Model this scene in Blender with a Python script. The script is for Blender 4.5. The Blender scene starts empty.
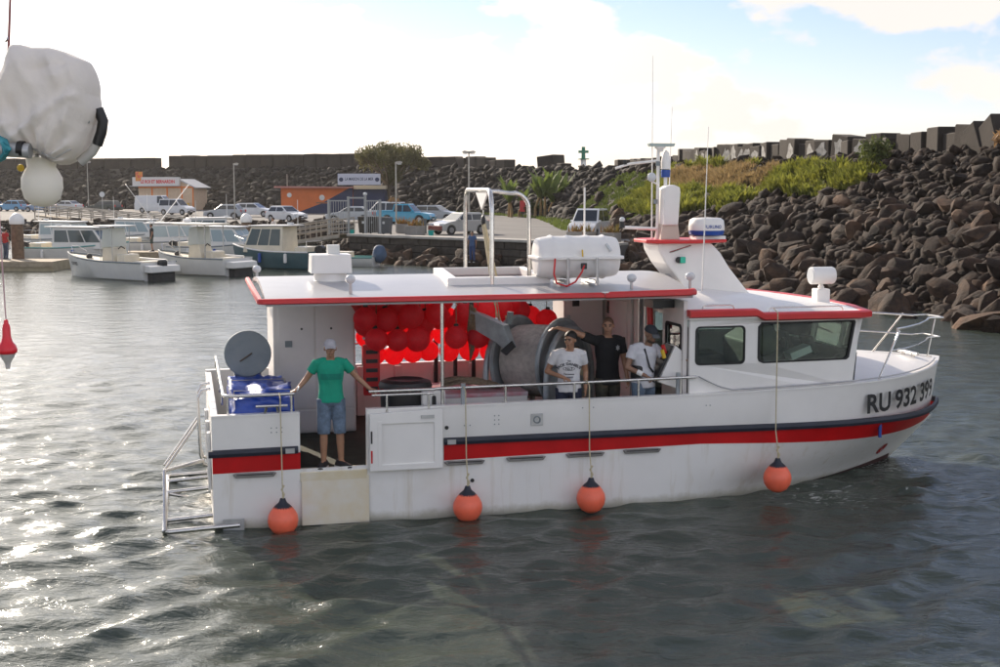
import bpy, bmesh, math, random
import numpy as np
from mathutils import Vector, Matrix, noise as mnoise
from mathutils.geometry import tessellate_polygon
from mathutils.bvhtree import BVHTree
R_ = math.radians
scene = bpy.context.scene
COL = scene.collection
# ---------------------------------------------------------------- camera
cam_d = bpy.data.cameras.new('camera'); cam = bpy.data.objects.new('camera', cam_d); COL.objects.link(cam)
cam_d.sensor_width = 36.0; cam_d.lens = 46.8; cam_d.clip_start = 0.1; cam_d.clip_end = 8000
cam.location = (0, 0, 4.55); cam.rotation_euler = (R_(90) - math.atan(145.5/1300.0), 0, 0)
scene.camera = cam
# ---------------------------------------------------------------- sky and sun
SUN_AZ, SUN_EL = R_(-32), R_(24)            # azimuth from +Y, negative = to the left
world = bpy.data.worlds.new('World'); scene.world = world; world.use_nodes = True
nt = world.node_tree; nt.nodes.clear()
def N(t, typ, **kw):
    n = t.nodes.new(typ)
    for k, v in kw.items():
        if k.startswith('i_'):
            key = k[2:]; key = int(key) if key.isdigit() else key
            n.inputs[key].default_value = v
        else: setattr(n, k, v)
    return n
def math_n(t, op, a, b=None, clamp=False):
    n = N(t, 'ShaderNodeMath', operation=op, use_clamp=clamp)
    for i, q in enumerate((a, b)):
        if q is None: continue
        if isinstance(q, (int, float)): n.inputs[i].default_value = q
        else: t.links.new(q, n.inputs[i])
    return n.outputs[0]
sky = N(nt, 'ShaderNodeTexSky', sky_type='NISHITA', sun_disc=False, sun_elevation=SUN_EL, sun_rotation=SUN_AZ,
        altitude=0.0, air_density=1.0, dust_density=0.25, ozone_density=3.0)
bg = N(nt, 'ShaderNodeBackground'); bg.inputs['Strength'].default_value = 0.05
out = N(nt, 'ShaderNodeOutputWorld')
tc = N(nt, 'ShaderNodeTexCoord')
sep = N(nt, 'ShaderNodeSeparateXYZ'); nt.links.new(tc.outputs['Generated'], sep.inputs[0])
# cumulus: noise over the directions, heaps about twice as wide as tall
comb = N(nt, 'ShaderNodeVectorMath', operation='MULTIPLY'); nt.links.new(tc.outputs['Generated'], comb.inputs[0]); comb.inputs[1].default_value = (9.0, 9.0, 17.0)
cn = N(nt, 'ShaderNodeTexNoise', i_Scale=1.0, i_Detail=10.0, i_Roughness=0.53, i_Distortion=0.1); nt.links.new(comb.outputs[0], cn.inputs['Vector'])
cr = N(nt, 'ShaderNodeValToRGB'); nt.links.new(cn.outputs[0], cr.inputs[0])
cr.color_ramp.elements[0].position = 0.505; cr.color_ramp.elements[1].position = 0.565
# a thicker deck of thin cloud in the half of the sky where the sun stands
sd = Vector((math.sin(SUN_AZ)*math.cos(SUN_EL), math.cos(SUN_AZ)*math.cos(SUN_EL), math.sin(SUN_EL)))
vm = N(nt, 'ShaderNodeVectorMath', operation='DOT_PRODUCT'); nt.links.new(tc.outputs['Generated'], vm.inputs[0]); vm.inputs[1].default_value = sd
veil = N(nt, 'ShaderNodeMapRange', interpolation_type='SMOOTHSTEP'); nt.links.new(vm.outputs['Value'], veil.inputs[0])
veil.inputs[1].default_value = 0.88; veil.inputs[2].default_value = 0.97; veil.inputs[3].default_value = 0.0; veil.inputs[4].default_value = 0.9
cov = math_n(nt, 'MAXIMUM', cr.outputs[0], veil.outputs[0])
low = N(nt, 'ShaderNodeMapRange', interpolation_type='SMOOTHSTEP'); nt.links.new(sep.outputs[2], low.inputs[0])      # distant clouds close up towards the horizon
low.inputs[1].default_value = 0.0; low.inputs[2].default_value = 0.065; low.inputs[3].default_value = 0.80; low.inputs[4].default_value = 0.0
cov = math_n(nt, 'MULTIPLY', math_n(nt, 'MAXIMUM', cov, low.outputs[0]), 0.94)
glow = math_n(nt, 'POWER', math_n(nt, 'MAXIMUM', vm.outputs['Value'], 0.0), 10.5)
front = math_n(nt, 'MULTIPLY', math_n(nt, 'SUBTRACT', 1.0, vm.outputs['Value']), 6.0)      # clouds opposite the sun are lit face-on; boosted to brighten the shaded hull
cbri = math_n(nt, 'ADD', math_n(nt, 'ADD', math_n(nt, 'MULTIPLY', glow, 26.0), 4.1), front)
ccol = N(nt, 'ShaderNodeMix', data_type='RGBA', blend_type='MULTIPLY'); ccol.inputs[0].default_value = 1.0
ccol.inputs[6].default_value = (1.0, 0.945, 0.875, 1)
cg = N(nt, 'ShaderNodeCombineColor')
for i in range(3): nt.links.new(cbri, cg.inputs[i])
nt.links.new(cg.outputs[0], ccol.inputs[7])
tint = N(nt, 'ShaderNodeMix', data_type='RGBA', blend_type='MULTIPLY'); tint.inputs[0].default_value = 1.0; tint.inputs[7].default_value = (1.06, .90, .98, 1); nt.links.new(sky.outputs[0], tint.inputs[6])
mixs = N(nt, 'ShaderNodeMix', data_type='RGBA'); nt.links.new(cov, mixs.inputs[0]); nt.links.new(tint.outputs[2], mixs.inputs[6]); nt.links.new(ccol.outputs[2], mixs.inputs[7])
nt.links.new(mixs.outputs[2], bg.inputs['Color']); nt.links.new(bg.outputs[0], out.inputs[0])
sl = bpy.data.lights.new('sun', 'SUN'); sl.energy = 2.2; sl.angle = R_(0.6); sl.color = (1.0, 0.86, 0.70)
sun = bpy.data.objects.new('sun', sl); COL.objects.link(sun); sun.location = (-40, 60, 50)
sun.rotation_euler = (-sd).to_track_quat('-Z', 'Y').to_euler()
scene.view_settings.view_transform = 'Standard'; scene.view_settings.look = 'None'
scene.view_settings.exposure = 1.66; scene.view_settings.gamma = 1.0; scene.view_settings.use_curve_mapping = False
scene.cycles.max_bounces = 8; scene.cycles.transparent_max_bounces = 12
scene.cycles.caustics_reflective = False; scene.cycles.caustics_refractive = False
scene.cycles.sample_clamp_indirect = 6.0

# ---------------------------------------------------------------- materials
MATS = {}
def mat(name, col=(.5,.5,.5), rough=.5, metal=0.0, var=0.0, vscale=3.0, bump=0.0, bscale=20.0, col2=None, trans=0.0, coat=0.0, dirt=0.0, dcol=(.25,.2,.14), dscale=1.4, spec=.5):
    """Principled material: col varied towards col2 by noise, optional dirt patches and fine relief."""
    if name in MATS: return MATS[name]
    m = bpy.data.materials.new(name); m.use_nodes = True; t = m.node_tree
    b = t.nodes['Principled BSDF']; b.inputs['Roughness'].default_value = rough; b.inputs['Metallic'].default_value = metal
    b.inputs['Base Color'].default_value = (*col, 1); b.inputs['Specular IOR Level'].default_value = spec
    if coat: b.inputs['Coat Weight'].default_value = coat; b.inputs['Coat Roughness'].default_value = .08
    co = N(t, 'ShaderNodeTexCoord'); src = None
    if var or col2:
        n = N(t, 'ShaderNodeTexNoise', i_Scale=vscale, i_Detail=5.0, i_Roughness=.6); t.links.new(co.outputs['Object'], n.inputs['Vector'])
        rp = N(t, 'ShaderNodeValToRGB'); t.links.new(n.outputs[0], rp.inputs[0]); rp.color_ramp.elements[0].position = .33; rp.color_ramp.elements[1].position = .67
        c2 = col2 if col2 else tuple(min(1, c*(1-var)) for c in col)
        c1 = col if col2 else tuple(min(1, c*(1+var*.5)) for c in col)
        rp.color_ramp.elements[0].color = (*c2, 1); rp.color_ramp.elements[1].color = (*c1, 1); src = rp.outputs[0]
    if dirt:
        n2 = N(t, 'ShaderNodeTexNoise', i_Scale=dscale, i_Detail=8.0, i_Roughness=.7); t.links.new(co.outputs['Object'], n2.inputs['Vector'])
        mr = N(t, 'ShaderNodeMapRange'); t.links.new(n2.outputs[0], mr.inputs[0]); mr.inputs[1].default_value = .5; mr.inputs[2].default_value = .78; mr.inputs[4].default_value = dirt
        mx = N(t, 'ShaderNodeMix', data_type='RGBA'); t.links.new(mr.outputs[0], mx.inputs[0])
        if src: t.links.new(src, mx.inputs[6])
        else: mx.inputs[6].default_value = (*col, 1)
        mx.inputs[7].default_value = (*dcol, 1); src = mx.outputs[2]
    if src: t.links.new(src, b.inputs['Base Color'])
    if bump:
        n3 = N(t, 'ShaderNodeTexNoise', i_Scale=bscale, i_Detail=5.0, i_Roughness=.6); t.links.new(co.outputs['Object'], n3.inputs['Vector'])
        bp_ = N(t, 'ShaderNodeBump'); bp_.inputs['Strength'].default_value = bump; bp_.inputs['Distance'].default_value = .03
        t.links.new(n3.outputs[0], bp_.inputs['Height']); t.links.new(bp_.outputs[0], b.inputs['Normal'])
    if trans:
        o = t.nodes['Material Output']; tr = N(t, 'ShaderNodeBsdfTranslucent'); ms = N(t, 'ShaderNodeMixShader'); ms.inputs[0].default_value = trans
        tr.inputs[0].default_value = (*col, 1)
        if src: t.links.new(src, tr.inputs[0])
        t.links.new(b.outputs[0], ms.inputs[1]); t.links.new(tr.outputs[0], ms.inputs[2]); t.links.new(ms.outputs[0], o.inputs[0])
    MATS[name] = m; return m
def glass_mat(name, tint, refl=1.0):
    if name in MATS: return MATS[name]
    m = bpy.data.materials.new(name); m.use_nodes = True; t = m.node_tree; t.nodes.clear()
    o = N(t, 'ShaderNodeOutputMaterial'); tr = N(t, 'ShaderNodeBsdfTransparent'); gl = N(t, 'ShaderNodeBsdfGlossy'); fr = N(t, 'ShaderNodeFresnel', i_IOR=1.5)
    tr.inputs[0].default_value = (*tint, 1); gl.inputs['Roughness'].default_value = .03
    f2 = math_n(t, 'MULTIPLY', fr.outputs[0], refl, True); ms = N(t, 'ShaderNodeMixShader')
    t.links.new(f2, ms.inputs[0]); t.links.new(tr.outputs[0], ms.inputs[1]); t.links.new(gl.outputs[0], ms.inputs[2]); t.links.new(ms.outputs[0], o.inputs[0])
    MATS[name] = m; return m

def hull_paint():
    m = mat('hull_white', (.78,.765,.74), .35, var=.04, vscale=.9, dirt=.22, dcol=(.50,.43,.30), dscale=1.1); t = m.node_tree; b = t.nodes['Principled BSDF']; src = b.inputs['Base Color'].links[0].from_socket
    co = N(t, 'ShaderNodeTexCoord'); sp_ = N(t, 'ShaderNodeSeparateXYZ'); t.links.new(co.outputs['Object'], sp_.inputs[0])
    mp = N(t, 'ShaderNodeMapping'); mp.inputs['Scale'].default_value = (7, 7, .55); t.links.new(co.outputs['Object'], mp.inputs[0])
    n = N(t, 'ShaderNodeTexNoise', i_Scale=1.0, i_Detail=6.0, i_Roughness=.65); t.links.new(mp.outputs[0], n.inputs['Vector'])      # runs of dirty water down the side
    mr = N(t, 'ShaderNodeMapRange'); t.links.new(n.outputs[0], mr.inputs[0]); mr.inputs[1].default_value = .54; mr.inputs[2].default_value = .80; mr.inputs[4].default_value = .55
    m1 = N(t, 'ShaderNodeMix', data_type='RGBA'); t.links.new(mr.outputs[0], m1.inputs[0]); t.links.new(src, m1.inputs[6]); m1.inputs[7].default_value = (.48,.40,.27,1)
    n2 = N(t, 'ShaderNodeTexNoise', i_Scale=4.0, i_Detail=6.0, i_Roughness=.7); t.links.new(co.outputs['Object'], n2.inputs['Vector'])
    zz = math_n(t, 'SUBTRACT', math_n(t, 'ADD', .02, math_n(t, 'MULTIPLY', n2.outputs[0], .22)), sp_.outputs[2]); gm = math_n(t, 'MULTIPLY', zz, 9.0, True); gm = math_n(t, 'MULTIPLY', gm, .55)   # scum line
    m2 = N(t, 'ShaderNodeMix', data_type='RGBA'); t.links.new(gm, m2.inputs[0]); t.links.new(m1.outputs[2], m2.inputs[6]); m2.inputs[7].default_value = (.30,.27,.16,1); t.links.new(m2.outputs[2], b.inputs['Base Color']); return m
M = dict(
 white=mat('boat_white', (.78,.76,.73), .38, var=.05, vscale=1.2, dirt=.10, dcol=(.45,.42,.36), dscale=2.2),
 hull=hull_paint(),
 rooftop=mat('roof_grey_white', (.36,.36,.37), .33, var=.08, vscale=2.0, dirt=.12, dcol=(.4,.4,.4), dscale=3.0),
 red=mat('stripe_red', (.50,.006,.008), .5, var=.18, vscale=2.0, spec=.25),
 redtrim=mat('trim_red', (.56,.02,.022), .4, var=.12, vscale=3.0),
 navy=mat('rub_navy', (.014,.018,.032), .55, var=.3, vscale=4.0),
 black=mat('black_plastic', (.012,.012,.013), .45),
 rubber=mat('rubber_black', (.02,.02,.02), .8),
 steel=mat('stainless', (.62,.60,.57), .25, metal=1.0, var=.15, vscale=8.0),
 greymetal=mat('reel_grey', (.34,.37,.39), .45, metal=.3, var=.25, vscale=5.0, dirt=.25, dcol=(.22,.13,.08)),
 alu=mat('dull_aluminium', (.45,.45,.45), .4, metal=.8, var=.2),
 deck=mat('deck_green', (.022,.032,.018), .85, var=.4, vscale=5.0, bump=.4, bscale=60),
 sill=mat('sill_cream', (.66,.61,.50), .5, col2=(.60,.50,.30), vscale=2.6),
 pinkwall=mat('inner_white', (.72,.68,.65), .5, var=.06, vscale=2.0),
 orange=mat('fender_orange', (.95,.165,.085), .38, var=.12, vscale=4.0, dirt=.2, dcol=(.6,.10,.05), dscale=6),
 ropewhite=mat('rope_cream', (.52,.45,.30), .9, var=.2, vscale=30),
 ropebrown=mat('rope_brown', (.20,.15,.10), .95, var=.4, vscale=25),
 ball=mat('buoy_red', (.98,.085,.12), .30, var=.08, vscale=4.0, trans=.78),
 tarp=mat('tarp_blue', (.012,.055,.34), .28, var=.25, vscale=6.0, bump=.6, bscale=9),
 drumlid=mat('lid_grey', (.22,.25,.26), .6, var=.15, vscale=5.0, dirt=.25, dcol=(.2,.15,.1), dscale=5),
 yellow=mat('yellow_paint', (.65,.42,.03), .5),
 bluepaint=mat('blue_paint', (.01,.06,.30), .4),
 green_l=mat('green_lens', (.01,.45,.30), .2),
 clearlens=mat('lamp_glass', (.55,.57,.58), .12),
 dark=mat('dark_interior', (.03,.03,.032), .7, var=.4),
 glass=glass_mat('window_glass', (.80,.88,.84), 1.0),
 carglass=mat('car_glass', (.035,.04,.045), .08),
 tyre=mat('tyre', (.018,.018,.018), .8),
 rim=mat('rim', (.35,.35,.36), .35, metal=.7),
 concrete=mat('concrete', (.30,.28,.25), .9, var=.25, vscale=1.5, dirt=.4, dcol=(.12,.11,.10), dscale=.8, bump=.3, bscale=12),
 wood=mat('piling_wood', (.17,.11,.07), .85, var=.35, vscale=6.0, bump=.4, bscale=18),
 dockwood=mat('dock_boards', (.34,.28,.20), .85, var=.3, vscale=4.0),
)
# ---------------------------------------------------------------- mesh helpers
class MB:
    def __init__(s): s.v = []; s.f = []
    def add(s, vs, fs):
        o = len(s.v); s.v += [tuple(p) for p in vs]; s.f += [tuple(i+o for i in f) for f in fs]; return s
    def box(s, x0, x1, y0, y1, z0, z1):
        return s.add([(x0,y0,z0),(x1,y0,z0),(x1,y1,z0),(x0,y1,z0),(x0,y0,z1),(x1,y0,z1),(x1,y1,z1),(x0,y1,z1)],
                     [(3,2,1,0),(4,5,6,7),(0,1,5,4),(1,2,6,5),(2,3,7,6),(3,0,4,7)])
    def obox(s, c, a, b, h):
        """box centred at c with half-axis vectors a, b, h"""
        c, a, b, h = map(Vector, (c, a, b, h)); vs = []
        for k in (-1, 1):
            for (i, j) in ((-1,-1),(1,-1),(1,1),(-1,1)): vs.append(c+a*i+b*j+h*k)
        return s.add(vs, [(3,2,1,0),(4,5,6,7),(0,1,5,4),(1,2,6,5),(2,3,7,6),(3,0,4,7)])
    def loft(s, rings, close=True, cap0=True, cap1=True):
        n = len(rings[0]); vs = [p for r in rings for p in r]; fs = []
        for k in range(len(rings)-1):
            for i in range(n if close else n-1):
                j = (i+1) % n; fs.append((k*n+i, k*n+j, (k+1)*n+j, (k+1)*n+i))
        if cap0: fs.append(tuple(range(n-1, -1, -1)))
        if cap1: fs.append(tuple((len(rings)-1)*n+i for i in range(n)))
        return s.add(vs, fs)
    def tube(s, pts, r, n=8, r1=None, closed=False):
        P = [Vector(p) for p in pts]; m = len(P); rings = []; up = None
        for k in range(m):
            if closed: d = P[(k+1) % m]-P[k-1]
            else: d = P[min(k+1, m-1)]-P[max(k-1, 0)]
            d.normalize()
            if up is None:
                up = Vector((0,0,1)) if abs(d.z) < .9 else Vector((1,0,0))
            a = d.cross(up)
            if a.length < 1e-4: a = d.cross(Vector((0,1,0)))
            a.normalize(); b = a.cross(d).normalized(); up = b
            rr = r if r1 is None else r+(r1-r)*k/(m-1)
            rings.append([P[k]+a*(rr*math.cos(2*math.pi*i/n))+b*(rr*math.sin(2*math.pi*i/n)) for i in range(n)])
        if closed: rings.append(rings[0]); return s.loft(rings, cap0=False, cap1=False)
        return s.loft(rings)
    def lathe(s, prof, n=20, c=(0,0,0), axis=(0,0,1)):
        q = Vector((0,0,1)).rotation_difference(Vector(axis)); c = Vector(c)
        rings = [[c+q @ Vector((max(r, 1e-4)*math.cos(2*math.pi*i/n), max(r, 1e-4)*math.sin(2*math.pi*i/n), z)) for i in range(n)] for r, z in prof]
        return s.loft(rings)
    def ball(s, c, r, n=16, m=10, sc=(1,1,1)):
        c = Vector(c); rings = []
        for k in range(m+1):
            a = math.pi*k/m; rr = max(math.sin(a), 1e-3)*r; z = -math.cos(a)*r
            rings.append([c+Vector((rr*math.cos(2*math.pi*i/n)*sc[0], rr*math.sin(2*math.pi*i/n)*sc[1], z*sc[2])) for i in range(n)])
        return s.loft(rings)
    def prism(s, loops, fn, h0, h1):
        """2-D outline (first loop) with holes (other loops), between h0 and h1; fn(a, b, h) gives the point"""
        if not isinstance(loops[0][0], (tuple, list)): loops = [loops]
        tris = tessellate_polygon([[Vector((a, b, 0)) for a, b in L] for L in loops])
        flat = [p for L in loops for p in L]; n = len(flat)
        vs = [fn(a, b, h0) for a, b in flat]+[fn(a, b, h1) for a, b in flat]
        fs = [tuple(t) for t in tris]+[tuple(i+n for i in reversed(t)) for t in tris]; o = 0
        for L in loops:
            m = len(L)
            for i in range(m): j = (i+1) % m; fs.append((o+i, o+j, n+o+j, n+o+i))
            o += m
        return s.add(vs, fs)
    def build(s, name, m, parent=None, smooth=None, bevel=0, seg=2, fix=True):
        me = bpy.data.meshes.new(name); me.from_pydata(s.v, [], s.f)
        if fix:
            bm = bmesh.new(); bm.from_mesh(me); bmesh.ops.recalc_face_normals(bm, faces=bm.faces); bm.to_mesh(me); bm.free()
        o = bpy.data.objects.new(name, me); COL.objects.link(o)
        if m: me.materials.append(m if not isinstance(m, str) else M[m])
        if smooth is not None:
            me.polygons.foreach_set('use_smooth', [True]*len(me.polygons)); me.set_sharp_from_angle(angle=R_(smooth))
        if bevel:
            b = o.modifiers.new('bevel', 'BEVEL'); b.width = bevel; b.segments = seg; b.limit_method = 'ANGLE'; b.angle_limit = R_(35)
        if parent: o.parent = parent
        return o
def tag(o, label=None, cat=None, group=None, kind=None):
    for k, v in (('label', label), ('category', cat), ('group', group), ('kind', kind)):
        if v: o[k] = v
    return o
def thing(name, label, cat, loc=(0,0,0), rz=0.0, group=None):
    o = bpy.data.objects.new(name, None); COL.objects.link(o); o.location = loc; o.rotation_euler = (0, 0, rz); o.empty_display_size = .2
    return tag(o, label, cat, group)
def copy_tree(o, parent=None):
    c = o.copy(); COL.objects.link(c)
    if parent: c.parent = parent
    for ch in list(o.children): copy_tree(ch, c)
    return c
def rrect(x0, x1, y0, y1, r, n=4):
    out = []
    for cx_, cy_, a0 in ((x1-r, y0+r, -90), (x1-r, y1-r, 0), (x0+r, y1-r, 90), (x0+r, y0+r, 180)):
        for k in range(n+1): a = R_(a0+90*k/n); out.append((cx_+r*math.cos(a), cy_+r*math.sin(a)))
    return out
TMP = bpy.data.scenes.new('workshop')   # a scratch scene: evaluating one object there is quick
def evaluated_mesh(o):
    TMP.collection.objects.link(o)
    with bpy.context.temp_override(scene=TMP, view_layer=TMP.view_layers[0]): dg = bpy.context.evaluated_depsgraph_get(); dg.update()
    me = bpy.data.meshes.new_from_object(o.evaluated_get(dg)); return me
def text_geo(s, size=1.0, bold=0.0, align='LEFT'):
    cu = bpy.data.curves.new('txt', 'FONT'); cu.body = s; cu.size = size; cu.offset = bold; cu.align_x = align; cu.resolution_u = 3
    o = bpy.data.objects.new('txt', cu)
    me = evaluated_mesh(o); vs = [tuple(v.co) for v in me.vertices]; fs = [tuple(p.vertices) for p in me.polygons]
    bpy.data.objects.remove(o); bpy.data.curves.remove(cu); bpy.data.meshes.remove(me); return vs, fs
def arc(c, r, a0, a1, n, ax, ay):
    c, ax, ay = Vector(c), Vector(ax), Vector(ay)
    return [c+ax*(r*math.cos(R_(a0+(a1-a0)*k/n)))+ay*(r*math.sin(R_(a0+(a1-a0)*k/n))) for k in range(n+1)]
def interp(xs, ys, x):
    return float(np.interp(x, xs, ys))
rnd = random.Random(7)
# ================================================================ THE SETTING
# ---------------------------------------------------------------- water
def graded(lo, hi, d0, d1, step, grow, far0, far1):
    """axis values: fine between d0 and d1, growing outwards to far0 and far1"""
    mid = list(np.arange(d0, d1+1e-6, step)); r = []; x = d1; s = step
    while x < far1: s *= grow; x += s; r.append(min(x, far1))
    l = []; x = d0; s = step
    while x > far0: s *= grow; x -= s; l.append(max(x, far0))
    return np.array(l[::-1]+mid+r)
BTH = R_(13.6); BP0 = Vector((-3.8176, 16.9517, 0.0))
BU = Vector((math.cos(BTH), math.sin(BTH), 0)); BV = Vector((-math.sin(BTH), math.cos(BTH), 0))
xs = graded(0, 0, -8, 8, .068, 1.018, -900, 900); ys = graded(0, 0, 8.5, 19, .066, 1.014, -60, 2500)
X, Y = np.meshgrid(xs, ys); rng = np.random.default_rng(4); Z = np.zeros_like(X); PX = X.copy(); PY = Y.copy()
cell = np.maximum(np.gradient(xs)[None, :], np.gradient(ys)[:, None])
for k in range(90):
    lam = 0.20*(1.15/0.20)**rng.random(); th = R_(102)+rng.normal(0, .50); ph = rng.random()*6.283; kk = 2*math.pi/lam
    amp = 0.0043*lam*(0.6+.8*rng.random()); att = np.clip(1.5-cell*3.2/lam, 0, 1)
    # gustiness: patches where the chop is stronger
    arg = kk*(math.cos(th)*X+math.sin(th)*Y)+ph+0.9*np.sin(.31*X+.17*Y+k)+.7*np.sin(.13*X-.37*Y+2*k)
    Z += att*amp*np.sin(arg); q = .75*att*amp*np.cos(arg); PX += q*math.cos(th); PY += q*math.sin(th)
# bow swell and wake eddy: curved ridges thrown off by the turning bow
bowp = BP0+BU*11.2+BV*2.0
for (cx0, cy0, rr, wd, aa) in ((bowp.x+.2, bowp.y-1.2, 2.0, .22, .045), (bowp.x-.5, bowp.y-1.8, 2.9, .25, .035), (bowp.x-1.4, bowp.y-2.6, 1.0, .2, .03)):
    d = np.hypot(PX-cx0, (PY-cy0)*1.15); ang = np.arctan2(PY-cy0, PX-cx0)
    Z += aa*np.exp(-((d-rr)/wd)**2)*np.clip(.6+.6*np.cos(ang+.5), 0, 1)*(1+.4*np.sin(9*ang))
nx, ny = len(xs), len(ys)
co = np.stack([PX, PY, Z], -1).reshape(-1, 3)
ii = np.arange(nx*ny).reshape(ny, nx)
fc = np.stack([ii[:-1, :-1], ii[:-1, 1:], ii[1:, 1:], ii[1:, :-1]], -1).reshape(-1, 4)
wm = bpy.data.meshes.new('water'); wm.vertices.add(len(co)); wm.vertices.foreach_set('co', co.ravel())
wm.loops.add(fc.size); wm.loops.foreach_set('vertex_index', fc.ravel()); wm.polygons.add(len(fc)); wm.polygons.foreach_set('loop_start', np.arange(0, fc.size, 4)); wm.polygons.foreach_set('use_smooth', np.ones(len(fc), bool)); wm.update(); wm.validate()
water = bpy.data.objects.new('water', wm); COL.objects.link(water); tag(water, kind='structure')
def water_mat():
    m = bpy.data.materials.new('harbour_water'); m.use_nodes = True; t = m.node_tree; b = t.nodes['Principled BSDF']
    b.inputs['Base Color'].default_value = (.050,.063,.049,1); b.inputs['Roughness'].default_value = .12; b.inputs['IOR'].default_value = 1.333
    g = N(t, 'ShaderNodeNewGeometry')
    mp = N(t, 'ShaderNodeMapping'); mp.inputs['Scale'].default_value = (1.0, 1.9, 1.0); mp.inputs['Rotation'].default_value = (0, 0, R_(-12)); t.links.new(g.outputs['Position'], mp.inputs[0])
    n1 = N(t, 'ShaderNodeTexNoise', i_Scale=1.5, i_Detail=6.0, i_Roughness=.60, i_Distortion=.4); t.links.new(mp.outputs[0], n1.inputs['Vector'])
    n2 = N(t, 'ShaderNodeTexNoise', i_Scale=5.5, i_Detail=4.0, i_Roughness=.6, i_Distortion=.7); t.links.new(mp.outputs[0], n2.inputs['Vector'])
    # flecks of foam round the boarding frame and where the bow turns
    fo = None
    for (fx, fy, fr, fs_) in ((BP0.x-.5, BP0.y+1.2, 1.5, .9), (BP0.x-.2, BP0.y-.6, .9, .7), (bowp.x-.2, bowp.y-.3, 1.3, .75), (bowp.x-1.6, bowp.y-2.6, 1.6, .6)):
        dv = N(t, 'ShaderNodeVectorMath', operation='DISTANCE'); t.links.new(g.outputs['Position'], dv.inputs[0]); dv.inputs[1].default_value = (fx, fy, 0)
        k_ = math_n(t, 'MULTIPLY', math_n(t, 'SUBTRACT', 1.0, math_n(t, 'DIVIDE', dv.outputs['Value'], fr), True), fs_); fo = k_ if fo is None else math_n(t, 'MAXIMUM', fo, k_)
    nf_ = N(t, 'ShaderNodeTexNoise', i_Scale=5.0, i_Detail=7.0, i_Roughness=.65, i_Distortion=1.2); t.links.new(mp.outputs[0], nf_.inputs['Vector'])
    ff_ = N(t, 'ShaderNodeMapRange'); t.links.new(math_n(t, 'ADD', nf_.outputs[0], math_n(t, 'MULTIPLY', fo, .22)), ff_.inputs[0]); ff_.inputs[1].default_value = .66; ff_.inputs[2].default_value = .76; ff_.inputs[4].default_value = .75
    ff2 = math_n(t, 'MULTIPLY', ff_.outputs[0], math_n(t, 'GREATER_THAN', fo, .02))
    mc = N(t, 'ShaderNodeMix', data_type='RGBA'); t.links.new(ff2, mc.inputs[0]); mc.inputs[6].default_value = (.050,.063,.049,1); mc.inputs[7].default_value = (.62,.63,.60,1); t.links.new(mc.outputs[2], b.inputs['Base Color'])
    n0 = N(t, 'ShaderNodeTexNoise', i_Scale=.45, i_Detail=4.0, i_Roughness=.6, i_Distortion=.3); t.links.new(mp.outputs[0], n0.inputs['Vector'])
    h = math_n(t, 'ADD', math_n(t, 'MULTIPLY', n0.outputs[0], .16), math_n(t, 'ADD', math_n(t, 'MULTIPLY', n1.outputs[0], .085), math_n(t, 'MULTIPLY', n2.outputs[0], .026)))
    bp_ = N(t, 'ShaderNodeBump'); bp_.inputs['Strength'].default_value = .55; bp_.inputs['Distance'].default_value = 1.0
    t.links.new(h, bp_.inputs['Height']); t.links.new(bp_.outputs[0], b.inputs['Normal'])
    return m
wm.materials.append(water_mat())
# ---------------------------------------------------------------- land, quay, breakwater
asph = mat('asphalt', (.125,.12,.115), .9, var=.25, vscale=.35, dirt=.4, dcol=(.22,.20,.17), dscale=.12, bump=.2, bscale=8)
earth = mat('breakwater_earth', (.045,.038,.030), .95, var=.4, vscale=.8, bump=.8, bscale=3)
land_poly = [(12,79),(7.6,71.2),(6.5,70.0),(-9.4,84.0),(-12,108),(-40,118),(-170,142),(-170,300),(90,300),(60,120),(26,84)]
land = MB().prism(land_poly, lambda a, b, h: (a, b, h), -1.5, 1.5).build('ground', asph); tag(land, kind='structure')
# concrete coping along the quay edge and the masonry face below it
def along(p, q, t): return (p[0]+(q[0]-p[0])*t, p[1]+(q[1]-p[1])*t)
QA, QB = Vector((-9.4,84.0,0)), Vector((6.5,70.0,0)); qd = (QB-QA).normalized(); qn = Vector((qd.y,-qd.x,0))
if qn.y > 0: qn = -qn
QL = (QB-QA).length
quay = thing('quay_wall', 'dark stone quay wall with pale concrete coping below the car park', 'quay wall', QA, math.atan2(qd.y, qd.x))
MB().box(-.3, QL, -.42, .7, 1.46, 1.62).build('coping', mat('coping', (.40,.38,.34), .85, var=.2, vscale=1.0, dirt=.3, dcol=(.2,.18,.15)), quay, bevel=.03)
MB().box(-.2, QL, -.20, .1, -1, 1.455).build('backing', mat('wall_joint', (.03,.027,.024), .95), quay)
stone_m = mat('quay_stone', (.062,.052,.042), .92, var=.4, vscale=2.0, dirt=.3, dcol=(.10,.08,.06), dscale=1.2, bump=.7, bscale=7)
sr = random.Random(3)
for row in range(4):
    x = -.2 - sr.random()*.5
    while x < QL-.1:
        w = .7+sr.random()*.8; x1 = min(x+w, QL)
        if x1-x > .3: MB().box(max(x, -.2)+.02, x1-.02, -.24-.10*sr.random(), -.19, -.30+row*.44+.02, -.30+(row+1)*.44-.02).build('stone', stone_m, quay, bevel=.04, seg=1)
        x = x1
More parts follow.
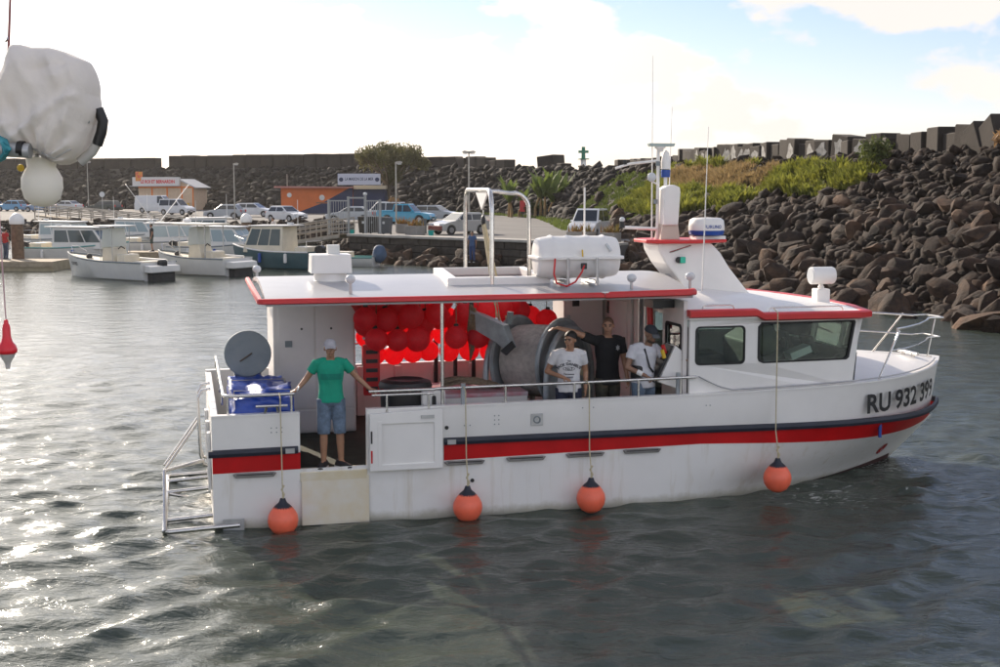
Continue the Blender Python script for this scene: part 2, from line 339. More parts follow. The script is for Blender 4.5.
# breakwater slope
BASE = [(24,15),(19.5,32),(16,43),(11.7,60),(8.6,69.8),(8.3,80),(7.6,95),(7,115),(5,135),(0,150),(-8,163),(-30,180),(-60,192),(-150,218)]
CREST = [(34,18),(28.5,36),(24.3,50),(21.2,64),(18.7,76),(16.8,85.5),(14.4,97),(12,118),(8.5,142),(1.5,159),(-7,173),(-29,191),(-58,203),(-147,230)]
BZ = [-.8,-.8,-.8,-.8,-.3,1.4,1.45,1.45,1.45,1.45,1.45,1.45,1.45,1.45]
CZ = [6.1,6.1,6.1,6.1,6.1,6.15,6.2,6.3,6.5,6.9,7.3,7.5,7.5,7.5]
cum = [0]
for i in range(1, len(BASE)): cum.append(cum[-1]+.5*(math.dist(BASE[i], BASE[i-1])+math.dist(CREST[i], CREST[i-1])))
def slope_pt(s, t):
    """s metres along the breakwater, t 0 at the foot to 1 at the crest"""
    f = lambda L, k: float(np.interp(s, cum, [p[k] for p in L]))
    b = Vector((f(BASE,0), f(BASE,1), float(np.interp(s, cum, BZ)))); c = Vector((f(CREST,0), f(CREST,1), float(np.interp(s, cum, CZ))))
    p = b.lerp(c, t); p.z += .5*math.sin(math.pi*min(max(t,0),1))*0.6*(mnoise.noise(Vector((s*.12, t*3, 5.)))); return p
SL = cum[-1]
mb = MB(); ns = 150; tt = [-.12, 0, .12, .25, .4, .55, .7, .85, 1.0]
rings = []
for i in range(ns+1):
    s = SL*i/ns; r = [slope_pt(s, t) for t in tt]; c = r[-1]; d = (slope_pt(s, 1)-slope_pt(s, 0)); d.z = 0; d.normalize()
    r += [c+d*5+Vector((0,0,.05)), c+d*14-Vector((0,0,9))]; rings.append(r)
mb.loft(rings, close=False, cap0=False, cap1=False)
bw = mb.build('breakwater_slope', earth, smooth=60, fix=False); tag(bw, kind='structure')
# make normals face up
bm = bmesh.new(); bm.from_mesh(bw.data); bm.faces.ensure_lookup_table()
if sum(f.normal.z for f in bm.faces) < 0: bmesh.ops.reverse_faces(bm, faces=bm.faces)
bm.to_mesh(bw.data); bm.free()
# boulders
def rock_mesh(seed, sub):
    r = random.Random(seed); bm = bmesh.new(); bmesh.ops.create_icosphere(bm, subdivisions=sub, radius=1.0)
    planes = [(Vector((r.gauss(0,1), r.gauss(0,1), r.gauss(0,1))).normalized(), .58+.28*r.random()) for _ in range(11)]
    off = Vector((seed*3.1, seed*1.7, seed*.3)); sc = Vector((1.15+.45*r.random(), .72+.25*r.random(), .62+.25*r.random()))
    for v in bm.verts:
        p = v.co.copy()
        for n_, d_ in planes:
            q = p.dot(n_)
            if q > d_: p -= n_*(q-d_)*1.0
        p *= 1+.12*mnoise.noise(p*1.3+off)+.07*mnoise.noise(p*4+off)
        v.co = Vector((p.x*sc.x, p.y*sc.y, p.z*sc.z))
    me = bpy.data.meshes.new('rock'); bm.to_mesh(me); bm.free(); me.polygons.foreach_set('use_smooth', [True]*len(me.polygons)); me.set_sharp_from_angle(angle=R_(32)); return me
def rock_mat(k_dark=1.0, flat=False):
    m = bpy.data.materials.new('basalt'); m.use_nodes = True; t = m.node_tree; b = t.nodes['Principled BSDF']; b.inputs['Roughness'].default_value = .88; b.inputs['Specular IOR Level'].default_value = .35
    g = N(t, 'ShaderNodeNewGeometry'); oi = N(t, 'ShaderNodeObjectInfo')
    n = N(t, 'ShaderNodeTexNoise', i_Scale=1.1, i_Detail=7.0, i_Roughness=.65); t.links.new(g.outputs['Position'], n.inputs['Vector'])
    k = math_n(t, 'ADD', math_n(t, 'MULTIPLY', n.outputs[0], .8), math_n(t, 'MULTIPLY', oi.outputs['Random'], .22))
    rp = N(t, 'ShaderNodeValToRGB'); t.links.new(k, rp.inputs[0]); e = rp.color_ramp.elements
    e[0].position = .30; e[0].color = (.010,.008,.0065,1); e[1].position = .72; e[1].color = (.128,.074,.044,1)
    e2 = rp.color_ramp.elements.new(.5); e2.color = (.038,.0245,.017,1)
    if flat:  # far copy: same basalt, its shade and hazy low contrast put into the colour
        for q_, c_ in zip(e, ((.014,.012,.010,1),(.020,.016,.014,1),(.028,.022,.018,1))): q_.color = c_
    t.links.new(rp.outputs[0], b.inputs['Base Color'])
    n3 = N(t, 'ShaderNodeTexNoise', i_Scale=5.0, i_Detail=7.0, i_Roughness=.7); t.links.new(g.outputs['Position'], n3.inputs['Vector'])
    bp_ = N(t, 'ShaderNodeBump'); bp_.inputs['Strength'].default_value = .8; bp_.inputs['Distance'].default_value = .12
    t.links.new(n3.outputs[0], bp_.inputs['Height']); t.links.new(bp_.outputs[0], b.inputs['Normal']); return m
ROCKM = rock_mat(); ROCKF = rock_mat(flat=True)
RM = [rock_mesh(k+1, 2) for k in range(9)]; RMS = [rock_mesh(k+40, 1) for k in range(6)]
for me in RM+RMS: me.materials.append(ROCKM)
S72 = cum[4]
def grassy(s, t):
    """where plants cover the boulders, 0 to 1"""
    w = mnoise.noise(Vector((s*.16, t*3.0, 1.7)))*.22+mnoise.noise(Vector((s*.5, t*8.0, 9.7)))*.12
    y = slope_pt(s, t).y
    lo = interp([62,66,70,76,84,93,102,118,130], [1.3,.84,.64,.46,.28,.10,-.1,-.1,.9], y)
    return (1.0 if (t > lo+w and y < 122 and t < .90+.3*w) else 0.0)
def vis(p):
    q = p-cam.location; return abs(q.x/q.y) < .42 and q.y > 5
cand = []; r2 = random.Random(11); s = 0.0
def add_rocks(s0, s1, size, jit, t1=1.03, t0=-.10):
    s = s0
    while s < s1:
        p0, p1 = slope_pt(s, 0), slope_pt(s, 1); L = (p1-p0).length; n = max(2, int((t1-t0)*L/(size*1.05)))
        for k in range(n):
            t = t0+(t1-t0)*(k+r2.random())/n; ss = s+r2.uniform(-.6, .6)*size
            if grassy(ss, t) and r2.random() < .93: continue
            p = slope_pt(ss, t); 
            if not vis(p): continue
            sz = size*.66*math.exp(r2.gauss(0, jit)); sz = min(sz, size*1.05); sz *= 1.25-.45*max(0, min(1, t))
            cand.append((p+Vector((r2.uniform(-.2,.2), r2.uniform(-.2,.2), sz*.12)), sz))
        s += size*.95
add_rocks(cum[1]-4, cum[4], .66, .36)
add_rocks(cum[1]-4, cum[4]+3, .42, .22)
add_rocks(cum[4], cum[6], .80, .30)
add_rocks(cum[6], cum[9], 1.0, .25)
add_rocks(cum[9], cum[13]-20, .85, .25, 1.0, .0)
def depth(p): return (p-cam.location).length
# some of the boulders near the water lie in front of the foot
for k in range(46):
    s_ = r2.uniform(cum[1]+2, cum[4]); p = slope_pt(s_, -.07*r2.random()-.02); cand.append((Vector((p.x, p.y, r2.uniform(-.15,.25))), r2.uniform(.5,.95)))
cand.sort(key=lambda c: -c[1]/depth(c[0]))
big = cand[:300]; rest = cand[300:]
def rot_r(): return Matrix.Rotation(r2.gauss(.25,.7),3,'Z') @ Matrix.Rotation(r2.gauss(0,.5),3,'X') @ Matrix.Rotation(r2.gauss(0,.5),3,'Y')
for p, sz in big:
    o = bpy.data.objects.new('rock', RM[r2.randrange(9)]); COL.objects.link(o); o.parent = bw; o.location = p; o.scale = (sz,)*3; o.rotation_euler = rot_r().to_euler()
def merge_inst(name, items, meshes, parent, material):
    """items (matrix3, location, mesh index) joined into one mesh"""
    data = []
    for me in meshes:
        v = np.zeros(len(me.vertices)*3); me.vertices.foreach_get('co', v); f = np.array([list(p.vertices) for p in me.polygons]); data.append((v.reshape(-1,3), f))
    vs, fs, o = [], [], 0
    for R3, loc, k in items:
        v, f = data[k]; vs.append(v @ np.array(R3).T+np.array(loc)); fs.append(f+o); o += len(v)
    V_ = np.concatenate(vs); F_ = np.concatenate(fs); me = bpy.data.meshes.new(name); n = F_.shape[1]
    me.vertices.add(len(V_)); me.vertices.foreach_set('co', V_.ravel()); me.loops.add(F_.size); me.loops.foreach_set('vertex_index', F_.ravel())
    me.polygons.add(len(F_)); me.polygons.foreach_set('loop_start', np.arange(0, F_.size, n)); me.polygons.foreach_set('use_smooth', np.ones(len(F_), bool)); me.update(); me.validate()
    me.materials.append(material); ob = bpy.data.objects.new(name, me); COL.objects.link(ob); ob.parent = parent; return ob
for nm_, sel, mt_ in (('boulder_field', lambda p: depth(p) < 118, ROCKM), ('far_boulder_field', lambda p: depth(p) >= 118, ROCKF)):
    rs = merge_inst(nm_, [(rot_r() @ Matrix.Scale(sz, 3), p, r2.randrange(6)) for p, sz in rest if sel(p)], RMS, bw, mt_); rs['kind'] = 'stuff'
# boulders at the foot of the quay and along the shore to the left
wq = quay.matrix_basis
for k in range(120):
    a = r2.uniform(-1, QL+3.5); dd = r2.uniform(.5, 3.0); sz = r2.uniform(.28, .55)
    p = QA+qd*a+qn*dd; o = bpy.data.objects.new('rock', RM[r2.randrange(9)]); COL.objects.link(o); o.parent = quay
    o.location = (a, -dd, .75-.30*dd+r2.uniform(-.1,.1)); o.scale = (sz,)*3; o.rotation_euler = rot_r().to_euler()
qy = Vector((-qd.y, qd.x, 0))
for k in range(60):
    t = r2.random(); base_ = Vector((6.4,69.9,0)).lerp(Vector((11.0,77.5,0)), t); off_ = r2.uniform(-.1,2.2); p = base_+Vector((.86,-.5,0))*off_; sz = r2.uniform(.35,.75); rel = p-QA
    o = bpy.data.objects.new('rock', RM[r2.randrange(9)]); COL.objects.link(o); o.parent = quay; o.location = (rel.dot(qd), rel.dot(qy), 1.25-.42*off_+r2.uniform(-.25,.1)); o.scale = (sz,)*3; o.rotation_euler = rot_r().to_euler()
SHORE = [(-9.4,84.0),(-12,108),(-40,118),(-95,128)]
items = []
for i in range(3):
    a, b = SHORE[i], SHORE[i+1]; L = math.dist(a, b); nrm = Vector((b[1]-a[1], -(b[0]-a[0]), 0)).normalized(); 
    if nrm.y > 0 and i > 0: nrm = -nrm
    if i == 0: nrm = Vector((-1,0,0))
    for k in range(int(L*(7 if i else 2.5))):
        q = along(a, b, r2.random()); d = r2.uniform(-.6, 4.5); sz = r2.uniform(.35,.8)
        items.append((rot_r() @ Matrix.Scale(sz, 3), Vector((q[0], q[1], (1.45 if i else .7)-.36*max(d,0)+r2.uniform(-.1,.15)))+nrm*d, r2.randrange(6)))
sb = merge_inst('shore_boulders', items, RMS, None, ROCKM); tag(sb, 'dark boulders banked along the shore below the parked cars', 'boulders', kind='stuff')
# crest wall of concrete blocks
crest = thing('breakwater_wall', 'row of big weathered concrete blocks along the breakwater crest', 'breakwater wall', (0,0,0))
blk_m = mat('block_concrete', (.038,.030,.024), .93, var=.35, vscale=.7, dirt=.4, dcol=(.035,.03,.027), dscale=.5, bump=.6, bscale=5)
paint_m = mat('white_graffiti', (.33,.32,.30), .85, var=.6, vscale=2.2)
r3 = random.Random(21)
def crest_frame(s, back):
    p = slope_pt(s, 1); q = slope_pt(s+.5, 1); d = (q-p); d.z = 0; d.normalize(); n = Vector((d.y, -d.x, 0))
    b0 = slope_pt(s, 0); out_ = (p-b0); out_.z = 0; out_.normalize()
    if n.dot(out_) < 0: n = -n
    return p+n*back, d, n
def block(s, w, h, back, tilt=0.0, yaw=0.0, z0=-.35, dep=1.3, lab=None, roll=0.0):
    p, d, n = crest_frame(s, back); ob = MB().box(-w/2, w/2, -dep/2, dep/2, 0, h).build('concrete_block', blk_m, crest, bevel=.05, seg=1)
    ob.location = p+Vector((0,0,z0)); ob.rotation_euler = (roll, tilt, math.atan2(d.y, d.x)+yaw)
    if lab: ob['label'] = lab
    return ob
def paint_patch(ob, w, h, dep, shape):
    mb = MB(); mb.prism(shape, lambda a, b, c: (a*w*.5, dep/2+c, h*.5+b*h*.5), .004, .012); o = mb.build('white_paint', paint_m, ob); return o
s = cum[3]-9.0; i = 0
sides = {}
while s < cum[9]-8:
    y = slope_pt(s, 1).y; w = 1.25+.35*r3.random(); h = 1.45+.4*r3.random()
    if y > 122 and r3.random() < .9 : s += w*1.4; continue
    if y > 105: h *= .7
    ti = r3.gauss(0, .05); yw = r3.gauss(0, .10)
    if y < 62: ti += .45; h += .35
    ob = block(s, w, h, 1.1+.3*r3.random(), ti, yw)
    if 72 < y < 100 and r3.random() < .65:
        pr = random.Random(i); sh = [(math.cos(a)*(.35+.6*pr.random()), .12+math.sin(a)*(.35+.5*pr.random())) for a in [k*math.pi/6 for k in range(12)]]
        ob['label'] = 'concrete block with smeared white paint on its face'
        # the painted face is the one turned to the harbour
        nrm = ob.rotation_euler.to_matrix() @ Vector((0,1,0)); po = paint_patch(ob, w, h, 1.3, sh)
        if nrm.dot(slope_pt(s,0)-slope_pt(s,1)) < 0: po.rotation_euler.z = math.pi
    s += w*(1.0+.06*r3.random()); i += 1
block(cum[8]+9.5, 2.4, 1.9, 1.5, .10, .5, dep=2.2)
s = cum[9]+4
GAP0 = None
while s < SL-30:
    p = slope_pt(s, 1); w = 2.1+.5*r3.random(); ax = 500+1300*p.x/p.y
    if 152 < ax < 170: s += w; continue
    h = (2.0 if ax < 152 else 2.25)+.12*r3.random()
    if ax > 415: h = 1.2+.6*r3.random()
    block(s, w, h, 1.4+.25*r3.random(), r3.gauss(0,.01), r3.gauss(0,.03), dep=1.6); s += w*1.02
# ================================================================ THE FISHING BOAT (u along, v across, z up from the waterline)
boat = thing('fishing_boat', 'white fishing boat with red stripe, long flat canopy and wheelhouse', 'boat', BP0, BTH)
def BW(u, v, z): return BP0+BU*u+BV*v+Vector((0,0,z))
BEAM = 4.6; HB = 2.3
ztop = lambda u: interp([0,7,12.2], [1.53,1.57,1.68], u)
rubt = lambda u: interp([0,3,7,9.9,11,12.2], [1.09,1.12,1.12,1.09,1.05,1.00], u)
redb = lambda u: interp([0,3,7,9.9,11,12.2], [.77,.80,.86,.74,.70,.68], u)
def stem_u(z): return interp([-.7,0,.3,.6,.8,.95,1.7], [11.0,11.33,11.68,12.0,12.12,12.17,12.2], z)
def half(u, z):
    """half beam of the hull at station u and height z; every level closes at its own stem"""
    k = min(max(z/.95, 0), 1)**1.4; u0 = 5.6+1.7*k; p = 2.1+1.4*k; B = 2.26+.04*k; su = stem_u(z); t = max(0, (u-u0)/(su-u0))
    b = B*(1-t**p) if t < 1 else 0.0
    if z < 0: b *= 1-(min(-z,.7)/.75)**2
    return b
def near(u, z, off=0.0):
    b = half(u, z); db = (half(u+.02, z)-half(u-.02, z))/.04; n = Vector((-db, -1, 0)).normalized(); return Vector((u, HB-b, z))+n*off
us = list(np.linspace(0, 7, 22))+list(np.linspace(7.2, 11.0, 26))+list(np.linspace(11.08, 12.19, 26))
# lower hull up to the lower edge of the red stripe, both sides meeting at the stem
def stations(z): 
    su = stem_u(z); return [u*su/12.2 for u in us]+[su]
lv = [-.7,-.45,-.2,0,.12,.25,.4,.55,1.0]
def hpoint(k, fr, side):
    """fr index along the station list; level k; the last level follows the red edge"""
    z = lv[k]
    u = stations(z if z < 1 else .8)[fr]
    if z >= 1.0: z = redb(u)
    b = half(u, z) if fr < len(us) else 0
    return Vector((u, HB-b if side == 0 else HB+b, z))
nf = len(us)+1
mb = MB(); rings = []
for k in range(len(lv)): rings.append([hpoint(k, i, 0) for i in range(nf)]+[hpoint(k, i, 1) for i in range(nf-2, -1, -1)])
mb.loft(rings, close=True, cap0=True, cap1=False)
hull = mb.build('hull', 'hull', boat, smooth=40)
side_u = half
def sp(u, z, off, side=0):
    su = stem_u(z); u = min(u, su); e = .012; b = side_u(u, z); u1, u2 = min(u+e, su), u-e
    db = (side_u(u1, z)-side_u(u2, z))/(u1-u2); n = Vector((-db, -1)).normalized() if abs(db) < 50 else Vector((1,0))
    v = HB-b+n.y*off
    if v > HB: v = HB
    p = Vector((u+n.x*off, v, z))
    if side: p.y = BEAM-p.y
    return p
def wrap(u0, u1):
    """(u, side) along the near side from u0 to the stem and back along the far side to u1"""
    a = [u for u in np.linspace(u0, 7.4, max(2, int((7.4-u0)/.4)))]+list(np.linspace(7.7, 11.4, 22))+list(np.linspace(11.5, 12.1, 14))+[12.16,12.19,12.2]
    b = [u for u in a[::-1] if u >= u1]+([u1] if u1 < u0 else [])
    return [(u, 0) for u in a]+[(u, 1) for u in b[1:]]
def strip(path, prof):
    """closed profile [(offset, z function)] swept along the hull side"""
    rings = []
    for u, sd_ in path: rings.append([sp(u*stem_u(1.1)/12.2 if u > 12.0 else u, zf(u), of, sd_) for of, zf in prof])
    return MB().loft(rings)
bw_prof = [(0.0, redb), (0.0, ztop), (-.09, ztop), (-.09, lambda u: .66)]
rest_path = wrap(2.06, 0.0)
aft_path = [(u, 0) for u in (0.0, .3, .6, .9, 1.16)]
bul = strip(rest_path, bw_prof).build('bulwark', 'white', boat, smooth=35)
strip(aft_path, bw_prof).build('bulwark', 'white', boat, smooth=35)
MB().box(0.0, .09, .092, BEAM-.092, .2, 1.525).build('transom', 'white', boat, bevel=.01)
cap_prof = [(.012, ztop), (.012, lambda u: ztop(u)+.022), (-.11, lambda u: ztop(u)+.022), (-.11, ztop)]
strip(rest_path, cap_prof).build('gunwale_cap', 'white', boat, smooth=35); strip(aft_path, cap_prof).build('gunwale_cap', 'white', boat, smooth=35)
red_prof = [(.006, redb), (.006, lambda u: rubt(u)-.09), (-.004, lambda u: rubt(u)-.09), (-.004, redb)]
rub_prof = [(0.0, lambda u: rubt(u)-.105), (.045, lambda u: rubt(u)-.095), (.058, lambda u: rubt(u)-.05), (.04, lambda u: rubt(u)-.008), (0.0, rubt), (-.004, lambda u: rubt(u)-.05)]
p_fwd = wrap(3.13, 0.0)
strip(p_fwd, red_prof).build('red_stripe', 'red', boat, smooth=35); strip(aft_path, red_prof).build('red_stripe', 'red', boat, smooth=35)
strip(p_fwd, rub_prof).build('rubbing_strake', 'navy', boat, smooth=35); strip([(-.05,0)]+aft_path[:-1]+[(1.13,0)], rub_prof).build('rubbing_strake', 'navy', boat, smooth=35)
for u in (1.03, 3.24): MB().box(u-.07, u+.05, -.063, -.03, rubt(u)-.085, rubt(u)-.02).build('strake_end_plate', 'alu', boat)
MB().box(9.98, 10.02, sp(10,.9,.012).y-.004, sp(10,.9,0).y+.02, .75, 1.0).build('blue_mark', 'bluepaint', boat)
# opening in the side: sill, threshold, gate panel slid along the outside
MB().box(1.155, 2.065, -.004, .30, .60, .735).build('threshold', 'sill', boat, bevel=.012)
MB().box(1.17, 2.085, -.0035, .001, .0, .655).build('stained_panel', mat('stained_hull', (.70,.67,.60), .4, col2=(.66,.57,.40), vscale=2.6), boat)
gate = MB(); gate.prism([[(2.09,.715),(3.10,.715),(3.10,1.545),(2.09,1.50)], rrect(2.25,2.98,.80,1.36,.02)], lambda a,b,h: (a, h, b), -.085, -.02)
g = gate.build('gate', 'white', boat, bevel=.008)
MB().box(2.25,2.98,-.06,-.022,.80,1.36).build('panel', 'white', g)
MB().box(2.80,2.98,-.10,-.084,1.42,1.465).build('latch', 'alu', g)
MB().box(2.20,2.26,-.09,-.084,.76,1.40).build('batten', 'white', g)
for k, z in enumerate((.83,1.10)): MB().box(2.105,2.125,-.0955,-.084,z,z+.17).build('slot', ('red','black')[k] if k == 0 else 'black', g)
# small fittings on the topsides
def plate_u(u, z, w, h, m, name, t=.012, parent=None):
    p = sp(u, z, t); return MB().box(u-w/2, u+w/2, p.y, p.y+t+.01, z-h/2, z+h/2).build(name, m, parent or boat, bevel=.004)
pl = plate_u(4.46, 1.32, .17, .17, 'alu', 'exhaust_plate'); MB().lathe([(.055,-.01),(.055,.01),(.04,.012),(.035,-.005)], 16, (4.46, -.015, 1.32), (0,-1,0)).build('exhaust_ring', 'drumlid', pl)
for u0 in (.55, 3.42, 4.30, 5.17, 6.02): 
    w = .29
    z = redb(u0)-.045 if u0 > 1 else .735
    m_ = MB().prism([(-w,.02),(-w+.05,.032),(w-.05,.032),(w,.02),(w-.04,-.03),(-w+.04,-.03)], lambda a,b,h: (u0+a, h, z+b), -.035, .002).build('exhaust_slot', mat('slot_steel', (.24,.23,.22), .4, metal=.6, var=.3), boat, bevel=.008); MB().box(u0-w+.05,u0+w-.05,-.038,-.034,z+.004,z+.018).build('slit', 'black', m_)
for (u, z) in [(.78+.07*i, 1.36-.06*j) for i in range(3) for j in range(2)]+[(3.85+.06*i, 1.40-.06*j) for i in range(2) for j in range(3)]+[(3.42,1.28),(3.50,1.28),(5.13,1.46),(5.29,1.46),(7.0,1.42),(7.06,1.42)]:
    MB().lathe([(.009,0),(.009,.006)], 8, (u, -.0005, z), (0,-1,0)).build('bolt_head', 'drumlid', boat)
for (u, z) in ((3.53, .50), (3.17, 1.26)): MB().lathe([(.028,0),(.028,.006)], 12, (u, 0, z), (0,-1,0)).build('drain', 'black', boat)
# registration number on the bow
def on_side(vs, fs, u0, z0, slope, off, name, m, parent, shear=0.0):
    """flat lettering laid on the curved topside: x runs along the skin"""
    U_ = np.linspace(u0, 12.1, 500); pts = [sp(u, z0, 0) for u in U_]; L = [0]
    for a, b in zip(pts, pts[1:]): L.append(L[-1]+(b-a).length)
    mb = MB(); out_ = []
    for x, y, z in vs:
        u = float(np.interp(x, L, U_)); zz = z0+y+slope*x; out_.append(sp(u, zz, off))
    mb.add(out_, fs); return mb.build(name, m, parent, fix=False)
for word, u0, z0, w_ in (('RU', 9.66, 1.165, .54), ('932', 10.27, 1.178, .68), ('399', 10.95, 1.195, .72)):
    vs, fs = text_geo(word, .40, .011); wtxt = max(v[0] for v in vs); vs = [(v[0]*w_/wtxt, v[1], 0) for v in vs]
    on_side(vs, fs, u0, z0, .018, .008, 'registration_number', mat('letter_black', (.012,.012,.014), .5), boat)
ring = [(math.cos(k*math.pi/10), math.sin(k*math.pi/10)) for k in range(20)]
em = MB(); em.prism([[(a*.10, b*.11) for a, b in ring], [(a*.075, b*.085) for a, b in ring]], lambda a,b,h: (a, b, 0), 0, 0); em.box(-.07,.07,-.012,.012,0,0); em.box(-.014,.014,-.08,.08,0,0); em.box(-.06,-.01,-.06,-.01,0,0); em.box(.01,.06,.01,.06,0,0)
fv = [near(10.66+a, .33+b, .01) for a, b, c in em.v]; e2 = MB(); e2.add(fv, em.f); e2.build('bow_thruster_mark', 'red', boat, fix=False)
bt = MB(); bt.add([near(u, z, .005) for u in np.linspace(8.3, 11.2, 20) for z in (-.3, interp([8.3,11.2],[-.02,.10], u))], [(2*i,2*i+2,2*i+3,2*i+1) for i in range(19)]); bt.build('antifouling', mat('antifouling', (.05,.02,.018), .7), boat, fix=False)
# decks
deck_out = [(.1,.1),(6.9,.1),(6.9,4.5),(.1,4.5)]
MB().box(.09,6.8,.0915,4.508,.60,.70).build('deck', 'deck', boat)
fd = MB(); rings = []
for u in np.linspace(9.1, 12.05, 18):
    b = side_u(u, 1.5)-.04; z = ztop(u)
    rings.append([Vector((u, HB+b*x, z-.02+.17*(1-x*x)*min(1, (12.3-u)/1.6))) for x in np.linspace(-1, 1, 13)])
fd.loft(rings, close=False, cap0=False, cap1=False); fdo = fd.build('foredeck', 'white', boat, smooth=40)
# ---- canopy roof
RZ = 3.05
roof_out = [(.74,.03),(5.46,.03),(5.52,-.03),(6.78,-.02),(7.16,2.6),(7.2,4.56),(.80,4.56)]
hatch = [(3.55,1.15),(4.82,1.15),(4.98,3.0),(3.72,3.0)]
def crown(v): return .15*(1-((v-HB)/2.3)**2)
def roof_fn(a, b, h): return (a, b, RZ+h)
# surface strips across v so that the camber shows
def poly_clip_strips(): pass
mb = MB(); nv = 14
def edge_u(v):
    uL = interp([.03,4.56],[.74,.80], v); uR = interp([-.03,.03,2.6,4.56],[6.75,6.78,7.16,7.2], v); return uL, uR
vsn = sorted(set([.03,1.15,3.0,4.56]+list(np.linspace(.03,4.56,12))))
for a, b in zip(vsn, vsn[1:]):
    mid = .5*(a+b); segs = [(0,1)]
    for side_ in ((0,1),):
        pass
    def q(u0a,u1a,u0b,u1b):
        o = len(mb.v); za, zb = RZ+crown(a), RZ+crown(b)
        mb.v += [(u0a,a,za),(u1a,a,za),(u1b,b,zb),(u0b,b,zb),(u0a,a,za-.07),(u1a,a,za-.07),(u1b,b,zb-.07),(u0b,b,zb-.07)]
        mb.f += [(o,o+1,o+2,o+3),(o+7,o+6,o+5,o+4),(o,o+3,o+7,o+4),(o+1,o+5,o+6,o+2)]+([(o,o+4,o+5,o+1)] if a <= .031 or abs(a-3.0)<1e-6 else [])+([(o+3,o+2,o+6,o+7)] if b > 4.55 or abs(b-1.15)<1e-6 else [])
    (la, ra), (lb, rb) = edge_u(a), edge_u(b)
    if 1.15 <= mid <= 3.0:
        h = lambda v: (interp([1.15,3],[3.55,3.72],v), interp([1.15,3],[4.82,4.98],v))
        q(la, h(a)[0], lb, h(b)[0]); q(h(a)[1], ra, h(b)[1], rb)
    else: q(la, ra, lb, rb)
canopy = mb.build('canopy', 'rooftop', boat, smooth=20, fix=False)
# red edging
def rim(pts, r0, zc, name='red_edging', m='redtrim', hh=.05):
    mb = MB(); P = [Vector(p) for p in pts]; rings = []
    for k, p in enumerate(P):
        d = (P[min(k+1,len(P)-1)]-P[max(k-1,0)]).normalized(); n = Vector((d.y,-d.x,0)).normalized()
        rings.append([p+n*a+Vector((0,0,b)) for a, b in ((r0,-hh*.5),(r0,hh*.3),(r0*.4,hh*.75),(-.03,hh*.8),(-.03,-hh*.8),(r0*.4,-hh*.75))])
    return mb.loft(rings).build(name, m, boat, smooth=40)
rim([(.71,4.58,RZ-.01),(.66,.06,RZ),(.70,.02,RZ),(5.44,.0,RZ)], .03, 0)
rim([(5.46,-.012,RZ),(5.52,-.05,RZ+.005),(6.70,-.04,RZ+.02),(6.80,.02,RZ+.02),(6.83,.15,RZ+.02)], .035, 0, hh=.06)
MB().box(5.40,5.62,-.05,.03,RZ+.035,RZ+.05).build('edge_joint', 'white', boat)
hc = MB(); out_h = [(3.40,1.03),(4.94,1.03),(5.10,3.12),(3.58,3.12)]; in_h = [(3.55,1.16),(4.82,1.16),(4.97,2.99),(3.72,2.99)]
hc.prism([out_h, in_h], lambda a,b,h: (a,b,RZ+h+crown(b)), -.03, .10); hc.build('hatch_coaming', 'white', boat, bevel=.015)
# canopy posts, deckhouse
def post(u, v, z0, z1, r, name='post', m='steel', parent=None): return MB().tube([(u,v,z0),(u,v,z1)], r, 10).build(name, m, parent or boat, smooth=40)
post(3.14,.14,1.55,2.98,.024,'canopy_post')
dh = MB().box(1.02,2.30,3.0,4.45,.702,2.95).build('deckhouse', 'pinkwall', boat, bevel=.02)
MB().box(1.10,1.66,2.985,2.998,1.10,2.90).build('locker_door', 'pinkwall', dh, bevel=.006); MB().box(1.69,2.27,2.985,2.998,1.10,2.90).build('locker_door', 'pinkwall', dh, bevel=.006)
MB().box(1.10,2.27,2.988,2.998,.74,1.07).build('plinth_panel', 'pinkwall', dh, bevel=.006)
MB().box(1.20,1.31,2.972,2.984,2.08,2.18).build('latch', 'drumlid', dh)
for u in (1.46, 1.92): MB().lathe([(.018,0),(.018,.008)], 10, (u,2.985,2.36), (0,-1,0)).build('key_hole', 'black', dh)
for u in (1.4, 2.6): MB().lathe([(.001,-.03),(.09,-.025),(.10,0)], 14, (u, 1.0, 2.99)).build('ceiling_lamp', 'clearlens', boat)
# far-side rail inside, pillar boards on the inside of the far bulwark
MB().tube([(2.4,4.46,1.93),(5.6,4.46,1.95)], .018, 8).build('far_rail', 'steel', boat, smooth=40)
for u in (2.6,3.25,3.9,4.5,5.2): post(u,4.46,1.55,1.93,.014,'rail_post')
for u in (2.5,3.15,3.8,4.45,5.1): MB().box(u,u+.12,4.40,4.508,.70,1.54).build('frame_rib', 'pinkwall', boat)
# red hose arm and crate rack beside the deckhouse
MB().tube([(2.20,2.86,2.90),(2.34,2.84,2.66),(2.46,2.83,2.36),(2.47,2.83,2.18)], .075, 12, .06).build('red_chute', 'redtrim', boat, smooth=40)
MB().box(2.40,2.54,2.76,2.90,2.19,2.22).build('chute_clamp', 'white', boat)
rk = MB().box(2.40,2.66,2.80,2.88,1.30,2.10).build('red_ladder_rack', 'redtrim', boat, bevel=.01)
for k in range(5): MB().box(2.44,2.62,2.775,2.799,1.38+k*.145,1.44+k*.145).build('slot', 'dark', rk)
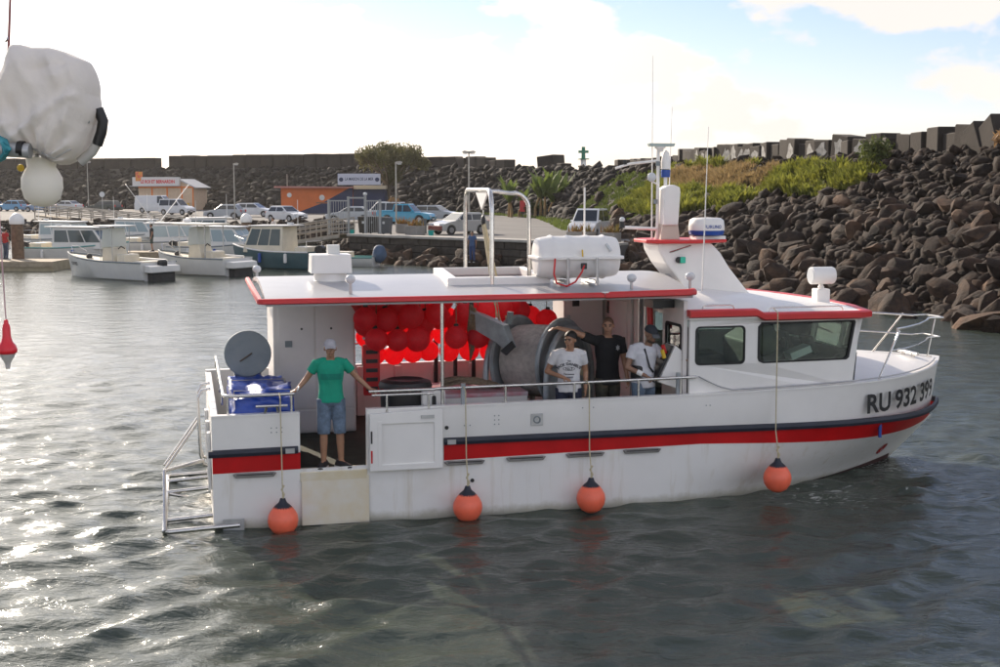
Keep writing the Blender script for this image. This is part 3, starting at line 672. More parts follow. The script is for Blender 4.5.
# side rails
def rail(name, pts, r=.022, parent=None): return MB().tube(pts, r, 10).build(name, 'steel', parent or boat, smooth=40)
rr = rail('stern_rail', [(1.10,.09,1.80),(.30,.09,1.79),(.22,.12,1.79),(.17,.22,1.79),(.17,4.3,1.79),(.17,4.40,1.77),(.17,4.42,1.60)], .024)
for (u, v) in ((.22,.10),(.17,1.2),(.17,2.4),(.17,3.5)): post(u,v,1.5,1.78,.018,'rail_post',parent=rr)
post(1.06,.09,1.5,1.79,.018,'rail_post',parent=rr)
cl = MB().tube([(.58,-.02,1.66),(1.00,-.02,1.66)], .018, 8); cl.tube([(.72,-.01,1.65),(.70,.02,1.55)], .02, 6); cl.tube([(.86,-.01,1.65),(.88,.02,1.55)], .02, 6); cl.build('mooring_cleat', 'steel', boat, smooth=40)
gr = rail('gate_rail', [(2.10,.03,1.80),(3.02,.03,1.80)], .022, g); rail('gate_rail', [(2.14,.03,1.745),(3.00,.03,1.745)], .018, g)
for u in (2.34,2.92): post(u,.0,1.50,1.745,.017,'rail_post',parent=g)
sr_ = rail('side_rail', [(3.02,.07,1.80),(5.0,.07,1.81),(6.66,.07,1.83),(6.86,.07,1.83)], .022)
for u in (4.02,5.02,5.98,6.62): post(u,.05,1.55,1.81,.017,'rail_post',parent=sr_)
for u in (3.42,): post(u,.07,1.53,1.86,.036,'bollard',m='greymetal')
post(6.60,.09,1.53,1.90,.034,'bollard',m='greymetal')
# ---- wheelhouse
WZ0, WZ1 = 1.55, 2.72
wv = lambda u: .13*max(0,(u-7.8)/1.7)**1.5
win1 = rrect(6.86,7.63,2.00,2.555,.07); win2 = [(7.93,2.0),(9.31,2.0),(9.36,2.03),(9.46,2.55),(9.44,2.58),(7.90,2.59),(7.84,2.53),(7.84,2.08),(7.86,2.03)]
wl = MB(); wl.prism([[(6.77,WZ0-.25),(8.2,WZ0-.2),(9.0,WZ0+.0),(9.44,WZ0+.02),(9.57,2.66),(8.7,2.68),(7.8,2.70),(6.77,2.72)], win1, win2], lambda a,b,h: (a, h+wv(a), b), .10, .16); wh = wl.build('wheelhouse_wall', 'white', boat, bevel=.006)
wf = MB(); wf.prism([[(6.77,WZ0-.25),(8.2,WZ0-.2),(9.0,WZ0+.0),(9.44,WZ0+.02),(9.57,2.66),(8.7,2.68),(7.8,2.70),(6.77,2.72)], win1, win2], lambda a,b,h: (a, h-wv(a), b), 4.44, 4.50); wh2 = wf.build('wheelhouse_wall', 'white', boat)
def window(loop, v, parent, sg_=1):
    cx_ = sum(p[0] for p in loop)/len(loop); cz_ = sum(p[1] for p in loop)/len(loop)
    def gr(k): return [(cx_+(a-cx_)*(1+k/.5), cz_+(b-cz_)*(1+k/.28)) for a, b in loop]
    w_ = MB(); w_.prism([gr(.006), gr(-.018)], lambda a,b,h: (a,h+sg_*wv(a),b), v-.008, v+.03); o = w_.build('window', 'rubber', parent)
    p_ = MB(); p_.prism([gr(.0)], lambda a,b,h: (a,h+sg_*wv(a),b), v+.012, v+.016); p_.build('pane', 'glass', o); return o
window(win1, .10, boat); window(win2, .10, boat); window(win1, 4.47, boat, -1); window(win2, 4.47, boat, -1)
# front with three raked screens on a bowed plan
fp = [(9.46,.24),(9.74,1.15),(9.86,2.3),(9.74,3.45),(9.46,4.36)]
for i in range(4):
    a, b = Vector((*fp[i],0)), Vector((*fp[i+1],0)); d = b-a; L = d.length; d.normalize(); n = Vector((d.y,-d.x,0))
    def ff(x, z, h): p = a+d*x+n*(h+(z-2.0)*.20); return (p.x, p.y, z)
    pan = MB(); pan.prism([[(0,1.5),(L,1.5),(L,2.68),(0,2.68)], rrect(.07,L-.07,2.06,2.58,.06)], ff, -.05, 0); po = pan.build('windscreen_panel', 'white', boat)
    pp = MB(); pp.prism([rrect(.06,L-.06,2.05,2.59,.06)], ff, -.03, -.026); pp.build('pane', 'glass', po)
# wheelhouse roof
wr_out = [(6.74,.05),(7.84,.05),(9.45,.07),(9.66,.2),(9.90,1.1),(10.02,2.3),(9.90,3.5),(9.66,4.4),(9.45,4.53),(6.74,4.55)]
mb = MB(); mb.prism([wr_out], lambda a,b,h: (a, b, 2.66+h+.0*crown(b)), 0, .06); wroof = mb.build('wheelhouse_roof', 'white', boat, bevel=.01)
mb = MB(); rings = []
for u, z in ((6.74,2.98),(7.3,2.99),(8.0,2.93),(8.8,2.84),(9.72,2.73)):
    rings.append([Vector((u, HB+x*2.05, 2.70+(z-2.70)*(1-abs(x)**6))) for x in np.linspace(-1,1,17)])
mb.loft(rings, close=False, cap0=False, cap1=False); mb.build('roof_trunk', 'white', wroof, smooth=40)
rb = MB()
def band(pts, w, z0f, h):
    P = [Vector((*p,0)) for p in pts]; rings = []
    for k, p in enumerate(P):
        d = (P[min(k+1,len(P)-1)]-P[max(k-1,0)]).normalized(); n = Vector((d.y,-d.x,0)); z0 = z0f(p.x)
        rings.append([p+n*a+Vector((0,0,z0+b)) for a, b in ((.0,0),(.03,.02),(.03,h-.02),(.0,h),(-w,h),(-w,0))])
    return rings
zb = lambda u: interp([6.7,7.78,7.90,10.1],[2.690,2.690,2.630,2.615], u)
path = [(6.74,.03),(7.3,.03),(7.78,.03),(7.90,.03),(8.6,.035),(9.45,.05),(9.68,.18),(9.92,1.1),(10.04,2.3),(9.92,3.5),(9.68,4.42),(9.45,4.55),(6.74,4.57)]
rb.loft(band(path, .12, zb, .115)); rbo = rb.build('red_edging', 'redtrim', wroof, smooth=40)
def grab(u0, u1, v, z, h, name='grab_rail'):
    return MB().tube([(u0,v,z),(u0+.02,v,z+h*.8),(u0+.07,v,z+h),(u1-.07,v,z+h),(u1-.02,v,z+h*.8),(u1,v,z)], .012, 8).build(name, 'steel', boat, smooth=50)
grab(6.98,7.48,.16,2.80,.06); grab(8.05,9.25,.22,2.74,.06); grab(7.9,8.6,4.40,2.74,.10)
# searchlight
slt = MB().prism([(-.11,0),(.11,0),(.11,.26),(-.11,.26)], lambda a,b,h: (9.55+a,1.5+h,2.70+b), -.11, .11).build('searchlight', 'white', boat, bevel=.02)
MB().lathe([(.045,0),(.05,.04),(.035,.06),(.035,.14)], 14, (9.55,1.5,2.95)).build('pivot', 'white', slt, smooth=40)
MB().lathe([(.10,-.01),(.135,0),(.138,.02),(.138,.36),(.13,.38),(.09,.40),(.0,.405)], 22, (9.35,1.46,3.17), (1,.0,.0)).build('lamp_drum', 'white', slt, smooth=30)
MB().lathe([(0,-.012),(.115,-.012),(.118,-.004)], 20, (9.35,1.46,3.17), (1,0,0)).build('lens', 'clearlens', slt, smooth=30)
# bow rail
bz = lambda u: ztop(u)
top_pts = []; mid_pts = []
for u in (9.0,9.6,10.2,10.8,11.3,11.7,12.0): 
    p = sp(u,1.5,-.12,1); top_pts.append(p+Vector((-.06,0,2.38-1.5))); mid_pts.append(p+Vector((-.06,0,2.05-1.5)))
tip_t, tip_m = Vector((12.12,2.3,2.38)), Vector((12.07,2.3,2.06))
near_t = []; near_m = []
for u in (12.0,11.7,11.3,10.8,10.55): 
    p = sp(u,1.5,-.12,0); near_t.append(p+Vector((-.06,0,.88))); near_m.append(p+Vector((-.06,0,.55)))
brl = MB().tube(top_pts+[Vector((12.10,2.55,2.38)),tip_t,Vector((12.10,2.05,2.38))]+near_t+[Vector((10.42,near_t[-1].y-.02,2.33))], .018, 8).build('bow_rail', 'steel', boat, smooth=40)
MB().tube(mid_pts+[Vector((12.05,2.55,2.06)),tip_m,Vector((12.05,2.05,2.06))]+near_m+[Vector((10.30,near_m[-1].y-.05,2.05))], .013, 8).build('mid_rail', 'steel', brl, smooth=40)
for (a, b) in (((9.93,sp(9.93,1.5,-.08).y,1.60),(10.45,near_t[-1].y-.02,2.35)), ((11.98,2.3,1.66),(12.12,2.3,2.38)), ((11.45,sp(11.45,1.5,-.12,1).y,1.64),(11.85,sp(11.75,1.5,-.12,1).y,2.38)), ((9.8,sp(9.8,1.5,-.1,1).y,1.6),(10.2,sp(10.1,1.5,-.12,1).y,2.38))):
    MB().tube([a, b], .017, 8).build('stanchion', 'steel', brl, smooth=40)
tr = [sp(u, ztop(u)+.05, -.05) for u in np.linspace(6.9, 11.9, 30)]; tr[0].z += .22; tr[1].z += .13; tr[2].z += .05
MB().tube(tr, .012, 6).build('toe_line', 'alu', boat, smooth=40)
cb = MB().tube([(11.62,2.0,1.78),(11.62,2.6,1.78)], .03, 8); cb.tube([(11.62,2.15,1.70),(11.62,2.15,1.80)], .035, 8); cb.tube([(11.62,2.45,1.70),(11.62,2.45,1.80)], .035, 8); cb.build('bow_cleat', 'steel', boat, smooth=40)
# ---- mast fin and platform
fin = MB(); fo = [(7.45,2.90),(7.30,3.12),(7.10,3.36),(6.98,3.56),(6.96,3.68),(7.86,3.68),(8.02,3.52),(8.18,3.28),(8.45,2.96),(8.6,2.80),(7.5,2.80)]
fin.prism([fo], lambda a,b,h: (a,h,b), 1.95, 2.68); fo_ = fin.build('mast_fin', 'white', boat, bevel=.03)
MB().prism([(-.06,-.10),(.06,-.10),(.05,.12),(-.05,.12)], lambda a,b,h: (7.295+h-.35*b, 2.30+a*1.8, 3.10+b*1.1), -.02, .0).build('access_panel', 'clearlens', fo_)
plat = MB(); po = [(6.78,2.0),(7.0,1.78),(7.6,1.74),(8.14,2.0),(8.16,2.6),(7.6,2.88),(7.0,2.84),(6.78,2.6)]
plat.prism([po], lambda a,b,h: (a,b,h), 3.685, 3.74); plo = plat.build('mast_platform', 'redtrim', boat, bevel=.015)
MB().lathe([(.05,-.02),(.05,.04)], 10, (7.30,1.93,3.42), (0,-1,0)).build('lamp_housing', 'black', fo_); MB().box(7.31,7.40,1.88,1.94,3.37,3.47).build('green_navigation_light', 'green_l', fo_, bevel=.01)
MB().tube([(7.15,1.94,3.54),(7.5,1.94,3.64)], .014, 6).build('grab_handle', 'steel', fo_)
ms = thing('_', 'x', 'x'); bpy.data.objects.remove(ms)
MB().prism([(-.16,0),(.16,0),(.13,.24),(-.13,.24)], lambda a,b,h: (7.24+a, 2.3+h, 3.74+b), -.14, .14).build('mast_foot', mat('mast_beige', (.55,.50,.42), .5), boat)
MB().prism([(-.11,3.96),(.14,3.96),(.17,4.48),(.16,4.56),(.06,4.60),(-.05,4.58),(-.10,4.54)], lambda a,b,h: (7.22+a, 2.25+h, b), -.13, .13).build('mast_locker', 'white', boat, bevel=.015)
MB().tube([(7.08,2.32,3.74),(7.08,2.32,5.14)], .028, 8).build('mast_pole', 'white', boat, smooth=40)
rd = MB().lathe([(.05,0),(.06,.05),(.09,.06),(.09,.08)], 12, (7.10,2.3,5.12)).build('radar_pedestal', 'white', boat, smooth=40)
MB().prism([(-.20,0),(.20,0),(.22,.05),(-.22,.05)], lambda a,b,h: (7.12+a, 2.3+h, 5.205+b), -.06, .06).build('radar_bar', mat('pale_green', (.40,.47,.44), .5), rd, bevel=.01)
MB().lathe([(.07,0),(.075,.10),(.07,.12)], 14, (7.20,2.3,4.72)).build('blue_lamp', 'bluepaint', boat, smooth=40)
MB().lathe([(.075,0),(.075,.12),(.05,.26),(.01,.30)], 14, (7.20,2.3,4.85)).build('horn', 'white', boat, smooth=40)
MB().tube([(7.20,2.3,4.56),(7.20,2.3,4.74)], .03, 8).build('lamp_stem', 'white', boat)
MB().tube([(7.06,2.3,4.98),(6.60,2.3,4.93),(6.36,2.3,4.86)], .02, 8).build('upper_spreader', 'white', boat); MB().tube([(6.52,2.3,4.92),(6.52,2.3,4.99)], .03, 8).build('spreader_lamp', 'black', boat)
MB().tube([(7.06,2.3,3.90),(6.50,2.3,3.93)], .026, 8).build('lower_spreader', 'white', boat); MB().lathe([(.045,0),(.045,.10)], 12, (6.48,2.3,3.92)).build('deck_lamp', 'black', boat); MB().ball((6.48,2.3,4.05), .045, 12, 8).build('lamp_globe', 'clearlens', boat, smooth=60)
MB().ball((6.93,2.2,4.72), .075, 14, 8, (1,.5,1)).build('spot_lamp', 'clearlens', boat, smooth=60); MB().tube([(6.93,2.22,4.66),(7.08,2.3,4.60)], .015, 6).build('lamp_bracket', 'white', boat)
for (x, z) in ((7.02, 4.33), (7.05, 4.93)): MB().lathe([(.035,-.03),(.035,.04)], 10, (x, 2.25, z)).build('mast_light', 'drumlid', boat)
# radar dome
dm = MB().lathe([(.20,0),(.27,.02),(.285,.09)], 28, (7.83,2.1,3.79)).build('radar_dome', 'bluepaint', boat, smooth=40)
MB().lathe([(.285,0),(.288,.06),(.27,.16),(.22,.195),(0,.205)], 28, (7.83,2.1,3.88)).build('dome_cap', 'white', dm, smooth=50)
MB().box(7.60,8.10,1.95,2.25,3.74,3.79).build('dome_mount', 'white', dm)
vs, fs = text_geo('FURUNO', .075, .001, 'CENTER'); tb = MB(); tb.add([(7.83+.292*math.sin(x/.292), 2.1-.292*math.cos(x/.292), 3.915+y) for x, y, z in vs], fs); tb.build('maker_lettering', 'bluepaint', dm, fix=False)
# whip aerials
for (p0, p1, r) in (((6.98,2.3,3.74),(6.98,2.36,6.62),.013), ((7.42,2.75,3.74),(7.48,2.78,5.86),.013), ((7.00,.22,3.06),(7.06,.24,5.42),.012)):
    MB().tube([p0, Vector(p0).lerp(Vector(p1), .5), p1], r, 6, .004).build('whip_aerial', 'white', boat)
# globe lamps on the canopy
for (u, v, zz) in ((.86,4.3,.10), (1.92,.45,.16), (5.98,.40,.12), (6.86,.35,.14)):
    z0 = RZ+crown(v)-.01; l = MB().tube([(u,v,z0),(u,v,z0+zz)], .022, 8).build('lamp_post', 'alu', boat); MB().ball((u,v,z0+zz+.05), .07, 14, 9, (1,1,.9)).build('lamp_globe', 'clearlens', l, smooth=60)
# mushroom vent
vt = MB().lathe([(.30,0),(.30,.02),(.24,.06),(.24,.22)], 24, (1.80,1.9,RZ+.085)).build('roof_vent', 'white', boat, smooth=30)
MB().prism([rrect(-.30,.30,-.28,.28,.06)], lambda a,b,h: (1.80+a*(1-.22*max(0,h-.1)), 1.9+b*(1-.22*max(0,h-.1)), RZ+.26+h), 0, .27).build('vent_hood', 'white', vt, bevel=.03)
MB().prism([rrect(-.09,.09,-.09,.09,.02)], lambda a,b,h: (1.86+a, 2.0+b, RZ+.53+h), 0, .13).build('vent_cap', mat('milky_plastic', (.6,.6,.58), .3), vt, bevel=.01)
# lifting hoop with tackle
hz0 = RZ+.06
def hoop(p, q, top, r=.33):
    P, Q = Vector(p), Vector(q); d = (Q-P); d.z = 0; L = d.length; d.normalize(); a = Vector((P.x,P.y,top-r)); b = Vector((Q.x,Q.y,top-r)); up = Vector((0,0,1))
    return [P]+[a+d*(r-r*math.cos(R_(t)))+up*(r*math.sin(R_(t))) for t in range(0,91,15)]+[b-d*(r*math.cos(R_(t))-0+0-r+r)+d*0+up*0 for t in ()]+[b-d*(r-r*math.sin(R_(t)))+up*(r*math.cos(R_(t))) for t in range(0,91,15)]+[Q]
hp = MB().tube(hoop((4.06,1.05,hz0),(4.30,4.0,hz0),4.52), .035, 10).build('lifting_hoop', 'steel', boat, smooth=40)
MB().tube([(4.13,1.75,4.50),(4.30,1.78,4.50),(4.55,1.88,4.47)]+arc((4.60,1.95,4.22),.26,80,0,6,(1,.1,0),(0,0,1))+[(4.88,2.0,hz0)], .032, 10).build('hoop_brace', 'steel', hp, smooth=40)
MB().prism([(1.55,4.48),(2.35,4.48),(1.95,4.22)], lambda a,b,h: (4.12+h,a,b), -.012, .012).build('gusset_plate', 'white', hp)
tk = MB().ball((4.13,1.92,4.06), .06, 12, 8, (.6,1,1.4)).build('tackle_block', 'black', hp, smooth=60)
MB().tube([(4.13,1.92,4.22),(4.13,1.92,4.10)], .012, 6).build('shackle', 'steel', hp)
for (du, dv, e) in ((0,-.03,(4.40,1.95,2.5)), (.03,.03,(4.52,2.0,2.5)), (-.01,.0,(4.30,1.75,2.6))): MB().tube([(4.13+du,1.92+dv,4.02), e], .017, 6).build('tackle_rope', 'ropewhite', hp)
# ---- inside: aft bulkhead of the wheelhouse
bk = MB(); bk.prism([[(.17,.70),(1.02,.70),(1.02,2.93),(.17,2.93)], rrect(.26,.86,1.80,2.56,.06)], lambda a,b,h: (h,a,b), 6.70, 6.76); bko = bk.build('bulkhead', 'pinkwall', boat)
bw1 = MB(); bw1.prism([rrect(.24,.88,1.78,2.58,.07), rrect(.28,.84,1.82,2.54,.06)], lambda a,b,h: (h,a,b), 6.685, 6.71); bwo = bw1.build('window', 'rubber', bko)
MB().prism([rrect(.27,.85,1.81,2.55,.06)], lambda a,b,h: (h,a,b), 6.72, 6.724).build('pane', 'glass', bwo)
MB().box(6.70,6.76,1.52,4.44,.70,2.93).build('bulkhead', 'pinkwall', boat)
dr = MB().box(6.655,6.698,2.35,3.55,.78,2.86).build('wheelhouse_door', 'pinkwall', boat, bevel=.01)
MB().box(6.64,6.654,2.50,3.40,1.90,2.72).build('door_panel', 'white', dr, bevel=.004); MB().box(6.62,6.654,3.40,3.47,2.45,2.66).build('door_handle', 'black', dr, bevel=.01)
for v in (1.62,1.9): MB().box(6.64,6.70,v,v+.05,.75,2.86).build('door_post', 'alu', boat)
eb = MB().prism([(5.95,.70),(6.65,.70),(6.65,2.93),(5.95,2.93)], lambda a,b,h: (a,h,b), 3.75, 4.44).build('engine_casing', 'pinkwall', boat, bevel=.02)
MB().box(6.10,6.22,3.73,3.749,2.55,2.80).build('vent_plate', 'dark', eb)
for z in (.95,1.5,2.3): MB().box(6.00,6.06,3.73,3.749,z,z+.1).build('hinge', 'alu', eb)
MB().tube([(6.55,1.2,2.92),(6.57,1.2,2.42)], .05, 10).build('red_bottle', 'redtrim', boat); MB().box(6.35,6.68,.5,.9,2.80,2.92).build('ceiling_speaker', 'black', boat)
# console by the side opening
cs = MB().prism([(6.35,1.75),(6.70,1.62),(6.70,2.20),(6.60,2.28)], lambda a,b,h: (a,h,b), .22, .60).build('side_console', 'white', boat, bevel=.01)
MB().prism([(6.30,1.74),(6.34,1.76),(6.59,2.27),(6.55,2.28)], lambda a,b,h: (a,h,b), .26, .56).build('console_face', 'black', cs)
for k, (c_, z) in enumerate((('yellow',2.12),('redtrim',2.18),('black',2.05))): MB().tube([(6.44+.04*k,.24+.08*k,z-.02),(6.40+.04*k,.24+.08*k,z+.10)], .03, 8).build('control_lever', c_, cs)
MB().ball((6.20,.75,2.10), .07, 10, 8).build('winch_knob', 'black', cs, smooth=60); MB().tube([(6.20,.75,2.08),(6.42,.6,2.0)], .02, 6).build('knob_arm', 'black', cs)
# wheelhouse interior
it = MB().box(7.2,7.7,.9,1.5,1.0,2.05).build('helm_seat', 'dark', boat, bevel=.08); MB().box(7.12,7.30,.95,1.45,1.95,2.42).build('seat_back', 'dark', it, bevel=.08)
MB().prism([(9.05,1.2),(9.55,1.2),(9.62,2.08),(9.35,2.10),(9.05,1.92)], lambda a,b,h: (a,h,b), .4, 4.2).build('dashboard', 'dark', boat, bevel=.03)
for (u, v, w) in ((9.0,.8,.35),(8.95,1.5,.3),(9.1,2.4,.4)): MB().obox((u,v,2.16), (.03,0,.015), (0,w*.5,0), (-.05,0,.13)).build('plotter_screen', 'black', boat)
MB().obox((8.65,.45,2.10), (.16,0,.06), (0,.12,0), (-.02,0,.05)).build('chart_sheet', 'white', boat)
MB().ball((8.15,.55,2.28), .22, 14, 10, (1,.6,1.1)).build('hanging_jacket', mat('jacket_green', (.05,.06,.03), .9, var=.5), boat, smooth=60)
MB().ball((8.95,.9,2.02), .22, 12, 8, (1.3,.9,.6)).build('stowed_bag', 'dark', boat, smooth=60)
wh_ = MB().tube(arc((8.55,.8,2.12),.17,0,345,16,(.3,.6,.75),(0,1,-.5)), .016, 6).build('helm_wheel', 'black', boat, smooth=60)
MB().box(6.8,9.4,.2,4.4,.9,1.0).build('wheelhouse_sole', 'dark', boat)
# ---- stern boarding platform of tubes
st = rail('boarding_frame', [(.34,-.03,.07),(-.58,-.03,.03),(-.64,.02,.03),(-.64,3.4,.03),(-.58,3.46,.03),(.0,3.46,.05)], .034)
for v in (.55,2.25,3.0): rail('rung', [(-.64,v,.04),(.0,v,.08)], .030, st)
MB().box(.12,.40,-.020,-.001,-.03,.15).build('mounting_plate', 'alu', st, bevel=.004)
rail('frame_upright', [(-.63,-.02,.04),(-.63,.6,.72),(-.10,.9,.78)], .026, st)
for dv in (0,.35): rail('ladder_stringer', [(-.64,.9+dv,.66),(-.16,1.4+dv,1.24)], .020, st)
for dv in (1.2,1.75): rail('hand_loop', [(0,dv,.62),(-.10,dv,.66),(-.14,dv,.80),(-.16,dv,1.62),(-.10,dv,1.72),(.02,dv,1.74)], .022, st)
rail('strut', [(-.60,2.2,.03),(-.02,2.2,-.12)], .026, st)
for v in (.7,1.6,2.6): MB().box(-.05,-.002,v,v+.16,.4,1.2).build('transom_fitting', 'white', boat, bevel=.01)
# ================================================================ GEAR ON DECK AND ROOF
# life raft canister
raft = thing('life_raft_canister', 'white ribbed life raft canister strapped on the canopy top', 'life raft', BW(5.32,1.0,RZ+.09), BTH)
prof = []
for k in range(25):
    x = -.60+1.2*k/24; r = .315*(1-.10*(abs(x)/.6)**6)
    rib = .022*sum(math.exp(-((x-c)/.028)**2) for c in (-.40,-.13,.13,.40)); prof.append((r+rib, x))
prof = [(.0,-.63),(.20,-.625),(.27,-.61)]+prof+[(.27,.61),(.20,.625),(.0,.63)]
for nm, a0, a1, sgn in (('lower_shell',180,360,-1),('upper_shell',0,180,1)):
    mb = MB(); rings = []
    for r, x in prof: rings.append([Vector((x, r*.92*math.cos(R_(a0+(a1-a0)*k/16)), .40+r*.98*math.sin(R_(a0+(a1-a0)*k/16))*(1.0)+sgn*.0015)) for k in range(17)])
    mb.loft(rings, close=False, cap0=False, cap1=False); mb.build(nm, 'white', raft, smooth=45)
fl = [(x*1.0, y) for x, y in rrect(-.66,.66,-.345,.345,.10)]
MB().prism([fl], lambda a,b,h: (a,b,.40+h), -.022, .022).build('flange', 'white', raft, bevel=.008)
for x in (-.22,.22): MB().tube([(x,-.35,.0),(x,-.34,.40)], .022, 6).build('cradle_leg', 'alu', raft); MB().tube([(x,.35,.0),(x,.34,.40)], .022, 6).build('cradle_leg', 'alu', raft); MB().box(x-.03,x+.03,-.345,.345,.03,.075).build('cradle_bar', 'alu', raft)
MB().tube([(-.42,-.36,.40),(-.44,-.37,.18),(-.40,-.38,.04),(-.25,-.39,.0),(-.12,-.38,.06),(-.02,-.37,.20),(.02,-.36,.30)], .014, 6).build('red_painter', 'redtrim', raft)
MB().box(-.03,.06,-.37,-.34,.24,.33).build('release_unit', 'black', raft, bevel=.01); MB().tube([(.38,-.26,.60),(.44,-.31,.50)], .02, 6).build('label_tube', 'clearlens', raft); MB().tube([(0,-.345,.42),(.0,-.32,.52)], .012, 6).build('strap', 'yellow', raft)
MB().tube([(.30,.55,-.02),(.30,.55,1.42)], .014, 6).build('boathook_pole', 'white', raft)
# orange fenders
def fender(u, z, label, rope_top, vv=-.20, r=.205):
    f = thing('round_fender', label, 'fender', BW(u, vv, z-r), BTH, 'orange ball fenders hung along the hull side')
    MB().lathe([(0.001,0),(.07,.012),(.14,.055),(.19,.13),(.205,.205),(.195,.275),(.165,.335),(.125,.385),(.10,.41)], 26).build('ball', 'orange', f, smooth=60)
    MB().lathe([(.128,.382),(.100,.412),(.06,.445),(.042,.48),(.036,.505),(0.001,.51)], 20).build('cap', 'navy', f, smooth=50)
    top = rope_top-(z-r); MB().tube([(0,0,.50),(0,0,.62),(.005,.10,.9),(0,.11,top-.30),(0,.11,top-.05),(0,.25,top)], .009, 6).build('rope', 'ropewhite', f)
    MB().tube([(0,0,.5),(.02,-.01,.56),(-.01,.01,.62),(.02,.0,.68)], .014, 6).build('knot', 'ropewhite', f); return f
fender(.90,.14,'orange ball fender hanging below the man in the green shirt',1.82)
fender(3.42,.17,'orange ball fender hanging just ahead of the white side gate',1.82)
fender(5.20,.19,'orange ball fender hanging below the black-shirted man',1.84)
fender(8.05,.33,'orange ball fender hanging below the long wheelhouse window',2.80,-.20)
for (u, zt) in ((.95,1.82),(5.18,1.84)): pass
# red buoys under the canopy
# (u, v, z) measured from where each one shows; hung by a cord from the canopy beams
BUOY = [(2.30,1.8,2.62),(2.64,1.9,2.58),(2.48,1.9,2.29),(2.80,1.9,2.27),(3.10,1.9,2.28),(3.00,1.85,2.64),(2.86,2.0,2.80),(3.26,2.1,2.52),(2.55,2.1,2.84),(3.40,1.9,2.66),
 (2.78,4.18,1.77),(3.10,4.18,1.76),(3.42,4.2,1.79),(3.70,4.2,1.80),(4.05,4.2,1.78),(4.40,4.2,1.79),(4.76,4.2,1.77),
 (3.68,1.8,2.30),(4.02,1.8,2.30),(3.84,1.95,2.64),(4.16,1.9,2.70),(4.34,2.2,2.28),(4.48,2.4,2.24),(4.62,2.3,2.78),(4.45,2.1,2.72),(4.85,2.5,2.62),
 (2.40,2.5,2.45),(2.68,2.5,2.50),(2.95,2.7,2.50),(3.25,2.5,2.36),(3.58,2.6,2.52),(3.85,2.5,2.42),(4.20,2.7,2.46),(2.55,3.2,2.72),(2.95,3.2,2.74),(3.35,3.2,2.72),(3.75,3.2,2.74),(4.15,3.2,2.72),(4.55,3.2,2.72),(4.85,3.1,2.50),
 (2.62,4.1,2.08),(2.95,4.12,2.10),(3.28,4.1,2.09),(3.60,4.12,2.10),(3.92,4.1,2.09),(4.24,4.12,2.10),(4.56,4.1,2.08),(4.90,4.1,2.09),
 (2.70,4.1,2.36),(3.02,4.0,2.62),(3.35,4.1,2.38),(3.68,4.0,2.62),(4.0,4.1,2.38),(4.32,4.0,2.62),(4.62,4.1,2.36),(4.95,4.0,2.58),(5.30,3.5,2.42),(5.52,3.3,2.38)]
capped = {17, 18}
proto = None
rb_ = random.Random(5)
for i, (u, v, z) in enumerate(BUOY):
    b = thing('red_buoy', ('red inflatable buoy with a black neck hanging beside the canopy post' if i in capped else 'glossy red buoy hanging low behind the far side rail' if z < 1.9 else 'glossy red buoy of the top layer, tight under the canopy' if z > 2.55 else 'glossy red buoy of the lit row just above the far side rail' if (v > 4.05 and z < 2.2) else 'glossy red buoy of the middle layer in the cluster under the canopy'), 'buoy', BW(u, v, z), BTH+rb_.uniform(-1,1), 'red buoys stowed under the canopy')
    r = .17+.012*rb_.random()
    if i in (4,5,20,23): r = .195
    if proto is None:
        me1 = MB().lathe([(0.001,-1.0),(.30,-.955),(.60,-.80),(.84,-.54),(.97,-.22),(1.0,.05),(.95,.32),(.82,.58),(.60,.80),(.34,.94),(.22,1.0)], 22).build('ball', 'ball', b, smooth=70)
        me2 = MB().lathe([(.24,.96),(.20,1.06),(.20,1.16),(.12,1.2),(0.001,1.2)], 14).build('neck', 'black', b, smooth=50); proto = (me1.data, me2.data); me1.scale = me2.scale = (r,)*3
    else:
        for nm, me in zip(('ball','neck'), proto):
            o = bpy.data.objects.new(nm, me); COL.objects.link(o); o.parent = b; o.scale = (r,)*3
    zt = RZ+crown(v)-.07-z
    if zt-1.2*r > .02:
        q = MB().tube([(0,0,1.1*r),(0,0,zt)], .007, 5).build('cord', 'ropebrown', b)
    tlt = rb_.gauss(0, .12) if i not in capped else 0
    for ch in b.children:
        if ch.name.startswith(('ball','neck')): ch.rotation_euler = (tlt, 0, 0)
# longline reel
reel = thing('line_reel', 'big grey hydraulic line reel on a tubular stand on deck', 'line reel', BW(4.95,1.75,.70), BTH+R_(-50))
ax = (1,0,0)
MB().lathe([(.30,-.42),(.30,.42)], 28, (0,0,1.22), ax).build('drum', mat('reel_line', (.50,.43,.33), .8, var=.3, vscale=9), reel, smooth=40)
for x in (-.44,.40): MB().lathe([(.0,0),(.66,0),(.68,.015),(.68,.045),(.64,.06),(.60,.04),(.0,.04)], 40, (x,0,1.22), ax).build('flange', 'greymetal', reel, smooth=30)
mb = MB()
MB().lathe([(.52,-.36),(.55,-.1),(.555,.1),(.54,.36)], 32, (0,0,1.22), ax).build('wound_line', mat('wound_line', (.44,.40,.37), .7, var=.25, vscale=14, bump=.5, bscale=60), reel, smooth=40)
for x in (-.54,.58):
    pts = [(x,-.62,.0),(x,-.62,.9)]+[(x,-.62*math.cos(R_(t)),.98+.78*math.sin(R_(t))) for t in range(0,181,15)]+[(x,.62,.9),(x,.62,0)]
    MB().tube(pts, .05, 10).build('hoop_frame', 'greymetal', reel, smooth=40)
    MB().tube([(x,-.62,.55),(x,.62,.55)], .04, 8).build('cross_bar', 'greymetal', reel, smooth=40)
MB().prism([[(-.56,.55),(.56,.55),(.56,1.18),(-.56,1.18)]], lambda a,b,h: (h,a,b), .56, .60).build('side_plate', 'greymetal', reel)
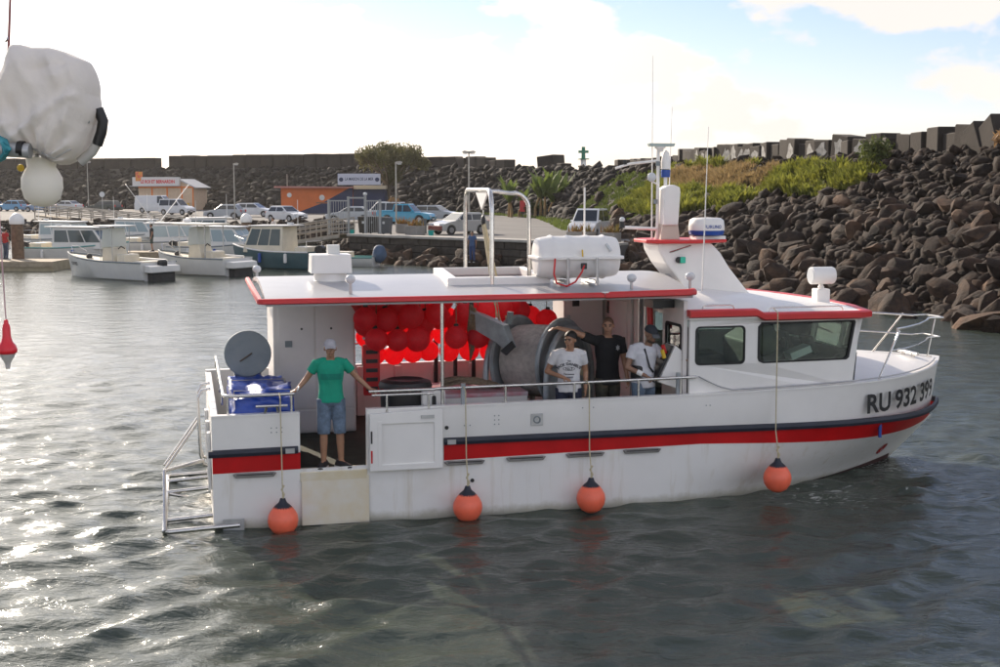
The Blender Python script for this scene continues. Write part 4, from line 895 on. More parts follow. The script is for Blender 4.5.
MB().lathe([(.12,0),(.12,.14),(.06,.18),(.06,.26)], 18, (.58,-.05,1.12), ax).build('hub_motor', mat('hub_cream', (.45,.38,.25), .6, var=.3), reel, smooth=40)
mt = MB()
for k in range(14): a = R_(25*k); mt.obox((.47,.42*math.cos(a),1.22+.42*math.sin(a)), (.02,0,0), (0,.03,0), (0,0,.03))
mt.build('hub_bolts', 'ropebrown', reel)
MB().prism([(-.95,1.72),(-.95,1.98),(-.10,1.78),(.10,1.45),(-.05,1.40),(-.3,1.52)], lambda a,b,h: (a*.75,h,b+.04), -.80, -.66).build('line_arm', 'greymetal', reel, bevel=.01)
MB().prism([(-.10,1.44),(.10,1.60),(.16,1.52),(.0,1.38)], lambda a,b,h: (a,h,b), -.84, -.805).build('arm_plate', 'dark', reel)
MB().tube([(-.70,-.74,1.98),(-.72,-.74,2.16)], .03, 8).build('sheave', 'black', reel); MB().tube([(-.02,-.72,1.84),(.0,-.72,2.02)], .05, 8).build('bracket', 'drumlid', reel)
MB().tube([(-.55,-.62,.1),(.58,-.62,.1)], .045, 8).build('base_bar', mat('reel_base_red', (.30,.10,.10), .6, var=.3), reel); MB().tube([(-.55,.62,.1),(.58,.62,.1)], .045, 8).build('base_bar', 'greymetal', reel)
hr = MB()
for k in range(4): hr.tube([(-.70+.02*k,-.78,2.10-.02*k),(-.74+.03*k,-.79,1.7),(-.70+.02*k,-.79,1.25+.05*k),(-.66+.02*k,-.79,1.7),(-.68+.02*k,-.78,2.05)], .02, 6)
hr.build('hanging_rope', 'ropebrown', reel, smooth=60)
# work table with rope, tub, cooler, tarp box, lid
tb_ = thing('work_table', 'white bait table amidships with blue and red edging', 'table', BW(3.85,1.6,.70), BTH)
MB().box(-.75,.75,-.6,.6,.80,.86).build('table_top', mat('table_top', (.45,.42,.45), .5, col2=(.50,.12,.14), vscale=3.5), tb_, bevel=.01)
MB().box(-.74,.74,-.59,.59,.30,.80).build('locker', 'pinkwall', tb_)
for x in (-.68,.68):
    for y in (-.53,.53): MB().box(x-.04,x+.04,y-.04,y+.04,0,.30).build('leg', 'pinkwall', tb_)
rc = MB()
for k in range(12):
    a = rb_.uniform(-.25,.25); rc.tube([(-.45,a*.5,.05+rb_.random()*.08),(-.2,a,.10+rb_.random()*.08),(.15,a*1.2,.07+rb_.random()*.06),(.42,a*.8,.04)], .022, 6)
ro = rc.build('rope_coil', 'ropebrown', None, smooth=60); ro.location = BW(3.85,1.5,1.56); ro.rotation_euler = (0,0,BTH); tag(ro, 'bundle of brown rope lying on the bait table', 'rope')
for k, u in enumerate((3.84,4.18,4.5)): MB().tube([(u,4.30,1.2),(u,4.30,2.0)], .035, 8).build('bitt', 'dark', boat)
tub = thing('black_tub', 'round black plastic tub beside the side gate', 'tub', BW(2.72,.75,.70), BTH)
MB().lathe([(.001,0),(.30,0),(.34,.5),(.36,.98),(.36,1.06)], 26).build('bucket', 'black', tub, smooth=40); MB().lathe([(.375,1.02),(.385,1.06),(.36,1.12),(.27,1.15),(.24,1.13),(.001,1.13)], 26).build('lid', mat('tub_lid', (.018,.014,.015), .5), tub, smooth=40)
cool = thing('white_bin', 'white plastic bin with a dark slot next to the black tub', 'bin', BW(3.06,.50,.70), BTH)
MB().box(-.17,.17,-.15,.15,0,1.03).build('body', 'white', cool, bevel=.03); MB().prism([rrect(-.03,.03,.80,.96,.028)], lambda a,b,h: (a,h,b), -.156,-.148).build('slot', 'dark', cool)
tp = thing('tarp_covered_crate', 'crate wrapped in crumpled blue tarpaulin behind the stern rail', 'crate', BW(.30,.20,.70), BTH)
def tarp_box(x0,x1,y0,y1,z0,z1,seed,n=22):
    bm = bmesh.new(); bmesh.ops.create_cube(bm, size=1.0); bmesh.ops.subdivide_edges(bm, edges=bm.edges, cuts=n, use_grid_fill=True)
    for v in bm.verts:
        p = Vector((x0+(v.co.x+.5)*(x1-x0), y0+(v.co.y+.5)*(y1-y0), z0+(v.co.z+.5)*(z1-z0))); o = Vector((seed,0,0))
        d = .045*mnoise.noise(p*3.2+o)+.025*mnoise.noise(p*7+o); rg = 1-abs(mnoise.noise(Vector((p.x*2.4+seed, p.y*3.4, p.z*5.0)))); d += .06*rg**5
        nrm = v.co.normalized(); v.co = p+Vector((nrm.x*d, nrm.y*d, nrm.z*d*1.6 if v.co.z > -.4 else 0))
    me = bpy.data.meshes.new('tarp'); bm.to_mesh(me); bm.free(); me.polygons.foreach_set('use_smooth', [True]*len(me.polygons)); me.materials.append(M['tarp']); return me
o = bpy.data.objects.new('tarp', tarp_box(.02,.78,.0,2.1,.0,1.02,3.0)); COL.objects.link(o); o.parent = tp
o = bpy.data.objects.new('tarp_fold', tarp_box(.04,.76,-.03,.45,.60,.98,8.0,12)); COL.objects.link(o); o.parent = tp
for yy in (.3,1.3): MB().tube([(.0,yy,.3),(.02,yy,1.10),(.78,yy,1.10),(.82,yy,.3)], .008, 5).build('lashing', 'ropewhite', tp)
lid = thing('grey_disc', 'grey round plastic lid standing behind the blue tarpaulin', 'lid', BW(.60,2.45,1.72), BTH)
MB().lathe([(.0,-.03),(.30,-.03),(.345,-.02),(.35,0),(.35,.05),(.335,.06),(.0,.06)], 40, (0,0,.345), (0,-1,.06)).build('disc', 'drumlid', lid, smooth=30)
MB().tube([(-.12,-.075,.24),(.02,-.07,.33),(.06,-.07,.36)], .012, 6).build('scratch_bar', mat('rust', (.10,.07,.05), .8), lid); MB().box(-.2,.2,.05,.4,-1.02,.30).build('drum_body', 'drumlid', lid)
# ================================================================ ON LAND
GZ = 1.5
def paint(name, col, metal=.0): return mat('paint_'+name, col, .28, metal=metal, var=.06, vscale=2.0, coat=.5)
HATCH = dict(L=3.9, W=1.66, H=1.44, belt=.86, prof=[(-1.93,.28),(-1.95,.62),(-1.88,.90),(-1.55,.93),(.75,.93),(1.35,.84),(1.82,.70),(1.95,.52),(1.94,.26)], roof=[(-1.72,.90),(-1.30,1.44),(.10,1.44),(.88,.90)], ax=(-1.22,1.22))
ESTATE = dict(L=4.4, W=1.72, H=1.46, prof=[(-2.18,.28),(-2.2,.62),(-2.12,.92),(-1.75,.95),(.85,.94),(1.5,.86),(2.05,.72),(2.2,.52),(2.18,.26)], roof=[(-2.05,.92),(-1.70,1.44),(.15,1.46),(.98,.92)], ax=(-1.36,1.36))
SALOON = dict(L=4.3, W=1.7, H=1.42, prof=[(-2.12,.28),(-2.15,.62),(-2.10,.96),(-1.55,1.0),(.8,.94),(1.45,.86),(2.0,.72),(2.15,.52),(2.12,.26)], roof=[(-1.70,.97),(-1.05,1.40),(.1,1.42),(.95,.92)], ax=(-1.3,1.35))
VAN = dict(L=5.2, W=1.95, H=2.15, prof=[(-2.58,.30),(-2.6,1.15),(-2.55,1.18),(1.25,1.18),(2.15,1.02),(2.52,.88),(2.6,.55),(2.58,.28)], roof=[(-2.58,1.16),(-2.5,2.12),(.85,2.15),(1.75,1.14)], ax=(-1.6,1.65), cargo=True)
KANGOO = dict(L=4.0, W=1.7, H=1.82, prof=[(-1.95,.30),(-1.98,1.0),(-1.92,1.04),(.92,1.04),(1.5,.98),(1.88,.80),(1.98,.52),(1.96,.26)], roof=[(-1.95,1.02),(-1.85,1.78),(.30,1.82),(1.10,1.0)], ax=(-1.25,1.28))
PICKUP = dict(L=4.9, W=1.75, H=1.72, prof=[(-2.42,.42),(-2.45,1.02),(-.9,1.02),(.80,1.02),(1.5,.98),(2.25,.88),(2.42,.62),(2.4,.40)], roof=[(-1.0,1.0),(-.85,1.68),(.40,1.72),(1.05,1.0)], ax=(-1.45,1.45), r=.37)
def car(name, label, spec, col, x, y, heading, cat='car', plate=True, z=GZ):
    c = thing(name, label, cat, (x, y, z), heading); W = spec['W']; r = spec.get('r', .31); pm = paint(name+str(len(MATS)), col)
    prof = list(spec['prof']); a0, a1 = spec['ax']; zb = prof[0][1]
    bot = [(a1+.06+r, prof[-1][1])]+[(a1+(r+.05)*math.cos(R_(t)), r+(r+.05)*math.sin(R_(t))) for t in range(0,181,30) if r+(r+.05)*math.sin(R_(t)) > zb]+[(a1-r-.06, .22),(a0+r+.06, .22)]+[(a0+(r+.05)*math.cos(R_(t)), r+(r+.05)*math.sin(R_(t))) for t in range(0,181,30) if r+(r+.05)*math.sin(R_(t)) > zb]
    poly = prof+bot
    MB().prism([poly], lambda a,b,h: (a, h*(1-.05*max(0,b-.6)), b), -W/2, W/2).build('body', pm, c, bevel=.045)
    rf = spec['roof']; wt = W/2-.16; wb = W/2-.03
    zt = max(p[1] for p in rf); z0 = min(p[1] for p in rf)
    tw = lambda zz: wb+(wt-wb)*(zz-z0)/(zt-z0)
    mb = MB(); n = len(rf)
    mb.prism([rf], lambda a,b,h: (a, h*tw(b), b), -1, 1); gh = mb.build('cabin', pm, c, bevel=.05)
    # side glass, windscreen and rear window set a few mm proud of the cabin
    def sidequad(x0b,x1b,x0t,x1t,zb_,zt_,sg): 
        q = MB(); f = lambda xx, zz, e: (xx, sg*(tw(zz)+e), zz)
        q.add([f(x0b,zb_,.004),f(x1b,zb_,.004),f(x1t,zt_,.004),f(x0t,zt_,.004),f(x0b,zb_,-.02),f(x1b,zb_,-.02),f(x1t,zt_,-.02),f(x0t,zt_,-.02)],[(0,1,2,3),(7,6,5,4),(0,4,5,1),(1,5,6,2),(2,6,7,3),(3,7,4,0)]); return q.build('side_window', 'carglass', c)
    A, B, C_, D = rf; zb_, zt_ = z0+.06, zt-.12; lerp = lambda P, Q, zz: P[0]+(Q[0]-P[0])*(zz-P[1])/(Q[1]-P[1])
    lb, lt = lerp(A,B,zb_)+.12, lerp(A,B,zt_)+.10; rb_b, rt = lerp(D,C_,zb_)-.14, lerp(D,C_,zt_)-.08
    if spec.get('cargo'): lb = lt = .35
    for sg in (-1, 1):
        if spec.get('cargo'): sidequad(lb,rb_b,lt,rt,zb_,zt_,sg)
        else:
            m_ = (lb+rb_b)/2-.05; sidequad(lb,m_-.04,lt,m_-.04,zb_,zt_,sg); sidequad(m_+.04,rb_b,m_+.04,rt,zb_,zt_,sg)
    for (P, Q, nm, sg) in ((D, C_, 'windscreen', 1), (A, B, 'rear_window', -1)):
        q = MB(); pts = []; d = Vector((Q[0]-P[0], 0, Q[1]-P[1])); nn = Vector((d.z, 0, -d.x)).normalized()*sg
        if nn.x*sg < 0: nn = -nn
        for e in (.006, -.02):
            for t, s_ in ((.10,-1),(.10,1),(.88,1),(.88,-1)):
                p = Vector((P[0],0,P[1]))+d*t+nn*e; pts.append((p.x, s_*(tw(p.z)-.10), p.z))
        q.add(pts, [(0,1,2,3),(7,6,5,4),(0,4,5,1),(1,5,6,2),(2,6,7,3),(3,7,4,0)]); q.build(nm, 'carglass', c)
    xf, xr = prof[-2][0], prof[1][0]
    for s_ in (-1, 1):
        MB().box(xf-.22, xf-.015+.03, s_*W*.36-.17, s_*W*.36+.17, .58, .74).build('headlight', 'clearlens', c, bevel=.03)
        MB().box(xr-.012, xr+.12, s_*W*.42-.10, s_*W*.42+.10, .66, .92).build('tail_light', 'redtrim', c, bevel=.02)
        MB().box(rb_b-.12, rb_b+.02, s_*(W/2+.02)-.07, s_*(W/2+.02)+.07, z0+.02, z0+.15).build('wing_mirror', pm, c, bevel=.03)
        for xx in (a0, a1):
            w = MB().lathe([(.0,-.1),(r*.62,-.1),(r*.66,-.1),(r,-.08),(r,.08),(r*.66,.1),(r*.6,.1),(0,.1)], 20, (xx, s_*(W/2-.10), r), (0,1,0)).build('wheel', 'tyre', c, smooth=35)
            MB().lathe([(.0,-.104),(r*.60,-.104),(r*.60,.104),(0,.104)], 14, (xx, s_*(W/2-.10), r), (0,1,0)).build('rim', 'rim', w)
    MB().box(xf-.04, xf+.02, -W*.42, W*.42, .30, .44).build('front_bumper', 'rubber', c, bevel=.03); MB().box(xr-.03, xr+.04, -W*.42, W*.42, .34, .52).build('rear_bumper', pm, c, bevel=.03)
    if plate: MB().box(xf+.021, xf+.03, -.24, .24, .38, .48).build('number_plate', 'white', c)
    MB().box(xf-.02, xf+.012, -.30, .30, .50, .60).build('grille', 'rubber', c)
    return c
D_ = math.degrees
WHT, SLV = (.62,.62,.62), (.36,.38,.40)
car('parked_car', 'white hatchback parked beside the floating walkway end', HATCH, WHT, -19.4, 118.5, R_(-38))
car('parked_car', 'silver hatchback with a dark open rear door edge', HATCH, SLV, -27.4, 130.0, R_(172))
car('parked_car', 'white estate car parked behind the silver hatchback', ESTATE, WHT, -26.2, 139.5, R_(-14))
car('parked_van', 'tall white panel van parked in front of the snack kiosk', VAN, WHT, -42.5, 162.0, R_(-8), 'van')
car('parked_van', 'smaller white van parked beside the tall panel van', dict(KANGOO, L=4.6), (.66,.66,.66), -37.0, 149.5, R_(-22), 'van')
car('parked_car', 'dark green estate car beside the round road sign', ESTATE, (.015,.025,.02), -50.3, 166.0, R_(160))
car('parked_car', 'white saloon car parked behind the fence rails', SALOON, WHT, -56.5, 170.0, R_(160))
car('parked_car', 'pale blue car nosing out beyond the white saloon', HATCH, (.14,.22,.36), -59.2, 168.0, R_(170))
car('parked_car', 'white and blue car behind the wooden mooring pile', HATCH, (.10,.30,.50), -64.5, 172.5, R_(165))
car('parked_car', 'small white car at the far end of the car row', HATCH, WHT, -68.2, 174.0, R_(170))
car('parked_car', 'silver saloon seen through the walkway gate', SALOON, SLV, -13.4, 117.0, R_(176))
pk = car('pickup_truck', 'turquoise double cab pickup behind the planters', PICKUP, (.02,.30,.46), -8.0, 111.5, R_(-16), 'pickup')
MB().box(-2.40,-1.06,-.80,.80,1.021,1.16).build('load_bed', MATS[[k for k in MATS if k.startswith('paint_pickup')][0]], pk, bevel=.03)
car('parked_van', 'white van half hidden behind the turquoise pickup', KANGOO, WHT, -10.6, 118.6, R_(165), 'van')
car('parked_car', 'silver estate car behind the pickup bonnet', ESTATE, SLV, -5.9, 121.5, R_(-20))
hl = car('parked_car', 'silver hatchback with a broad dark red bumper at the quay edge', HATCH, (.40,.39,.37), -2.7, 86.6, R_(-142))
MB().box(1.93,2.02,-.76,.76,.30,.60).build('red_bumper', mat('bumper_red', (.20,.05,.035), .5), hl, bevel=.03)
car('parked_van', 'white high-roofed van parked alone near the grassy bank', KANGOO, (.66,.66,.65), 5.4, 79.0, R_(-108), 'van')
# ---- lamp posts and poles
def lamp(x, y, h, label, double=False, dirx=1):
    l = thing('street_lamp', label, 'street lamp', (x, y, GZ)); pm = mat('lamp_post_paint', (.40,.38,.34), .5, metal=.3, var=.15)
    MB().tube([(0,0,0),(0,0,h*.5),(0,0,h)], .065, 8, .045).build('post', pm, l, smooth=40)
    for s_ in ((-1,1) if double else (dirx,)):
        MB().prism([(-.05,0),(.42,.06),(.46,.16),(.30,.22),(-.05,.16)], lambda a,b,k: (s_*a, k, h-.06+b), -.10, .10).build('lamp_head', pm, l, bevel=.02); MB().box(min(s_*.12,s_*.40), max(s_*.12,s_*.40), -.07, .07, h-.075, h-.03).build('lens', 'clearlens', l)
    MB().box(-.12,.12,-.12,.12,0,.03).build('base_plate', pm, l); return l
lamp(-52.6,167.0,6.3,'street lamp beside the dark green estate car'); lamp(-25.6,126.0,5.3,'street lamp beside the silver hatchback and estate car')
lamp(-7.25,91.2,4.75,'street lamp standing behind the grey wheelie bin'); lamp(-2.1,88.5,5.4,'twin-headed street lamp beside the red-bumpered hatchback',True)
for (x, y, h, lab) in ((-27.0,166.0,4.8,'bare thin pole rising behind the orange building'), (-60.5,180,5.0,'bare thin pole behind the parked white saloon'), (-79,185,4.6,'short bare pole at the end of the parked cars')):
    p = MB().tube([(0,0,0),(0,0,h)], .05, 6).build('pole', mat('lamp_post_paint'), None); p.location = (x,y,GZ); tag(p, lab, 'pole')
sg = thing('road_sign', 'round road sign on a post by the parked cars', 'sign', (-49.6,163.0,GZ)); MB().tube([(0,0,0),(0,0,2.3)], .04, 6).build('post', 'alu', sg); MB().lathe([(0,0),(.34,0),(.34,.03),(0,.03)], 20, (0,-.05,2.25), (0,-1,0)).build('disc', 'clearlens', sg)
# ---- snack kiosk
ki = thing('snack_kiosk', 'cream kiosk with orange frames and a red-lettered sign board', 'kiosk', (-46.0,184.0,GZ), R_(-9))
cream = mat('kiosk_cream', (.62,.47,.33), .7, var=.1); okm = mat('kiosk_orange', (.75,.20,.03), .6)
MB().prism([(-4.0,0),(4.0,0),(4.0,3.2),(2.2,4.1),(-4.0,3.9)], lambda a,b,h: (a,h,b), -2.5, 2.5).build('wall', cream, ki)
for x in (-2.0,.2,2.35): MB().box(x-.10,x+.10,-2.56,-2.501,0,3.3).build('frame_post', okm, ki)
MB().box(-4.0,4.0,-2.555,-2.501,3.05,3.25).build('frame_beam', okm, ki); MB().box(3.9,4.06,-2.58,-2.501,0,3.2).build('frame_post', okm, ki)
MB().box(-4.6,2.2,-3.1,-2.52,3.35,4.55).build('sign_board', mat('sign_white', (.62,.60,.58), .6), ki)
vs, fs = text_geo('LE ROI ET BERNARDIN', .62, .03, 'CENTER'); t_ = MB(); t_.add([(x*.80-.9, -3.108, y+3.72) for x, y, z in vs], fs); t_.build('sign_lettering', mat('sign_red', (.60,.05,.06), .6), ki, fix=False)
MB().prism([(-4.9,3.25),(2.2,3.32),(2.2,3.40),(-4.9,3.33)], lambda a,b,h: (a,h,b), -3.4, -2.0).build('awning', mat('awning_grey', (.45,.45,.46), .6), ki)
MB().prism([(2.0,4.12),(4.5,3.0),(4.6,3.1),(2.1,4.30)], lambda a,b,h: (a,h,b), -2.8, 2.7).build('roof', mat('awning_grey'), ki)
MB().box(-4.1,-3.3,-3.15,-2.6,4.0,5.3).build('sign_panel', mat('kiosk_yellow', (.65,.35,.05), .6, col2=(.6,.06,.05), vscale=2.5), ki)
MB().box(2.9,3.5,-3.2,-2.7,0,1.0).build('yellow_bin', 'yellow', ki, bevel=.03)
# ---- orange and blue building
ob = thing('harbour_office', 'low orange and dark blue building with a white sign board', 'building', (-26.3,157.0,GZ), R_(1))
orm = mat('office_orange', (.62,.15,.035), .75, var=.12, vscale=.8); blm = mat('office_blue', (.025,.035,.085), .75, var=.15, vscale=.8)
MB().box(0,8.6,0,7,0,3.05).build('wall', orm, ob); MB().box(8.6,12.4,.6,7,0,2.9).build('wall', blm, ob)
MB().prism([(1.6,0),(8.6,0),(8.6,3.04),(8.2,3.04),(4.8,1.2)], lambda a,b,h: (a,h,b), -.02, -.002).build('blue_wave', blm, ob)
MB().prism([(-.7,3.06),(8.7,3.06),(8.7,3.18),(-.7,3.28)], lambda a,b,h: (a,h,b), -.8, 7.4).build('roof', mat('roof_pink', (.45,.20,.17), .7, var=.15), ob)
MB().box(8.72,12.6,-.1,7.2,2.92,3.35).build('fascia', mat('fascia_tan', (.45,.38,.27), .7), ob)
sbd = MB().box(6.9,12.0,-.72,-.66,3.42,4.75).build('sign_board', mat('sign_bluewhite', (.48,.49,.56), .6), ob)
vs, fs = text_geo('LA MAISON DE LA MER', .50, .01, 'CENTER'); t_ = MB(); t_.add([(x*.66+9.45, -.726, y+3.95) for x, y, z in vs], fs); t_.build('sign_lettering', blm, sbd, fix=False)
for x in (7.3,11.6): MB().lathe([(.18,0),(.26,0),(.26,.01),(.18,.01)], 16, (x,-.722,4.05), (0,-1,0)).build('sign_emblem', blm, sbd)
for (x, z, r) in ((1.0,2.2,.28),(4.9,1.9,.33)): MB().lathe([(0,0),(r,0),(r,.03),(0,.03)], 18, (x,-.01,z), (0,-1,0)).build('round_vent', 'alu', ob)
MB().box(4.2,5.6,-.03,-.004,1.2,1.36).build('lettering_strip', mat('strip_brown', (.25,.10,.04), .7), ob)
# ---- quay furniture
def planter(x, y, w, d, h, label, rz=0):
    p = thing('planter', label, 'planter', (x,y,GZ), rz); MB().prism([[(-w/2,0),(w/2,0),(w/2,h),(-w/2,h)]], lambda a,b,k: (a,k,b), -d/2, d/2).build('box', 'concrete', p, bevel=.03)
    mb = MB(); r = random.Random(int(x*10))
    for k in range(70):
        b = Vector((r.uniform(-w*.45,w*.45), r.uniform(-d*.4,d*.4), h)); t = b+Vector((r.gauss(0,.16), r.gauss(0,.16), r.uniform(.15,.6))); s = Vector((r.gauss(0,1), r.gauss(0,1), 0)).normalized()*.05
        mb.add([b-s,b+s,t], [(0,1,2)])
    mb.build('plants', mat('planter_plants', (.11,.15,.03), .8, col2=(.28,.10,.04), vscale=1.2, trans=.3), p, fix=False); return p
planter(-6.55,88.8,.95,.8,.62,'concrete planter with reddish plants behind the wheelie bin'); planter(-5.55,85.2,1.1,.8,.6,'low concrete planter with pink and green plants at the quay edge',R_(-40))
planter(4.55,73.0,1.5,.8,.62,'concrete planter with dry plants in front of the white van',R_(-38)); planter(6.1,72.0,1.0,.7,.6,'smaller concrete planter beside the white van',R_(-38))
def bin_(x, y, label, col=(.09,.10,.11)):
    b = thing('wheelie_bin', label, 'bin', (x,y,GZ), R_(-15)); m_ = mat('bin_'+str(col), col, .6)
    MB().prism([(-.32,.08),(.32,.08),(.40,1.05),(-.40,1.05)], lambda a,c,h: (a,h*(1+.15*c),c), -.30, .30).build('body', m_, b, bevel=.03); MB().prism([(-.42,1.052),(.42,1.052),(.36,1.16),(-.36,1.16)], lambda a,c,h: (a,h,c), -.40, .38).build('lid', m_, b, bevel=.02)
    for s_ in (-1,1): MB().lathe([(0,-.03),(.10,-.03),(.10,.03),(0,.03)], 14, (s_*.26,.30,.10), (1,0,0)).build('wheel', 'tyre', b)
    MB().box(-.08,.08,-.385,-.375,.70,.86).build('label_patch', 'clearlens', b)
bin_(-7.55,86.0,'grey wheelie bin standing at the quay edge'); bin_(-8.5,87.4,'dark brown bin beside the grey wheelie bin',(.035,.03,.025)); bin_(-9.0,87.0,'dark bin next to the walkway gate post',(.03,.028,.024))
bl = thing('bollard', 'dark square bollard between planter and hatchback', 'bollard', (-5.1,88.0,GZ)); MB().prism([rrect(-.14,.14,-.14,.14,.03)], lambda a,b,h: (a,b,h), 0, .95).build('post', mat('bollard_grey', (.09,.10,.10), .6), bl); MB().prism([rrect(-.15,.15,-.15,.15,.03)], lambda a,b,h: (a,b,h), .952, 1.0).build('cap', mat('bollard_grey'), bl)
for k, (x, y) in enumerate(((-4.45,84.0),(-9.75,85.5))):
    bk_ = thing('turquoise_bucket', ('turquoise bucket on the quay under the hatchback bumper','turquoise bag-like bucket at the walkway gate')[k], 'bucket', (x,y,GZ)); MB().lathe([(.15,0),(.20,.30),(.21,.32),(.18,.32),(.14,.04),(.001,.04)], 16).build('pail', mat('turquoise', (.02,.42,.36), .5), bk_, smooth=40); MB().tube([(-.2,0,.3),(0,0,.42),(.2,0,.3)], .01, 5).build('handle', 'alu', bk_)
rbx = thing('red_letter_box', 'red box on a short post by the banana plants', 'box', (2.35,136.0,GZ)); MB().box(-.05,.05,-.05,.05,0,.6).build('post', 'dark', rbx); MB().prism([rrect(-.28,.28,-.2,.2,.06)], lambda a,b,h: (a,b,h), .60, 1.75).build('box', 'redtrim', rbx)
# ---- gate and floating walkway
gm = mat('gate_grey', (.30,.31,.31), .5, metal=.3)
gt = thing('walkway_gate', 'grey barred metal gate at the head of the walkway', 'gate', (-9.9,85.3,GZ), R_(-12))
for x, h in ((0,2.5),(1.15,2.6),(-1.35,2.3),(2.15,2.3)): MB().box(x-.07,x+.07,-.07,.07,0,h).build('post', gm, gt)
MB().box(-.08,1.2,-.05,.05,2.36,2.46).build('lintel', gm, gt); MB().box(-1.35,0,-.04,.04,2.18,2.26).build('rail', gm, gt); MB().box(1.15,2.15,-.04,.04,2.18,2.26).build('rail', gm, gt); MB().box(-1.35,0,-.04,.04,.15,.22).build('rail', gm, gt)
for k in range(7): MB().box(-1.22+k*.17,-1.19+k*.17,-.015,.015,.2,2.2).build('bar', gm, gt)
for k in range(6): MB().box(1.28+k*.14,1.31+k*.14,-.015,.015,.1,2.2).build('bar', gm, gt)
MB().lathe([(.14,0),(.14,.12),(0,.18)], 12, (1.15,0,2.60)).build('lamp', 'clearlens', gt)
wk = thing('walkway_ramp', 'sloping railed gangway from the quay down to the floating dock', 'gangway', (0,0,0))
WA, WB = Vector((-10.0,85.0,1.58)), Vector((-16.3,88.5,.62)); wd = (WB-WA); wlen = wd.length; wd.normalize(); wn = Vector((-wd.y,wd.x,0)).normalized()
def wpt(t, side, z): return WA+wd*(t*wlen)+wn*(side*.85)+Vector((0,0,z))
npk = 34
plk = MB().box(-.13,.13,-.84,.84,-.03,.03)
pm_ = None
for k in range(npk):
    p = wpt((k+.5)/npk, 0, 0)
    if pm_ is None: o = plk.build('plank', 'dockwood', wk); pm_ = o.data
    else: o = bpy.data.objects.new('plank', pm_); COL.objects.link(o); o.parent = wk
    o.location = p; o.rotation_euler = (0, -math.asin(wd.z)*1.0, math.atan2(wd.y, wd.x)) if False else (0, -math.asin(wd.z), math.atan2(wd.y, wd.x)); o.scale = (wlen/npk/.27,1,1)
rm_ = mat('gangway_rail', (.36,.32,.26), .6, var=.2)
for sd_ in (-1,1):
    MB().obox(wpt(.5,sd_,-.12), wd*(wlen/2), wn*.05, (0,0,.11)).build('side_beam', rm_, wk)
    for zz in (.45,.75,1.05): MB().tube([wpt(0,sd_,zz), wpt(1,sd_,zz)], .045, 6).build('rail', rm_, wk)
    for k in range(9): MB().tube([wpt(k/8,sd_,-.05), wpt(k/8,sd_,1.08)], .04, 6).build('rail_post', rm_, wk)
# second ramp on the left
wk2 = thing('long_walkway', 'long wooden railed walkway in front of the parked cars', 'walkway', (0,0,0))
A2, B2 = Vector((-46,131,1.75)), Vector((-25.5,112,.75)); 
for z in (.0,): MB().obox((A2+B2)/2, (B2-A2)/2, Vector((.7,.7,0))*.6, (0,0,.08)).build('deck', 'dockwood', wk2)
for zz in (.45,.8,1.1):
    for e in (-.5,.5): MB().tube([A2+Vector((e,e,zz)), B2+Vector((e,e,zz))], .06, 6).build('rail', rm_, wk2)
for k in range(14):
    p = A2.lerp(B2, k/13)
    for e in (-.5,.5): MB().tube([p+Vector((e,e,-.4)), p+Vector((e,e,1.14))], .06, 6).build('rail_post', rm_, wk2)
# ---- floating docks and piles
def pile(x, y, h, label, r=.34):
    p = thing('mooring_pile', label, 'mooring pile', (x,y,-1)); MB().tube([(0,0,0),(0,0,(h+1)*.5),(0,0,h+1)], r, 16).build('post', 'wood', p, smooth=50); MB().lathe([(r+.06,h+.75),(r+.08,h+.85),(r+.06,h+1.1),(r*.6,h+1.32),(.001,h+1.40)], 18).build('cap', 'white', p, smooth=50)
    MB().lathe([(r+.02,1.0),(r+.02,1.5)], 16).build('weed_band', mat('weed', (.03,.05,.02), .9), p)
pile(-27.6,74.5,2.75,'brown wooden mooring pile with a white cap beside the two standing people'); pile(-17.9,92.0,2.4,'brown mooring pile with a white cap behind the blue-green boat')
def dock(x0, x1, y0, y1, z, label, rz=0):
    d = thing('floating_dock', label, 'dock', (x0,y0,0), rz); L, Wd = x1-x0, y1-y0; n = int(L/.6)
    MB().box(0,L,.03,Wd-.03,-.2,z-.06).build('float', mat('dock_float', (.38,.32,.21), .8, var=.2), d)
    me = None
    for k in range(n):
        if me is None: o = MB().box(0,L/n-.02,0,Wd,z-.06,z).build('plank', 'dockwood', d, bevel=.01, seg=1); me = o.data
        else: o = bpy.data.objects.new('plank', me); COL.objects.link(o); o.parent = d
        o.location.x = k*L/n
    MB().box(0,L,-.06,-.002,z-.30,z-.07).build('fender_strip', 'dockwood', d); return d
dock(-36,-24.6,71.5,74.6,.52,'floating dock under the two standing people'); dock(-27,-14.4,82.5,84.6,.50,'floating dock between the moored white boats')
